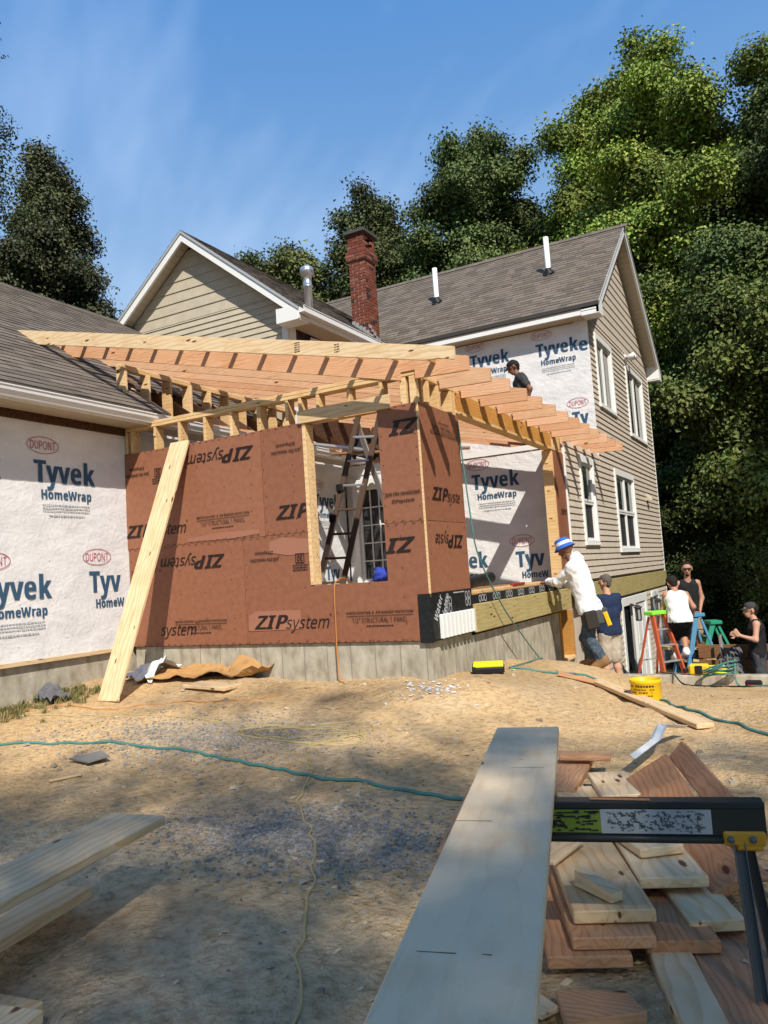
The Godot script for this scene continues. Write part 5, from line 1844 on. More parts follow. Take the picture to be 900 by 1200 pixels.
func make_saw_bench() -> void:
	# plank laid over a steel sawhorse
	lumber("wide weathered grey plank in the foreground running from viewer over the sawhorse", M.grey_board[0], Vector3(-0.42, 0.655, -0.55), Vector3(-1.225, 0.655, -3.545), 0.284, 0.036, "", Vector3.UP, "plank", "plank")
	var plank := get_child(-1)
	var ck := begin()
	for q in [[0.56, -0.14, -0.03, 0.0022], [0.30, -0.10, -0.02, 0.0012], [0.30, 0.03, 0.05, 0.0012], [0.76, -0.02, 0.10, 0.0012], [0.80, 0.0, 0.02, 0.001]]:
		var c := Vector3(-0.42, 0.6555, -0.55).lerp(Vector3(-1.225, 0.6555, -3.545), q[0])
		var sd := Vector3(0.966, 0, -0.26)
		var ln: Vector3 = Vector3(0.26, 0, 0.966) * float(q[3])
		quad(ck, c + sd * q[1] - ln, c + sd * q[2] - ln * 0.3, c + sd * q[2] + ln * 0.3 + ln.normalized() * 0.004, c + sd * q[1] + ln, c - Vector3(0, 1, 0))
	put(plank, "crack", done(ck), M.old_wood[1], Transform3D(), "stuff")
	var d := Vector3(0.965, 0, -0.26).normalized()
	var n := Vector3(0.26, 0, 0.965)
	var right := Vector3(-0.205, 0.0, -2.775)
	var l := 0.86
	var b := Basis(d, Vector3.UP, n)
	var o := right - d * l
	var t := thing("sawhorse", "black steel folding sawhorse with yellow brackets and worn label under grey plank", "sawhorse", Vector3(o.x, 0.02, o.z))
	var f := Transform3D(b, Vector3(o.x, 0.0, o.z))
	var tp := 0.616
	var body := begin()
	for q in [[tp - 0.022, tp, -0.03, 0.03], [tp - 0.105, tp - 0.02, 0.018, 0.026], [tp - 0.105, tp - 0.02, -0.026, -0.018]]:
		bx(body, Vector3(0, q[0], q[2]), Vector3(l, q[1], q[3]), 0.003)
	put(t, "beam", done(body), M.saw_black, f)
	var rail := begin()
	rail.set_smooth_group(0)
	var pts := [Vector3(0.03, tp - 0.118, 0.022), Vector3(l * 0.5, tp - 0.118, 0.022), Vector3(l - 0.13, tp - 0.118, 0.022)]
	ring_tube(rail, pts, [0.013, 0.013, 0.013], 10)
	put(t, "lower_tube", done(rail), M.saw_black, f)
	put(t, "green_panel", box(Vector3(0.10, tp - 0.098, 0.0265), Vector3(0.37, tp - 0.026, 0.028)), M.saw_green, f)
	var lb := put(t, "label_plate", box(Vector3(0.36, tp - 0.10, 0.0265), Vector3(l - 0.16, tp - 0.024, 0.0285)), M.saw_label, f)
	var sc := SurfaceTool.new()
	sc.begin(Mesh.PRIMITIVE_TRIANGLES)
	sc.set_smooth_group(-1)
	for i in 190:
		var x := rng.randf_range(0.37, l - 0.19)
		var y := tp - rng.randf_range(0.032, 0.094)
		var w := rng.randf_range(0.002, 0.017)
		var h := rng.randf_range(0.001, 0.006)
		var sl := rng.randf_range(-0.01, 0.01)
		quad(sc, Vector3(x, y, 0.001), Vector3(x + w, y + sl, 0.001), Vector3(x + w * 0.8, y + h, 0.001), Vector3(x, y + h + sl, 0.001), Vector3(x, y, -1))
	print_on(lb, sc, M.saw_steel, f * Transform3D(Basis(), Vector3(0, 0, 0.0282)), "worn_marks")
	var dk := SurfaceTool.new()
	dk.begin(Mesh.PRIMITIVE_TRIANGLES)
	dk.set_smooth_group(-1)
	for i in 60:
		var x := rng.randf_range(0.11, 0.33)
		var y := tp - rng.randf_range(0.03, 0.095)
		var w := rng.randf_range(0.01, 0.05) * (1.4 if y > tp - 0.055 else 0.7)
		quad(dk, Vector3(x, y, 0.001), Vector3(x + w, y - 0.001, 0.001), Vector3(x + w * 0.9, y + 0.006, 0.001), Vector3(x + 0.003, y + 0.004, 0.001), Vector3(x, y, -1))
	print_on(t, dk, M.saw_black, f * Transform3D(Basis(), Vector3(0, 0, 0.0282)), "worn_marks")
	var po := begin()
	crumple(po, 8, 1, func(u, v): return Vector3(0.33 + 0.19 * u, tp + 0.003 + 0.001 * v, 0.012 - 0.02 * v + 0.012 * u))
	put(t, "paint_smear", done(po), M.paint_orange, f)
	# pivoted legs at the visible end, and their twins at the hidden one
	for e in [l - 0.075, 0.09]:
		var br := begin()
		bx(br, Vector3(e - 0.055, tp - 0.135, -0.034), Vector3(e + 0.07, tp - 0.09, 0.036), 0.006)
		bx(br, Vector3(e - 0.02, tp - 0.15, -0.03), Vector3(e + 0.06, tp - 0.12, 0.034), 0.006)
		var bk := put(t, "bracket", done(br), M.saw_yellow, f)
		var bo := begin()
		bo.set_smooth_group(0)
		for x in [e - 0.035, e + 0.03]:
			lathe(bo, [Vector2(0.011, 0), Vector2(0.011, 0.008), Vector2(0, 0.009)], 8, Vector3(x, tp - 0.112, 0.036), Basis(Vector3(1, 0, 0), PI / 2))
		put(bk, "bolt", done(bo), M.saw_steel, f)
		for s in [1.0, -1.0]:
			var top := Vector3(e - 0.01 + (0.03 if s < 0 else 0.0), tp - 0.12, 0.022 * s)
			var foot := Vector3(e + (0.0 if s > 0 else 0.06) - (0.14 if e < 0.3 else 0.0), 0.035, 0.03 * s + 0.08 * s)
			if s < 0:
				foot = Vector3(e + (0.10 if e > 0.3 else -0.12), 0.035, -0.20)
			var bs := along(top, foot, Vector3(1, 0, 0))
			var ln := top.distance_to(foot)
			var lg := begin()
			for q in [[-0.017, 0.017, -0.014, -0.011], [-0.017, -0.014, -0.014, 0.014], [0.014, 0.017, -0.014, 0.014]]:
				bx(lg, Vector3(0, q[0], q[2]), Vector3(ln, q[1], q[3]), 0.001)
			var leg := put(t, "leg", done(lg), M.saw_steel, f * Transform3D(bs, top))
			put(leg, "foot", box(foot + Vector3(-0.03, -0.022, -0.025), foot + Vector3(0.025, 0.012, 0.025), 0.006), M.black_plastic, f)


func make_offcut_pile() -> void:
	var g := "lumber offcuts under the sawhorse"
	# near end, far end, at the middle of the top face
	var list := [
		["pale offcut with the small wedge block on it, top of the pile", M.pale_board[1], Vector3(-0.715, 0.185, -2.83), Vector3(-1.22, 0.15, -3.98), 0.284, 0.045],
		["reddish offcut with curved end grain right below the pale topmost board", M.red_board[2], Vector3(-0.70, 0.137, -2.735), Vector3(-1.14, 0.11, -3.75), 0.28, 0.042],
		["lowest reddish offcut of three stacked beside the grey plank", M.red_board[0], Vector3(-0.77, 0.092, -2.67), Vector3(-1.16, 0.075, -3.60), 0.28, 0.042],
		["rough sawn reddish offcut jutting out right of the stacked three", M.red_board[1], Vector3(-0.50, 0.098, -2.87), Vector3(-0.92, 0.09, -3.86), 0.25, 0.045],
		["pale offcut with square end at the middle of the pile", M.pale_board[2], Vector3(-0.57, 0.185, -3.19), Vector3(-0.94, 0.17, -4.05), 0.26, 0.042],
		["pale offcut low down at the right, half under its neighbour", M.pale_board[0], Vector3(-0.405, 0.115, -3.03), Vector3(-0.78, 0.12, -3.80), 0.20, 0.042],
		["narrow pale board flat on dirt at the bottom edge", M.pale_board[3], Vector3(-0.26, 0.062, -2.12), Vector3(-0.60, 0.062, -3.00), 0.14, 0.038],
		["wide brown board flat under the sawhorse foot", M.red_board[3], Vector3(-0.10, 0.052, -2.25), Vector3(-0.42, 0.046, -3.25), 0.32, 0.03],
		["pinkish board lying behind the grey plank's far end", M.red_board[2], Vector3(-1.40, 0.15, -4.35), Vector3(-1.50, 0.15, -5.25), 0.28, 0.038],
		["short pale offcut beyond the sawhorse, right one of two", M.pale_board[2], Vector3(-0.98, 0.165, -4.28), Vector3(-1.17, 0.165, -4.72), 0.22, 0.038],
		["short pale offcut beyond the sawhorse, left one of two", M.pale_board[0], Vector3(-1.12, 0.13, -4.16), Vector3(-1.28, 0.13, -4.50), 0.28, 0.038],
		["light reddish board whose edge shows left of the grey plank", M.red_board[2], Vector3(-1.55, 0.09, -3.45), Vector3(-1.86, 0.09, -4.66), 0.26, 0.038],
		["small pale offcut corner resting on the square ended board", M.pale_board[2], Vector3(-0.64, 0.225, -3.39), Vector3(-0.84, 0.22, -3.66), 0.19, 0.038],
	]
	for q in list:
		lumber(q[0], q[1], q[2], q[3], q[4], q[5], g, Vector3.UP, "offcut", "offcut")
	var r := RandomNumberGenerator.new()
	r.seed = 404
	var spots := [[-0.62, -3.75, 0.235, "small offcut on top behind the square ended pale board"], [-1.02, -3.30, 0.215, "narrow strip across the topmost pale board near the beam"], [-0.35, -3.55, 0.16, "short reddish offcut beside the tilted brown board"], [-0.92, -2.45, 0.05, "thin strip on dirt beside the grey plank"], [-1.35, -4.95, 0.20, "pale strip lying on the pinkish board"], [-0.78, -4.55, 0.14, "offcut lying between tilted board and pale offcuts"]]
	for i in spots.size():
		var q: Array = spots[i]
		var a := r.randf() * TAU
		var d := Vector3(cos(a), r.randf_range(-0.06, 0.06), sin(a)) * r.randf_range(0.09, 0.2)
		lumber(q[3], any("pale_board") if i % 2 else any("red_board"), Vector3(q[0], q[2], q[1]) - d, Vector3(q[0], q[2], q[1]) + d, r.randf_range(0.05, 0.14), r.randf_range(0.018, 0.04), g, Vector3.UP, "offcut", "offcut")
	# two boards tilted up on the pile's far right side
	lumber("brown board tilted on edge behind the sawhorse's right end", M.red_board[1], Vector3(-0.44, 0.12, -3.25), Vector3(-0.93, 0.23, -4.62), 0.29, 0.04, g, Vector3(-0.50, 0.86, 0.1), "offcut", "offcut")
	lumber("thin brown strip along the tilted board's upper edge", M.red_board[3], Vector3(-0.30, 0.24, -3.5), Vector3(-0.77, 0.32, -4.70), 0.12, 0.03, g, Vector3(-0.75, 0.66, 0.1), "offcut", "offcut")
	plate(self, "offcut", M.red_board[2], PackedVector2Array([Vector2(-0.83, 2.47), Vector2(-0.63, 2.54), Vector2(-0.55, 2.45), Vector2(-0.75, 2.31)]), 0.04, Transform3D(Basis(Vector3(1, 0, 0), Vector3(0, 0, -1), Vector3(0, 1, 0)), Vector3(0, 0.05, 0)))
	meta(get_child(-1), "slanted reddish offcut on dirt at the bottom edge beside grey plank", "offcut", g)
	# wedge block
	var wb := begin()
	var c := Vector3(-0.80, 0.188, -2.955)
	var b := Basis(Vector3.UP, -0.62)
	var p := []
	for v in [Vector3(-0.10, 0, -0.028), Vector3(0.10, 0, -0.028), Vector3(0.10, 0, 0.028), Vector3(-0.10, 0, 0.028), Vector3(-0.095, 0.058, -0.026), Vector3(0.10, 0.032, -0.026), Vector3(0.10, 0.032, 0.026), Vector3(-0.095, 0.058, 0.026)]:
		p.append(b * v)
	hexa(wb, p)
	single("wedge_block", "small wedge shaped pale block lying on the topmost offcut", "block", done(wb), M.pale_board[2], Transform3D(Basis(), c))
	# bent strip of metal flashing beyond the pile
	var fs := begin()
	var line := [on_ground(-1.10, -4.95, 0.10), on_ground(-1.06, -5.5, 0.10), on_ground(-1.05, -5.72, 0.16), on_ground(-0.99, -6.2, 0.07)]
	for i in 3:
		var a: Vector3 = line[i]
		var e: Vector3 = line[i + 1]
		var s := Vector3(0.028, 0, 0.004)
		for k in 3:
			var h0 := [0.0, 0.02, 0.0, 0.02][k] as float
			var h1 := [0.0, 0.02, 0.0, 0.02][k + 1] as float
			hexa(fs, [a + s * k + Vector3(0, h0, 0), a + s * (k + 1) + Vector3(0, h1, 0), e + s * (k + 1) + Vector3(0, h1, 0), e + s * k + Vector3(0, h0, 0), a + s * k + Vector3(0, h0 + 0.003, 0), a + s * (k + 1) + Vector3(0, h1 + 0.003, 0), e + s * (k + 1) + Vector3(0, h1 + 0.003, 0), e + s * k + Vector3(0, h0 + 0.003, 0)])
	single("metal_strip", "bent pale strip of trim lying on dirt beyond the offcut pile", "metal strip", done(fs), M.gutter)
	# crumpled wrappers by the sawhorse leg
	var wn := noise(2.5, 3, 312)
	for k in [[-0.20, -3.25, "crumpled silver wrapper on dirt behind the sawhorse leg"], [-0.12, -3.02, "dark crumpled wrapper beside the sawhorse leg"]]:
		var ws := begin()
		crumple(ws, 7, 6, func(u, v): return on_ground(k[0] + 0.2 * u, k[1] - 0.2 * v, 0.02 + 0.28 * absf(wn.get_noise_2d(u * 2.0 + k[0] * 9.0, v * 2.0))))
		single("wrapper", k[2], "wrapper", done(ws), M.plastic_white if k[1] < -3.1 else M.slate_grey)


func make_retaining_edge() -> void:
	var o := single("retaining_wall", "low concrete wall edge between dirt yard and lower ground at right", "wall", box(Vector3(-3.0, -1.4, -13.28), Vector3(4.5, -0.47, -13.08), 0.012), M.concrete)
	# nail gun, hose coil, small tool on the wall's edge
	var g := thing("nail_gun_case", "yellow and black power tool lying on the low concrete wall", "power tool", Vector3(-1.68, -0.47, -13.16))
	var p := g.position
	put(g, "housing", box(p + Vector3(-0.15, 0.0, -0.08), p + Vector3(0.15, 0.17, 0.08), 0.03), M.tool_yellow)
	put(g, "grip", box(p + Vector3(-0.055, 0.02, 0.05), p + Vector3(0.055, 0.15, 0.10), 0.02), M.black_plastic)
	put(g, "nose", box(p + Vector3(-0.24, 0.03, -0.04), p + Vector3(-0.14, 0.10, 0.04), 0.015), M.black_plastic)
	var c := []
	for i in 60:
		var a := i * 0.42
		c.append(Vector3(-1.36 + cos(a) * (0.24 + 0.02 * sin(i * 1.7)), -0.45 + 0.006 * i * 0.5 + 0.10 * sin(a + 1.2) * (0.4 + 0.01 * i), -13.02 + sin(a) * 0.13 + 0.002 * i))
	c.append_array([Vector3(-1.1, -0.55, -12.7), on_ground(-0.7, -12.4, 0.02), on_ground(0.2, -12.2, 0.02)])
	cord("air_hose", "coiled thin teal hose hanging over the low concrete wall", "hose", c, 0.011, M.hose_green, false)
	var d := []
	for i in 26:
		var a := i * 0.45
		d.append(Vector3(-1.38 + cos(a) * 0.25, -0.44 + 0.004 * i, -13.17 + sin(a) * 0.10))
	cord("extension_cord", "yellow green cord coiled flat on the low concrete wall", "cord", d, 0.012, M.bright_yellow, false)
	cord("extension_cord", "dark cord running from the low wall down over the gravel", "cord", [Vector3(-2.25, -0.45, -13.2), Vector3(-2.05, -0.45, -13.06), on_ground(-1.85, -12.7, 0.015), on_ground(-1.4, -12.4, 0.015), on_ground(-0.9, -12.3, 0.015)], 0.012, M.black_plastic, false)
	var k := thing("cut_off_tool", "small black and red tool lying on gravel below the low wall", "power tool", on_ground(-0.88, -12.75))
	put(k, "body", box(k.position + Vector3(-0.13, 0.0, -0.05), k.position + Vector3(0.10, 0.09, 0.05), 0.02), M.black_plastic)
	put(k, "guard", box(k.position + Vector3(-0.10, -0.01, 0.045), k.position + Vector3(0.06, 0.03, 0.08), 0.01), M.red_paint)
	# grey post and a jacket hung on it, a wooden crate behind
	beam(self, "post", M.galvanised, Vector3(-1.43, -1.3, -14.7), Vector3(-1.5, -0.02, -14.8), 0.045, 0.045)
	meta(get_child(-1), "thin grey metal post leaning beside the man in black at right", "post")
	var jn := noise(2.2, 3, 411)
	var js := begin()
	crumple(js, 12, 14, func(u, v): return Vector3(-1.34 + (u - 0.5) * (0.34 + 0.1 * v) + 0.03 * sin(v * 9.0), -0.22 - 0.62 * v, -14.75 + 0.14 * sin(u * PI) + 0.10 * jn.get_noise_2d(u * 3.0, v * 2.0)))
	single("jacket", "grey sweatshirt hanging on a crate between metal post and man in black", "jacket", done(js), M.bronze_cloth)
	var cr := thing("crate", "brown wooden crate in shade behind the hanging sweatshirt", "crate", Vector3(-1.25, -1.3, -15.2))
	for i in 4:
		beam(cr, "slat", any("old_wood"), Vector3(-1.9, -1.1 + 0.26 * i, -15.0), Vector3(-0.5, -1.1 + 0.26 * i, -15.0), 0.02, 0.23)
		boxp(cr, "corner_post", any("old_wood"), Vector3(-1.9 + 1.36 * (i % 2), -1.3, -15.02 - 0.5 * (i / 2)), Vector3(-1.84 + 1.36 * (i % 2), -0.2, -15.08 - 0.5 * (i / 2)))


func stepladder(called: String, label: String, m: Material, base: Vector3, turn: float, h: float, top_w: float, bot_w: float, spread: float, top_m: Material, steps := 5) -> void:
	# front rails with steps, rear rails with braces, a top cap
	var t := thing(called, label, "ladder", base, "stepladders by the basement door", turn)
	var f := t.transform
	for s in [-1.0, 1.0]:
		var rail := begin()
		var a := Vector3(s * bot_w / 2, 0, spread / 2)
		var b := Vector3(s * top_w / 2, h, 0.04)
		var bs := along(a, b, Vector3(0, 0, 1))
		bx(rail, Vector3(0, -0.045, -0.018), Vector3(a.distance_to(b), 0.045, 0.018), 0.004)
		var r := put(t, "front_rail", done(rail), m, f * Transform3D(bs, a))
		put(r, "foot", box(a + Vector3(-0.03, 0, -0.05), a + Vector3(0.03, 0.06, 0.05), 0.008), M.black_plastic, f)
		var rear := begin()
		a = Vector3(s * bot_w / 2 * 0.92, 0, -spread / 2)
		b = Vector3(s * top_w / 2 * 0.92, h * 0.97, -0.06)
		bs = along(a, b, Vector3(0, 0, 1))
		bx(rear, Vector3(0, -0.022, -0.012), Vector3(a.distance_to(b), 0.022, 0.012), 0.003)
		put(t, "rear_rail", done(rear), m, f * Transform3D(bs, a))
		var sp := begin()
		bx(sp, Vector3(s * bot_w * 0.44 - 0.006, h * 0.34, -spread * 0.34), Vector3(s * bot_w * 0.44 + 0.006, h * 0.34 + 0.02, spread * 0.34))
		put(t, "spreader", done(sp), M.aluminium, f)
	for i in steps:
		var k := (i + 1.0) / (steps + 1)
		var w := lerpf(bot_w, top_w, k)
		put(t, "step", box(Vector3(-w / 2, h * k - 0.012, lerpf(spread / 2, 0.04, k) - 0.045), Vector3(w / 2, h * k + 0.012, lerpf(spread / 2, 0.04, k) + 0.04), 0.004), M.aluminium, f)
		if i % 2 == 0:
			put(t, "brace", box(Vector3(-w * 0.44, h * k - 0.01, lerpf(-spread / 2, -0.06, k) - 0.008), Vector3(w * 0.44, h * k + 0.012, lerpf(-spread / 2, -0.06, k) + 0.008), 0.003), M.aluminium, f)
	put(t, "top_cap", box(Vector3(-top_w / 2 - 0.05, h - 0.02, -0.12), Vector3(top_w / 2 + 0.05, h + 0.05, 0.10), 0.012), top_m, f)


func make_stepladders() -> void:
	stepladder("stepladder", "orange stepladder with a lime green top beside the basement door", M.ladder_orange, Vector3(-2.55, -1.3, -14.9), 0.95, 1.68, 0.26, 0.62, 0.95, M.lime_green)
	stepladder("stepladder", "blue stepladder under the man in the white tank top", M.ladder_blue, Vector3(-1.98, -1.3, -15.5), -0.95, 1.58, 0.28, 0.60, 1.0, M.ladder_blue)
	stepladder("stepladder", "bright green stepladder leaning away to the right of the blue one", M.ladder_green, Vector3(-1.72, -1.3, -15.95), -1.15, 1.40, 0.28, 0.56, 1.15, M.ladder_green)
	lumber("scaffold plank laid over the ladder tops behind the white tank top", M.pale_board[1], Vector3(-2.7, -0.33, -15.9), Vector3(-1.5, -0.33, -15.75), 0.26, 0.04, "", Vector3.UP, "plank", "plank")
	for x in [-2.5, -1.9]:
		beam(self, "trestle_post", any("pine"), Vector3(x, -1.3, -15.85), Vector3(x, -0.37, -15.85), 0.09, 0.04)
		meta(get_child(-1), ["left post propping the scaffold plank behind the stepladders", "right post propping the scaffold plank behind the stepladders"][0 if x < -2.2 else 1], "post", "posts under the scaffold plank")


func make_room_things() -> void:
	# ladder standing in the room, seen through the window opening
	var t := thing("folding_ladder", "brown and grey folding ladder standing in the room behind the window opening", "ladder", Vector3(-5.2, 1.115, -8.6))
	var z := -8.35
	var a0 := Vector3(-5.57, 1.115, z)
	var a1 := Vector3(-4.89, 3.50, z - 0.25)
	var b0 := Vector3(-5.21, 1.115, z)
	var b1 := Vector3(-4.58, 3.46, z - 0.25)
	beam(t, "rail", M.aluminium, a0, a0.lerp(a1, 0.45), 0.03, 0.09, Vector3(1, 0, 0))
	beam(t, "rail", M.ladder_brown, a0.lerp(a1, 0.30), a1, 0.034, 0.07, Vector3(1, 0, 0))
	beam(t, "rail", M.ladder_brown, b0, b1, 0.034, 0.07, Vector3(1, 0, 0))
	for i in 7:
		var k := 0.10 + 0.128 * i
		beam(t, "rung", M.aluminium if i > 3 else M.ladder_brown, a0.lerp(a1, k), b0.lerp(b1, k), 0.035, 0.03)
	for k in [0.44, 0.60]:
		var p := a0.lerp(a1, k)
		put(t, "hinge_lock", box(p + Vector3(-0.06, -0.05, -0.03), p + Vector3(0.03, 0.05, 0.05), 0.01), M.black_plastic)
	beam(t, "rear_rail", M.aluminium, Vector3(-4.62, 3.44, z - 0.3), Vector3(-4.30, 1.115, z - 1.2), 0.03, 0.075, Vector3(1, 0, 0))
	beam(t, "rear_rail", M.aluminium, Vector3(-4.98, 3.44, z - 0.3), Vector3(-4.75, 1.115, z - 1.25), 0.03, 0.075, Vector3(1, 0, 0))
	# blue cloth on the sill
	var cn := noise(3.0, 3, 511)
	var cs := begin()
	cs.set_smooth_group(0)
	var rows := 9
	for i in rows:
		for j in 14:
			var v := []
			for q in [[i, j], [i + 1, j], [i + 1, j + 1], [i, j + 1]]:
				var th: float = PI * q[0] / rows
				var ph: float = TAU * (q[1] % 14) / 14
				var d := Vector3(sin(th) * cos(ph), cos(th), sin(th) * sin(ph))
				var r := 0.08 * (1.0 + 1.3 * cn.get_noise_3d(d.x * 0.5, d.y * 0.5, d.z * 0.5))
				v.append(Vector3(-3.99 + d.x * r * 1.25, 1.40 + d.y * r * 0.85, -7.28 + d.z * r * 0.8))
			quad(cs, v[0], v[1], v[2], v[3], Vector3(-3.99, 1.40, -7.28))
	single("cloth_bag", "bright blue bundled cloth lying on the window opening's sill", "cloth", done(cs), M.cloth_blue)
	# things lying on the deck by the wide opening
	lumber("loose light board on the deck edge of the wide opening", M.pine[1], Vector3(-3.46, 1.155, -8.5), Vector3(-3.5, 1.155, -11.0), 0.12, 0.04, "boards on the deck edge")
	lumber("second loose board behind the deck edge board", M.fir[1], Vector3(-3.62, 1.15, -9.0), Vector3(-3.66, 1.15, -11.7), 0.14, 0.038, "boards on the deck edge")
	lumber("red ended board on the deck edge in the wide opening", M.red_paint, Vector3(-3.43, 1.185, -9.75), Vector3(-3.44, 1.185, -10.25), 0.05, 0.03, "boards on the deck edge")
	var rl := begin()
	rl.set_smooth_group(0)
	ring_tube(rl, [Vector3(-3.75, 1.20, -8.3), Vector3(-3.7, 1.24, -9.0), Vector3(-3.66, 1.28, -9.6)], [0.075, 0.075, 0.075], 14)
	single("membrane_roll", "black roll lying on the deck behind the corner panel", "roll", done(rl), M.black_membrane)
	# torn dark roof scraps hanging over the room's left side
	var tn := noise(1.7, 3, 611)
	for k in 3:
		var ts := begin()
		crumple(ts, 12, 6, func(u, v): return Vector3(-7.0 + 0.75 * k + 0.9 * u, 3.50 + 0.35 * v - 0.12 * k * u + 0.35 * tn.get_noise_2d(u * 2.0 + k * 5.0, v * 2.0), -11.5 + 0.5 * k - 0.5 * v))
		single("roof_scrap", ["torn dark roofing felt hanging at the room's back left", "torn dark felt in the middle of the room's back opening", "torn dark felt nearest the folding ladder's top"][k], "felt", done(ts), M.black_membrane if k != 1 else M.brown_sheathing)
	lumber("old rafter end lying across the torn felt in the room", M.old_wood[0], Vector3(-6.6, 3.42, -10.6), Vector3(-4.6, 3.36, -11.6), 0.09, 0.04)
	lumber("grey board slanting through the room's back opening", M.galvanised, Vector3(-7.0, 3.62, -10.2), Vector3(-5.4, 3.34, -11.9), 0.1, 0.04)
	plate(self, "sheathing_scrap", M.panel[1], rect(-6.0, 3.14, -5.3, 3.60), 0.012, facing_z(-12.5))
	meta(get_child(-1), "loose red sheathing scrap standing behind the folding ladder's top", "panel")


func make_ground_cover() -> void:
	# gravel in two patches and thinly everywhere
	var stone := begin()
	var r := RandomNumberGenerator.new()
	r.seed = 77
	var p := []
	for v in [Vector3(-1, -0.6, -0.8), Vector3(0.9, -0.5, -1), Vector3(1, -0.6, 0.8), Vector3(-0.8, -0.5, 1), Vector3(-0.7, 0.5, -0.6), Vector3(0.6, 0.6, -0.5), Vector3(0.5, 0.4, 0.7), Vector3(-0.6, 0.6, 0.5)]:
		p.append(v)
	hexa(stone, p)
	var mesh := done(stone)
	for pass_ in [["gravel", "grey crushed gravel in two trampled patches on the dirt", 9000], ["pebbles", "small stones and crumbs strewn over the whole dirt yard", 5000], ["wood_chips", "light wood chips and sawdust strewn on the dirt", 550]]:
		var xf := []
		var col := []
		for i in int(pass_[2]):
			var x: float
			var z: float
			var s: float
			var c: Color
			if pass_[0] == "gravel":
				var q := r.randf()
				if q < 0.42:
					x = -4.6 + r.randfn() * 0.75
					z = -5.1 + r.randfn() * 0.36
				elif q < 0.93:
					x = -2.45 + r.randfn() * 0.48
					z = -3.5 + r.randfn() * 0.26
				else:
					x = r.randf_range(-3.0, 1.5)
					z = r.randf_range(-13.0, -12.0)
				s = r.randf_range(0.004, 0.012)
				var g := r.randf_range(0.14, 0.34)
				c = Color(g * 1.05, g * 0.95, g * 0.82)
			elif pass_[0] == "pebbles":
				var k := sqrt(r.randf())
				x = r.randf_range(-7.4, 1.5)
				z = -1.2 - 8.0 * k * k
				s = r.randf_range(0.003, 0.009) if r.randf() < 0.94 else r.randf_range(0.01, 0.03)
				var g := r.randf_range(0.2, 0.5)
				c = Color(g, g * 0.8, g * 0.56)
			else:
				x = r.randf_range(-7.0, 0.8)
				z = r.randf_range(-8.0, -1.6)
				if r.randf() < 0.4:
					x = -0.9 + r.randfn() * 0.7
					z = -3.4 + r.randfn() * 0.7
				s = r.randf_range(0.005, 0.018)
				var g := r.randf_range(0.4, 0.62)
				c = Color(g, g * 0.76, g * 0.47)
			var flat := 0.22 if pass_[0] == "wood_chips" else 0.7
			var b := Basis.from_euler(Vector3(r.randf_range(-0.4, 0.4), r.randf() * TAU, r.randf_range(-0.4, 0.4)))
			b = b * Basis.from_scale(Vector3(s * r.randf_range(0.7, 1.6), s * flat, s))
			xf.append(Transform3D(b, on_ground(x, z, s * 0.2)))
			col.append(c)
		var mm := MultiMesh.new()
		mm.transform_format = MultiMesh.TRANSFORM_3D
		mm.use_colors = true
		mm.mesh = mesh
		mm.instance_count = xf.size()
		for i in xf.size():
			mm.set_instance_transform(i, xf[i])
			mm.set_instance_color(i, col[i])
		var o := MultiMeshInstance3D.new()
		o.multimesh = mm
		o.material_override = M.gravel_stone
		o.name = fresh(pass_[0])
		add_child(o)
		meta(o, pass_[1], "gravel" if pass_[0] != "wood_chips" else "wood chips", "", "stuff")
	# grass by the foundation at the left
	var gs := begin()
	for i in 26:
		var a := r.randf() * TAU
		var l := r.randf_range(0.03, 0.10)
		var q := Vector3(r.randfn() * 0.03, 0, r.randfn() * 0.03)
		var d := Vector3(cos(a), 0, sin(a))
		var s := d.cross(Vector3.UP) * 0.0035
		var m := q + Vector3(0, l * 0.6, 0) + d * l * 0.2
		var e := q + Vector3(0, l, 0) + d * l * 0.6
		gs.add_vertex(q - s); gs.add_vertex(q + s); gs.add_vertex(m + s)
		gs.add_vertex(q - s); gs.add_vertex(m + s); gs.add_vertex(m - s)
		gs.add_vertex(m - s); gs.add_vertex(m + s); gs.add_vertex(e)
	var gm := MultiMesh.new()
	gm.transform_format = MultiMesh.TRANSFORM_3D
	gm.use_colors = true
	gm.mesh = done(gs)
	gm.instance_count = 420
	for i in 420:
		var x := -7.5 + absf(r.randfn()) * 0.28
		var z := r.randf_range(-6.3, -3.0)
		gm.set_instance_transform(i, Transform3D(Basis(Vector3.UP, r.randf() * TAU).scaled(Vector3.ONE * r.randf_range(0.4, 1.1)), on_ground(x, z)))
		gm.set_instance_color(i, Color(0.10, 0.12, 0.03).lerp(Color(0.26, 0.20, 0.09), r.randf()))
	var go := MultiMeshInstance3D.new()
	go.multimesh = gm
	go.material_override = M.leaf
	go.name = "grass"
	add_child(go)
	meta(go, "sparse dry grass along the foundation at left", "grass", "", "stuff")
	# a slate offcut and a twig on the dirt
	plate(self, "slate_piece", M.slate_grey, PackedVector2Array([Vector2(-0.16, -0.08), Vector2(0.1, -0.12), Vector2(0.17, 0.03), Vector2(-0.02, 0.12)]), 0.012, Transform3D(Basis(Vector3(1, 0, 0), Vector3(0, 0.12, -0.99), Vector3(0, 0.99, 0.12)), on_ground(-5.08, -4.35, 0.03)))
	meta(get_child(-1), "flat dark grey shingle scrap lying on dirt at left", "shingle scrap")
	lumber("small broken stick of wood on dirt below the shingle scrap", M.pale_board[1], on_ground(-4.98, -3.88, 0.02), on_ground(-4.84, -4.05, 0.02), 0.03, 0.015)


# ---------------------------------------------------------------- people

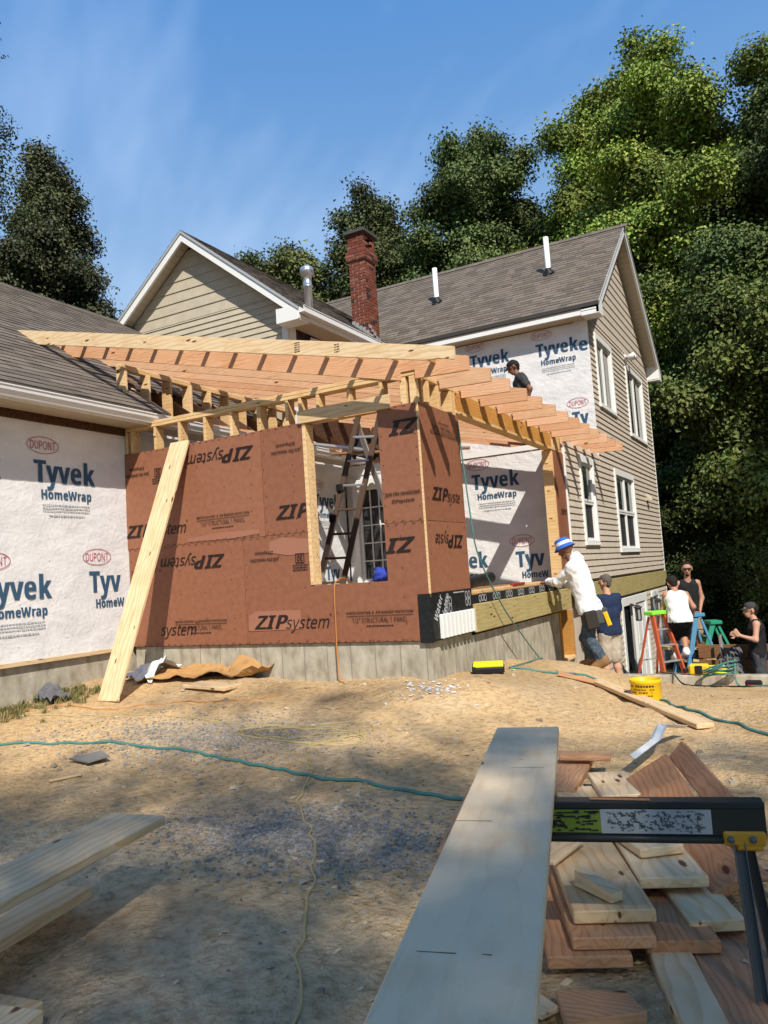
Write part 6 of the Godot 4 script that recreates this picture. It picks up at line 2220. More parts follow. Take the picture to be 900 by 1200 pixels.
func flesh(st: SurfaceTool, bones: Array, cell: float, k: float, cuts: Array = [], wob := 0.0, sd := 1) -> void:
	# tapered capsules [a, b, ra, rb] joined by a smooth minimum, meshed as surface nets
	var reach := 2.6 * cell + 2.0 * k
	var lo := Vector3.ONE * 1e9
	var hi := -lo
	for b in bones:
		var r := maxf(b[2], b[3]) + reach
		lo = lo.min((b[0] as Vector3).min(b[1]) - Vector3.ONE * r)
		hi = hi.max((b[0] as Vector3).max(b[1]) + Vector3.ONE * r)
	var nx := int((hi.x - lo.x) / cell) + 2
	var ny := int((hi.y - lo.y) / cell) + 2
	var nz := int((hi.z - lo.z) / cell) + 2
	var sum := PackedFloat32Array()
	sum.resize(nx * ny * nz)
	for b in bones:
		var a: Vector3 = b[0]
		var ab: Vector3 = (b[1] as Vector3) - a
		var ra: float = b[2]
		var dr: float = float(b[3]) - ra
		var inv := 1.0 / maxf(ab.length_squared(), 1e-9)
		var r := maxf(b[2], b[3]) + reach
		var l := ((a.min(b[1]) - Vector3.ONE * r - lo) / cell).floor().max(Vector3.ZERO)
		var h := ((a.max(b[1]) + Vector3.ONE * r - lo) / cell).ceil()
		for z in range(int(l.z), mini(int(h.z) + 1, nz)):
			for y in range(int(l.y), mini(int(h.y) + 1, ny)):
				var row := (z * ny + y) * nx
				for x in range(int(l.x), mini(int(h.x) + 1, nx)):
					var p := lo + Vector3(x, y, z) * cell - a
					var t := clampf(p.dot(ab) * inv, 0.0, 1.0)
					var d := (p - ab * t).length() - ra - dr * t
					if d < reach:
						sum[row + x] += exp(-d / k)
	var wn := noise(9.0, 2, sd)
	var live := PackedInt32Array()
	for i in sum.size():
		if sum[i] <= 0.0:
			sum[i] = 1.0
			continue
		var v := -k * log(sum[i])
		var x := i % nx
		var y := (i / nx) % ny
		var z := i / (nx * ny)
		if absf(v) < 4.0 * cell:
			if wob > 0.0:
				var q := lo + Vector3(x, y, z) * cell
				v += wob * wn.get_noise_3d(q.x, q.y * 0.6, q.z)
		for c in cuts:
			v = maxf(v, (c as Plane).distance_to(lo + Vector3(x, y, z) * cell))
		sum[i] = v
		if absf(v) < 3.0 * cell and x < nx - 1 and y < ny - 1 and z < nz - 1:
			live.append(i)
	var offs := [0, 1, nx, nx + 1, nx * ny, nx * ny + 1, nx * ny + nx, nx * ny + nx + 1]
	var at := {}
	for i in live:
		var neg := 0
		for o in offs:
			if sum[i + o] < 0.0:
				neg += 1
		if neg == 0 or neg == 8:
			continue
		var acc := Vector3.ZERO
		var n := 0
		for e in [[0, 1], [2, 3], [4, 5], [6, 7], [0, 2], [1, 3], [4, 6], [5, 7], [0, 4], [1, 5], [2, 6], [3, 7]]:
			var va := sum[i + offs[e[0]]]
			var vb := sum[i + offs[e[1]]]
			if (va < 0.0) != (vb < 0.0):
				var t := va / (va - vb)
				acc += Vector3(e[0] & 1, (e[0] >> 1) & 1, e[0] >> 2).lerp(Vector3(e[1] & 1, (e[1] >> 1) & 1, e[1] >> 2), t)
				n += 1
		at[i] = lo + (Vector3(i % nx, (i / nx) % ny, i / (nx * ny)) + acc / n) * cell
	st.set_smooth_group(0)
	for i in live:
		var v0 := sum[i]
		for ax in 3:
			var step: int = [1, nx, nx * ny][ax]
			var v1 := sum[i + step]
			if (v0 < 0.0) == (v1 < 0.0):
				continue
			var s1: int = [nx, nx * ny, 1][ax]
			var s2: int = [nx * ny, 1, nx][ax]
			if not (at.has(i) and at.has(i - s1) and at.has(i - s2) and at.has(i - s1 - s2)):
				continue
			var q := [at[i], at[i - s1], at[i - s1 - s2], at[i - s2]]
			if v0 < 0.0:
				q.reverse()
			for f in [0, 1, 2, 0, 2, 3]:
				st.add_vertex(q[f])


func hand_bones(w: Vector3, d: Vector3, palm: Vector3, curl: float, thumb_side: float, fist := false) -> Array:
	# a palm, five fingers of two joints each, all unequal
	var s := d.cross(palm).normalized()
	palm = s.cross(d).normalized()
	var out := []
	for i in 3:
		out.append([w + s * (0.022 * (i - 1)), w + d * 0.085 + s * (0.026 * (i - 1)), 0.019, 0.016])
	for i in 4:
		var b := w + d * (0.09 - 0.004 * absf(i - 1.2)) + s * (0.021 * (i - 1.5))
		var l: float = [0.068, 0.078, 0.073, 0.056][i]
		var c := curl * (1.0 + 0.12 * i)
		var d1 := (d * cos(c) + palm * sin(c)).normalized()
		var m := b + d1 * l * 0.55
		var c2 := c * 2.1
		var e := m + (d * cos(c2) + palm * sin(c2)).normalized() * l * 0.5
		out.append([b, m, 0.0105, 0.0095])
		out.append([m, e, 0.0095, 0.008])
	var tb := w + d * 0.025 + s * (0.032 * thumb_side)
	var t1 := tb + (d * 0.55 + s * thumb_side * 0.75 + palm * 0.25).normalized() * 0.045
	out.append([tb, t1, 0.014, 0.012])
	out.append([t1, t1 + (d * (0.9 if not fist else 0.7) + s * thumb_side * (0.15 if not fist else 0.6)).normalized() * 0.036, 0.012, 0.009])
	return out


func head_bones(c: Vector3, f: Vector3, u: Vector3) -> Array:
	var l := u.cross(f).normalized()
	return [[c - f * 0.035 + u * 0.025, c + f * 0.02 + u * 0.03, 0.088, 0.082], [c - f * 0.01 - u * 0.03, c + f * 0.035 - u * 0.05, 0.066, 0.056],
		[c + f * 0.05 - u * 0.095 - l * 0.012, c + f * 0.05 - u * 0.095 + l * 0.012, 0.032, 0.032], [c + f * 0.083 + u * 0.008, c + f * 0.112 - u * 0.032, 0.011, 0.015],
		[c + f * 0.075 + u * 0.028 - l * 0.035, c + f * 0.075 + u * 0.028 + l * 0.035, 0.02, 0.02],
		[c + f * 0.078 - u * 0.062 - l * 0.018, c + f * 0.078 - u * 0.062 + l * 0.018, 0.016, 0.016],
		[c + l * 0.082 - f * 0.012 + u * 0.018, c + l * 0.088 - f * 0.02 - u * 0.028, 0.016, 0.011], [c - l * 0.082 - f * 0.012 + u * 0.018, c - l * 0.088 - f * 0.02 - u * 0.028, 0.016, 0.011]]


func torso_bones(j: Dictionary, grow: float) -> Array:
	var s: Vector3 = (j.shL - j.shR).normalized()
	var top: Vector3 = (j.shL + j.shR) / 2.0
	var out := []
	for k in [-1.0, 1.0]:
		out.append([j.hip + s * 0.072 * k, (j.hip as Vector3).lerp(top, 0.5) + s * 0.06 * k, 0.102 + grow, 0.092 + grow])
		out.append([(j.hip as Vector3).lerp(top, 0.5) + s * 0.06 * k, (j.hip as Vector3).lerp(top, 0.86) + s * 0.085 * k, 0.094 + grow, 0.098 + grow])
	out.append([j.shL - s * 0.015, j.shR + s * 0.015, 0.056 + grow * 0.7, 0.056 + grow * 0.7])
	return out


func person(label: String, j: Dictionary, skin: Material, wear: Array, at: Vector3) -> Node3D:
	var t := thing("person", label, "person", at, "workers on the site")
	var s: Vector3 = (j.shL - j.shR).normalized()
	var top: Vector3 = (j.shL + j.shR) / 2.0
	var hl: Vector3 = j.hip + s * 0.09
	var hr: Vector3 = j.hip - s * 0.09
	j.hipL = hl
	j.hipR = hr
	var body := torso_bones(j, 0.0)
	body.append([top + Vector3(0, 0.0, 0), (j.head as Vector3) - j.up * 0.07, 0.062, 0.054])
	for q in ["L", "R"]:
		body.append([j["sh" + q], j["el" + q], 0.052, 0.041])
		body.append([j["el" + q], j["wr" + q], 0.042, 0.026])
		body.append([j["hip" + q], j["kn" + q], 0.084, 0.056])
		var calf: Vector3 = (j["kn" + q] as Vector3).lerp(j["an" + q], 0.35)
		body.append([j["kn" + q], calf, 0.053, 0.056])
		body.append([calf, j["an" + q], 0.056, 0.036])
		body.append([j["an" + q], j["to" + q], 0.040, 0.03])
	var st := begin()
	flesh(st, body, 0.016, 0.014)
	flesh(st, head_bones(j.head, j.face, j.up), 0.0065, 0.009)
	for q in ["L", "R"]:
		var d: Vector3 = j["hd" + q] if j.has("hd" + q) else ((j["wr" + q] as Vector3) - j["el" + q]).normalized()
		var pn: Vector3 = j["pn" + q] if j.has("pn" + q) else (s * (-1.0 if q == "L" else 1.0) - d * (s * (-1.0 if q == "L" else 1.0)).dot(d))
		flesh(st, hand_bones(j["wr" + q], d, pn, j["cu" + q] if j.has("cu" + q) else 0.45, (1.0 if q == "L" else -1.0) * (-1.0 if j.has("flip" + q) else 1.0), j.has("fist" + q)), 0.0055, 0.006)
	st.generate_normals()
	put(t, "body", st.commit(), skin, Transform3D())
	for w in wear:
		var cs := begin()
		flesh(cs, w[2], 0.0135 if w.size() < 6 else w[5], 0.016, w[3], w[4], hash(label + str(w[0])) % 1000)
		cs.generate_normals()
		put(t, w[0], cs.commit(), w[1], Transform3D())
	# eyes
	var f: Vector3 = j.face
	var l: Vector3 = (j.up as Vector3).cross(f).normalized()
	for k in [-1.0, 1.0]:
		var e := begin()
		e.set_smooth_group(0)
		lathe(e, [Vector2(0, -0.012), Vector2(0.0085, -0.0085), Vector2(0.012, 0), Vector2(0.0085, 0.0085), Vector2(0, 0.012)], 10, (j.head as Vector3) + f * 0.086 + l * 0.033 * k + j.up * 0.004)
		put(t, "eye", done(e), M.black_plastic)
	return t


func tank_bones(j: Dictionary, grow: float) -> Array:
	# a sleeveless top: the trunk and two straps
	var out := torso_bones(j, grow)
	out.pop_back()
	var s: Vector3 = (j.shL - j.shR).normalized()
	var top: Vector3 = (j.shL + j.shR) / 2.0
	for k in [-1.0, 1.0]:
		out.append([top + s * 0.085 * k - Vector3(0, 0.10, 0), top + s * 0.095 * k + Vector3(0, 0.012, 0), 0.085 + grow * 0.5, 0.052 + grow * 0.5])
	return out


func hair(t: Node3D, j: Dictionary, m: Material) -> void:
	var hb := begin()
	flesh(hb, [[j.head - j.face * 0.04 + j.up * 0.03, j.head + j.face * 0.01 + j.up * 0.04, 0.092, 0.085], [j.head - j.face * 0.055, j.head - j.face * 0.05 - j.up * 0.05, 0.062, 0.05]], 0.008, 0.01, [below(j.head + j.face * 0.05 + j.up * 0.05, j.face - j.up * 0.5)], 0.008)
	hb.generate_normals()
	put(t, "hair", hb.commit(), m)


func sleeve(j: Dictionary, q: String, share: float, r0: float, r1: float) -> Array:
	var a: Vector3 = j["sh" + q]
	var e: Vector3 = j["el" + q]
	if share <= 1.0:
		return [[a, a.lerp(e, share), r0, r1]]
	return [[a, e, r0, lerpf(r0, r1, 0.5)], [e, e.lerp(j["wr" + q], share - 1.0), lerpf(r0, r1, 0.5), r1]]


func trousers(j: Dictionary, to_knee: float, r: float) -> Array:
	# the seat, and each leg down by a share of the thigh (1) or of the calf (2)
	var s: Vector3 = (j.shL - j.shR).normalized()
	var out := [[j.hip + s * 0.075 + Vector3(0, 0.06, 0), j.hip - s * 0.075 + Vector3(0, 0.06, 0), 0.105 + r * 0.4, 0.105 + r * 0.4], [j.hip + s * 0.075, j.hip - s * 0.075, 0.108 + r * 0.5, 0.108 + r * 0.5]]
	for q in ["L", "R"]:
		var h: Vector3 = j["hip" + q] if j.has("hip" + q) else j.hip + s * (0.09 if q == "L" else -0.09)
		var k: Vector3 = j["kn" + q]
		var a: Vector3 = j["an" + q]
		if to_knee <= 1.0:
			out.append([h, h.lerp(k, to_knee), 0.088 + r, 0.066 + r * 1.8])
		else:
			out.append([h, k, 0.088 + r, 0.060 + r])
			out.append([k, k.lerp(a, to_knee - 1.0), 0.060 + r, 0.048 + r])
	return out


func boots(j: Dictionary, high: float, r: float) -> Array:
	var out := []
	for q in ["L", "R"]:
		var a: Vector3 = j["an" + q]
		var t: Vector3 = j["to" + q]
		var k: Vector3 = j["kn" + q]
		var heel: Vector3 = a + (a - t).normalized() * 0.035 + Vector3(0, t.y - a.y, 0) * 0.55
		out.append([a.lerp(k, high), a, 0.046 + r, 0.045 + r])
		out.append([a, t, 0.046 + r, 0.036 + r])
		out.append([heel, t, 0.036 + r, 0.034 + r])
	return out


func below(p: Vector3, n := Vector3.UP) -> Plane:      # keeps what is under the point
	return Plane(n.normalized(), p)


func cap(t: Node3D, j: Dictionary, m: Material, bill_dir: Vector3, called := "cap") -> void:
	var u: Vector3 = j.up
	var f: Vector3 = bill_dir
	var l := u.cross(f).normalized()
	f = l.cross(u).normalized()
	var b := Basis(l, u, f)
	var c: Vector3 = (j.head as Vector3) + u * 0.045 - j.face * 0.008
	var st := begin()
	st.set_smooth_group(0)
	lathe(st, [Vector2(0.103, -0.005), Vector2(0.104, 0.02), Vector2(0.094, 0.06), Vector2(0.06, 0.088), Vector2(0, 0.097)], 18, c, b)
	put(t, called, done(st), m)
	var bl := begin()
	for i in 8:
		var a0 := -1.15 + 2.3 * i / 8.0
		var a1 := -1.15 + 2.3 * (i + 1) / 8.0
		var p := []
		for dy in [0.0, 0.006]:
			for q in [[a0, 0.09], [a1, 0.09], [a1, 0.175 - 0.05 * pow(absf(a1), 1.5)], [a0, 0.175 - 0.05 * pow(absf(a0), 1.5)]]:
				p.append(c + b * Vector3(sin(q[0]) * q[1], dy - 0.004 - 0.25 * maxf(0.0, q[1] - 0.09), cos(q[0]) * q[1]))
		hexa(bl, p)
	put(t, "cap_bill", done(bl), m)


func make_people() -> void:
	stuff("skin_brown", Color(0.20, 0.095, 0.058), 0.55)
	stuff("skin_tan", Color(0.42, 0.215, 0.14), 0.55)
	stuff("skin_fair", Color(0.50, 0.28, 0.19), 0.55)
	stuff("white_cotton", Color(0.72, 0.72, 0.72), 0.9)
	stuff("navy_cotton", Color(0.016, 0.028, 0.070), 0.9)
	stuff("black_cotton", Color(0.014, 0.014, 0.016), 0.9)
	stuff("charcoal_cotton", Color(0.045, 0.045, 0.047), 0.9)
	stuff("denim", Color(0.085, 0.125, 0.175), 0.9, ramp_tex(noise(0.02, 4, 71), [[0.0, grey(0.6)], [1.0, grey(1.0)]], 256), Vector3.ONE * 3.0)
	stuff("khaki", Color(0.42, 0.37, 0.30), 0.9)
	stuff("tan_cloth", Color(0.30, 0.22, 0.13), 0.9)
	stuff("dark_grey_cloth", Color(0.06, 0.063, 0.07), 0.9)
	stuff("hat_blue", Color(0.03, 0.12, 0.48), 0.85)
	stuff("belt_leather", Color(0.025, 0.02, 0.016), 0.7)
	stuff("hair_grey", Color(0.10, 0.085, 0.075), 0.9)
	stuff("hair_dark", Color(0.018, 0.014, 0.011), 0.85)
	man_in_hoodie()
	man_in_navy()
	man_in_white()
	man_on_plank()
	man_in_black()
	man_on_roof()


func man_in_hoodie() -> void:
	var j := {"hip": Vector3(-2.755, 0.70, -11.0), "shL": Vector3(-2.905, 1.33, -10.83), "shR": Vector3(-2.905, 1.33, -11.19), "head": Vector3(-3.035, 1.60, -11.0), "face": Vector3(-0.93, -0.36, -0.08).normalized(), "up": Vector3(-0.36, 0.93, 0).normalized(),
		"elL": Vector3(-3.17, 1.14, -10.93), "wrL": Vector3(-3.36, 1.155, -11.12), "elR": Vector3(-3.06, 1.08, -11.36), "wrR": Vector3(-3.23, 1.10, -11.50),
		"knL": Vector3(-2.79, 0.34, -10.93), "anL": Vector3(-2.60, 0.06, -10.88), "toL": Vector3(-2.735, -0.055, -10.86), "knR": Vector3(-2.89, 0.32, -11.15), "anR": Vector3(-2.80, 0.00, -11.14), "toR": Vector3(-2.96, -0.045, -11.15),
		"hdL": Vector3(-0.85, -0.1, -0.5).normalized(), "pnL": Vector3(0, -1, 0), "hdR": Vector3(-0.85, 0.0, -0.4).normalized(), "pnR": Vector3(0, -1, 0), "cuL": 0.25}
	var hood := torso_bones(j, 0.045)
	for q in ["L", "R"]:
		hood.append_array(sleeve(j, q, 1.97, 0.085, 0.047))
	hood.append([j.hip + Vector3(0.0, 0.04, 0.06), j.hip + Vector3(0.0, 0.04, -0.06), 0.15, 0.15])
	hood.append([j.hip + Vector3(0.02, -0.09, 0.07), j.hip + Vector3(0.02, -0.09, -0.07), 0.15, 0.15])
	hood.append([Vector3(-2.88, 1.43, -11.10), Vector3(-2.88, 1.43, -10.90), 0.075, 0.075])
	hood.append([Vector3(-2.83, 1.35, -11.0), Vector3(-2.90, 1.47, -11.0), 0.07, 0.085])
	var t := person("man in white hoodie and blue bucket hat bending over the deck edge", j, M.skin_brown, [
		["hoodie", M.white_cotton, hood, [below(Vector3(-2.78, 0.68, -11.0), Vector3(0.15, -1, 0))], 0.022],
		["jeans", M.denim, trousers(j, 1.93, 0.022), [below(j.hip + Vector3(0, 0.03, 0))], 0.016],
		["boots", M.leather_tan, boots(j, 0.22, 0.012), [], 0.003]], Vector3(-2.75, -0.05, -11.0))
	# bucket hat with white band
	var b := Basis(Vector3(0, 0, 1).cross(j.up).normalized() * -1.0, j.up, Vector3(0, 0, 1))
	var c: Vector3 = j.head + j.up * 0.03
	var h1 := begin()
	h1.set_smooth_group(0)
	lathe(h1, [Vector2(0.155, -0.02), Vector2(0.158, -0.012), Vector2(0.115, 0.03), Vector2(0.113, 0.035)], 22, c, b)
	var hat := put(t, "hat", done(h1), M.hat_blue)
	var h2 := begin()
	h2.set_smooth_group(0)
	lathe(h2, [Vector2(0.1135, 0.03), Vector2(0.111, 0.075), Vector2(0.1095, 0.08)], 22, c, b)
	put(hat, "band", done(h2), M.white_cotton)
	var h3 := begin()
	h3.set_smooth_group(0)
	lathe(h3, [Vector2(0.11, 0.078), Vector2(0.102, 0.115), Vector2(0.08, 0.13), Vector2(0, 0.135)], 22, c, b)
	put(hat, "crown", done(h3), M.hat_blue)
	# tool belt with pouches
	var bl := begin()
	var ax := Vector3(0.15, -1, 0).normalized()
	var bb := Basis(Vector3(0, 0, 1).cross(ax).normalized(), ax, Vector3(0, 0, 1))
	lathe(bl, [Vector2(0.165, -0.03), Vector2(0.172, 0.0), Vector2(0.165, 0.03)], 20, j.hip + Vector3(-0.01, 0.10, 0), bb.scaled_local(Vector3(0.86, 1, 1.18)))
	var belt := put(t, "tool_belt", done(bl), M.belt_leather)
	for q in [[Vector3(-2.70, 0.60, -10.80), Vector3(0.09, 0.13, 0.055)], [Vector3(-2.62, 0.63, -10.88), Vector3(0.06, 0.10, 0.08)], [Vector3(-2.60, 0.64, -11.10), Vector3(0.06, 0.11, 0.09)]]:
		put(belt, "pouch", box(-q[1], q[1], 0.022), M.belt_leather if q[1].x > 0.07 else M.dark_grey_cloth, Transform3D(Basis(Vector3(0, 0, 1), 0.18) * Basis(Vector3.UP, 0.4), q[0]))
	put(belt, "tool", box(Vector3(-0.03, -0.12, -0.02), Vector3(0.03, 0.08, 0.02), 0.008), M.tool_yellow, Transform3D(Basis(Vector3(0, 0, 1), 0.3), Vector3(-2.53, 0.62, -10.98)))


func man_in_navy() -> void:
	var f := Vector3(-0.84, 0, -0.54)
	var l := Vector3(-0.54, 0, 0.84)
	var z := Vector3(-2.95, 0, -12.9)
	var j := {"hip": z + Vector3(0.0, 0.26, 0), "shL": z + Vector3(0.02, 0.79, 0) + l * 0.185, "shR": z + Vector3(0.02, 0.79, 0) - l * 0.185, "head": z + Vector3(0.03, 1.045, 0) + f * 0.05, "face": (f + Vector3(0, -0.22, 0)).normalized(), "up": (Vector3.UP + f * 0.22).normalized(),
		"elL": z + Vector3(0, 0.53, 0) + l * 0.25 + f * 0.06, "wrL": z + Vector3(0, 0.46, 0) + l * 0.15 + f * 0.30, "elR": z + Vector3(0, 0.52, 0) - l * 0.26 + f * 0.04, "wrR": z + Vector3(0, 0.47, 0) - l * 0.18 + f * 0.28,
		"knL": z + Vector3(0, -0.19, 0) + l * 0.10 + f * 0.06, "anL": z + Vector3(0, -0.56, 0) + l * 0.10, "toL": z + Vector3(0, -0.61, 0) + l * 0.12 + f * 0.17, "knR": z + Vector3(0, -0.19, 0) - l * 0.11 + f * 0.03, "anR": z + Vector3(0, -0.56, 0) - l * 0.12 - f * 0.03, "toR": z + Vector3(0, -0.61, 0) - l * 0.15 + f * 0.14}
	var sh := torso_bones(j, 0.035)
	sh.append([j.hip + l * 0.07 + Vector3(0, 0.02, 0), j.hip - l * 0.07 + Vector3(0, 0.02, 0), 0.135, 0.135])
	for q in ["L", "R"]:
		sh.append_array(sleeve(j, q, 0.72, 0.078, 0.072))
	var t := person("grey haired man in navy T-shirt and khaki shorts standing behind the hoodie", j, M.skin_fair, [
		["shirt", M.navy_cotton, sh, [below(j.hip + Vector3(0, -0.06, 0), Vector3.DOWN), below(j.shL + Vector3(0, 0.075, 0))], 0.016],
		["shorts", M.khaki, trousers(j, 0.92, 0.026), [below(j.hip + Vector3(0, 0.02, 0))], 0.014],
		["shoes", M.charcoal_cotton, boots(j, 0.06, 0.008), [], 0.0]], z + Vector3(0, -0.62, 0))
	var hb := begin()
	flesh(hb, [[j.head - j.face * 0.04 + j.up * 0.04, j.head + j.face * 0.015 + j.up * 0.045, 0.09, 0.084], [j.head - j.face * 0.06, j.head - j.face * 0.055 - j.up * 0.04, 0.06, 0.05]], 0.008, 0.01, [below(j.head + j.face * 0.055 + j.up * 0.055, j.face - j.up * 0.5)], 0.01)
	hb.generate_normals()
	put(t, "hair", hb.commit(), M.hair_grey)


func man_in_white() -> void:
	var f := Vector3(-0.5, 0, -0.866)
	var l := Vector3(-0.866, 0, 0.5)
	var j := {"hip": Vector3(-2.15, 0.24, -14.98), "shL": Vector3(-2.37, 0.70, -15.0), "shR": Vector3(-2.04, 0.69, -15.17), "head": Vector3(-2.26, 0.90, -15.2), "face": (f + Vector3(0, -0.55, 0)).normalized(), "up": (Vector3.UP + f * 0.55).normalized(),
		"elL": Vector3(-2.45, 0.44, -15.08), "wrL": Vector3(-2.42, 0.24, -15.22), "elR": Vector3(-1.93, 0.46, -15.17), "wrR": Vector3(-1.99, 0.24, -15.3),
		"knL": Vector3(-2.33, -0.06, -15.27), "anL": Vector3(-2.29, -0.42, -15.12), "toL": Vector3(-2.36, -0.46, -15.27), "knR": Vector3(-2.16, -0.02, -15.25), "anR": Vector3(-2.10, -0.32, -14.98), "toR": Vector3(-2.16, -0.40, -15.12)}
	var sh := tank_bones(j, 0.03)
	sh.append([j.hip + l * 0.07 + Vector3(0, 0.04, 0), j.hip - l * 0.07 + Vector3(0, 0.04, 0), 0.145, 0.145])
	sh.append([j.hip + l * 0.07 - Vector3(0, 0.08, 0), j.hip - l * 0.07 - Vector3(0, 0.08, 0), 0.15, 0.15])
	var t := person("man in white tank top and black shorts with his back turned on the blue ladder", j, M.skin_tan, [
		["tank_top", M.white_cotton, sh, [below(j.hip + Vector3(0, -0.03, 0), Vector3.DOWN)], 0.016],
		["shorts", M.black_cotton, trousers(j, 0.96, 0.03), [below(j.hip + Vector3(0, 0.02, 0))], 0.016],
		["shoes", M.white_cotton, boots(j, 0.08, 0.008), [], 0.0]], Vector3(-2.15, -0.45, -15.0))
	hair(t, j, M.hair_dark)
	cap(t, j, M.black_cotton, j.face)
	var pr := SurfaceTool.new()
	pr.begin(Mesh.PRIMITIVE_TRIANGLES)
	pr.set_smooth_group(-1)
	var st := begin()
	for q in [[-0.03, 0.0, 0.03, 0.012], [-0.05, -0.03, 0.05, -0.022], [-0.02, 0.02, 0.025, 0.03]]:
		bx(st, Vector3(q[0], q[1], -0.006), Vector3(q[2], q[3], 0.004))
	put(t, "shirt_print", done(st), M.charcoal_cotton, Transform3D(Basis(Vector3(0.866, 0, -0.5), Vector3.UP, Vector3(0.5, 0, 0.866)), Vector3(-2.185, 0.56, -14.935)))


func man_on_plank() -> void:
	var f := Vector3(0.45, 0, 0.893)
	var l := Vector3(0.893, 0, -0.45)
	var z := Vector3(-2.10, 0, -15.8)
	var j := {"hip": z + Vector3(0, 0.36, 0), "shL": z + Vector3(0.02, 0.87, 0) + l * 0.19, "shR": z + Vector3(0.02, 0.87, 0) - l * 0.19, "head": z + Vector3(0.03, 1.145, 0) + f * 0.03, "face": (f + Vector3(-0.35, -0.1, 0)).normalized(), "up": Vector3(0, 1, 0.05).normalized(),
		"elL": z + Vector3(0.02, 0.58, 0) + l * 0.245, "wrL": z + Vector3(0, 0.36, 0) + l * 0.17 + f * 0.12, "elR": z + Vector3(0, 0.58, 0) - l * 0.25, "wrR": z + Vector3(0, 0.40, 0) - l * 0.16 + f * 0.15,
		"knL": z + Vector3(0, -0.06, 0) + l * 0.11 + f * 0.05, "anL": z + Vector3(0, -0.46, 0) + l * 0.12, "toL": z + Vector3(0, -0.51, 0) + l * 0.14 + f * 0.16, "knR": z + Vector3(0, -0.06, 0) - l * 0.10 + f * 0.03, "anR": z + Vector3(0, -0.46, 0) - l * 0.11, "toR": z + Vector3(0, -0.51, 0) - l * 0.14 + f * 0.15}
	var sh := tank_bones(j, 0.028)
	sh.append([j.hip + l * 0.07 + Vector3(0, 0.05, 0), j.hip - l * 0.07 + Vector3(0, 0.05, 0), 0.128, 0.128])
	var t := person("bearded man in black tank top and sunglasses standing behind the white tank top", j, M.skin_tan, [
		["tank_top", M.black_cotton, sh, [below(j.hip + Vector3(0, -0.02, 0), Vector3.DOWN)], 0.014],
		["shorts", M.tan_cloth, trousers(j, 0.95, 0.026), [below(j.hip + Vector3(0, 0.11, 0))], 0.014],
		["shoes", M.charcoal_cotton, boots(j, 0.1, 0.008), [], 0.0]], z + Vector3(0, -0.53, 0))
	var hb := begin()
	flesh(hb, [[j.head - j.face * 0.04 + j.up * 0.045, j.head + j.face * 0.02 + j.up * 0.05, 0.088, 0.082]], 0.008, 0.01, [below(j.head + j.face * 0.05 + j.up * 0.065, j.face - j.up * 0.8)], 0.006)
	flesh(hb, [[j.head + j.face * 0.03 - j.up * 0.075, j.head + j.face * 0.06 - j.up * 0.10, 0.058, 0.034]], 0.008, 0.01, [below(j.head - j.up * 0.055)], 0.006)
	hb.generate_normals()
	put(t, "hair_and_beard", hb.commit(), M.hair_dark)
	var fl: Vector3 = (j.up as Vector3).cross(j.face).normalized()
	put(t, "sunglasses", box(Vector3(-0.068, -0.018, -0.01), Vector3(0.068, 0.02, 0.012), 0.01), M.black_plastic, Transform3D(Basis(fl, j.up, fl.cross(j.up)), j.head + j.face * 0.10 + j.up * 0.006))
	lumber("light board under the feet of the bearded man, laid over the ladders", M.pale_board[2], Vector3(-2.5, -0.545, -15.8), Vector3(-1.6, -0.545, -15.62), 0.3, 0.04, "", Vector3.UP, "plank", "plank")


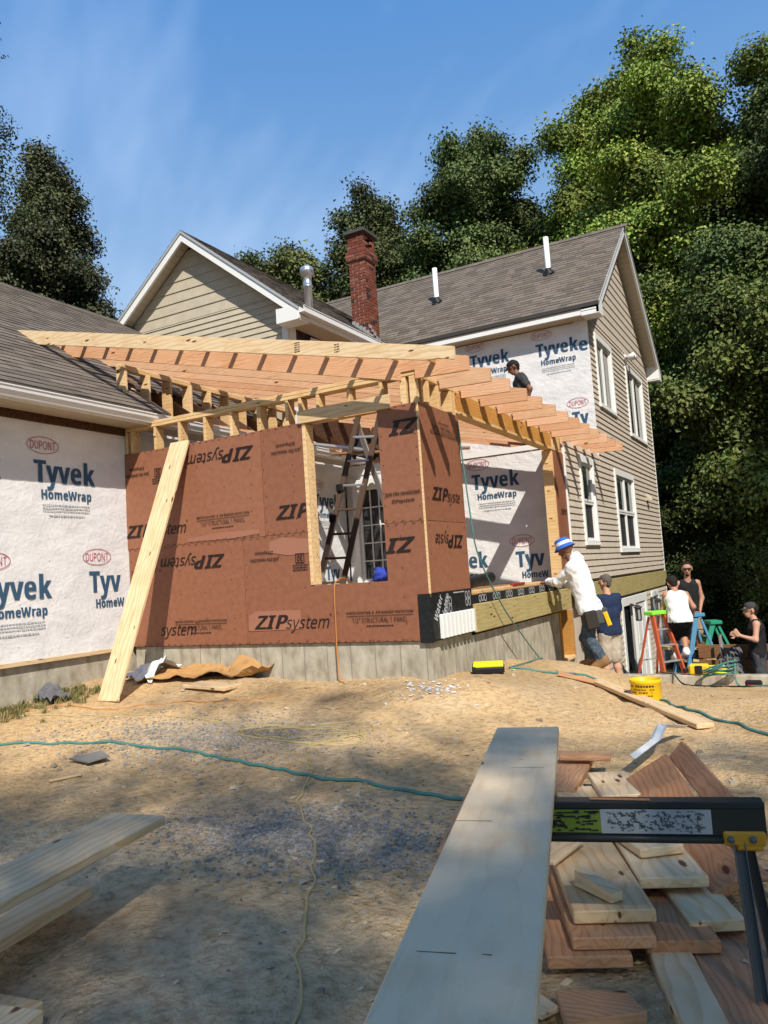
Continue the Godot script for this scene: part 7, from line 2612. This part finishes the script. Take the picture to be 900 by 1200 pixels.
func man_in_black() -> void:
	var f := Vector3(-0.97, 0, 0.24)
	var l := Vector3(0.24, 0, 0.97)
	var z := Vector3(-0.90, 0, -14.7)
	var j := {"hip": z + Vector3(-0.02, -0.36, 0), "shL": z + Vector3(0.02, 0.175, 0) + l * 0.17 + f * 0.05, "shR": z + Vector3(0.02, 0.175, 0) - l * 0.18, "head": z + Vector3(-0.03, 0.40, 0) + f * 0.04, "face": (f + Vector3(0, -0.05, 0)).normalized(), "up": Vector3(-0.06, 1, 0).normalized(),
		"elL": z + Vector3(0, -0.08, 0) + l * 0.25 + f * 0.08, "wrL": z + Vector3(0, 0.0, 0) + l * 0.18 + f * 0.32, "elR": z + Vector3(0, -0.10, 0) - l * 0.25 + f * 0.06, "wrR": z + Vector3(0, -0.02, 0) - l * 0.15 + f * 0.30,
		"hdL": Vector3(-0.6, 0.8, 0.1).normalized(), "cuL": 1.1, "fistL": true,
		"knL": z + Vector3(0, -0.82, 0) + l * 0.11 + f * 0.03, "anL": z + Vector3(0, -1.22, 0) + l * 0.12, "toL": z + Vector3(0, -1.27, 0) + l * 0.14 + f * 0.17, "knR": z + Vector3(0, -0.82, 0) - l * 0.11, "anR": z + Vector3(0, -1.22, 0) - l * 0.12, "toR": z + Vector3(0, -1.27, 0) - l * 0.15 + f * 0.16}
	var sh := tank_bones(j, 0.032)
	sh.append([j.hip + l * 0.07, j.hip - l * 0.07, 0.135, 0.135])
	var t := person("man in black sleeveless shirt and cap gesturing with raised hand at right edge", j, M.skin_fair, [
		["tank_top", M.black_cotton, sh, [below(j.hip + Vector3(0, -0.07, 0), Vector3.DOWN)], 0.018],
		["trousers", M.dark_grey_cloth, trousers(j, 1.9, 0.028), [below(j.hip + Vector3(0, 0.09, 0))], 0.016],
		["shoes", M.charcoal_cotton, boots(j, 0.1, 0.01), [], 0.0]], z + Vector3(0, -1.3, 0))
	hair(t, j, M.hair_dark)
	cap(t, j, M.charcoal_cotton, j.face)


func man_on_roof() -> void:
	var f := Vector3(-0.94, 0, 0.35)
	var l := Vector3(0.35, 0, 0.94)
	var z := Vector3(-4.33, 0, -13.6)
	var j := {"hip": z + Vector3(0.06, 4.30, 0), "shL": z + Vector3(0.02, 4.80, 0) + l * 0.17, "shR": z + Vector3(0.0, 4.80, 0) - l * 0.18, "head": z + Vector3(-0.10, 5.03, 0), "face": (f + Vector3(0, -0.5, 0)).normalized(), "up": (Vector3.UP + f * 0.5).normalized(),
		"elL": z + Vector3(0.17, 4.54, 0) + l * 0.22, "wrL": z + Vector3(0.14, 4.32, 0) + l * 0.17 + f * 0.03, "elR": z + Vector3(-0.1, 4.54, 0) - l * 0.24, "wrR": z + Vector3(-0.25, 4.40, 0) - l * 0.18,
		"knL": z + Vector3(0.03, 3.88, 0) + l * 0.11, "anL": z + Vector3(0.06, 3.50, 0) + l * 0.11, "toL": z + Vector3(0.06, 3.45, 0) + l * 0.12 + f * 0.16, "knR": z + Vector3(0.03, 3.88, 0) - l * 0.11, "anR": z + Vector3(0.06, 3.50, 0) - l * 0.11, "toR": z + Vector3(0.06, 3.45, 0) - l * 0.12 + f * 0.16}
	var sh := torso_bones(j, 0.033)
	sh.append([j.hip + l * 0.07, j.hip - l * 0.07, 0.13, 0.13])
	for q in ["L", "R"]:
		sh.append_array(sleeve(j, q, 0.66, 0.076, 0.068))
	var t := person("man in dark grey T-shirt and black cap standing among the rafters above", j, M.skin_brown, [
		["shirt", M.charcoal_cotton, sh, [below(j.hip + Vector3(0, -0.05, 0), Vector3.DOWN), below(j.shL + Vector3(0, 0.07, 0))], 0.016],
		["trousers", M.dark_grey_cloth, trousers(j, 1.9, 0.022), [below(j.hip + Vector3(0, 0.09, 0))], 0.014],
		["shoes", M.black_plastic, boots(j, 0.1, 0.008), [], 0.0]], z + Vector3(0.06, 3.41, 0))
	hair(t, j, M.hair_dark)
	cap(t, j, M.black_cotton, j.face)
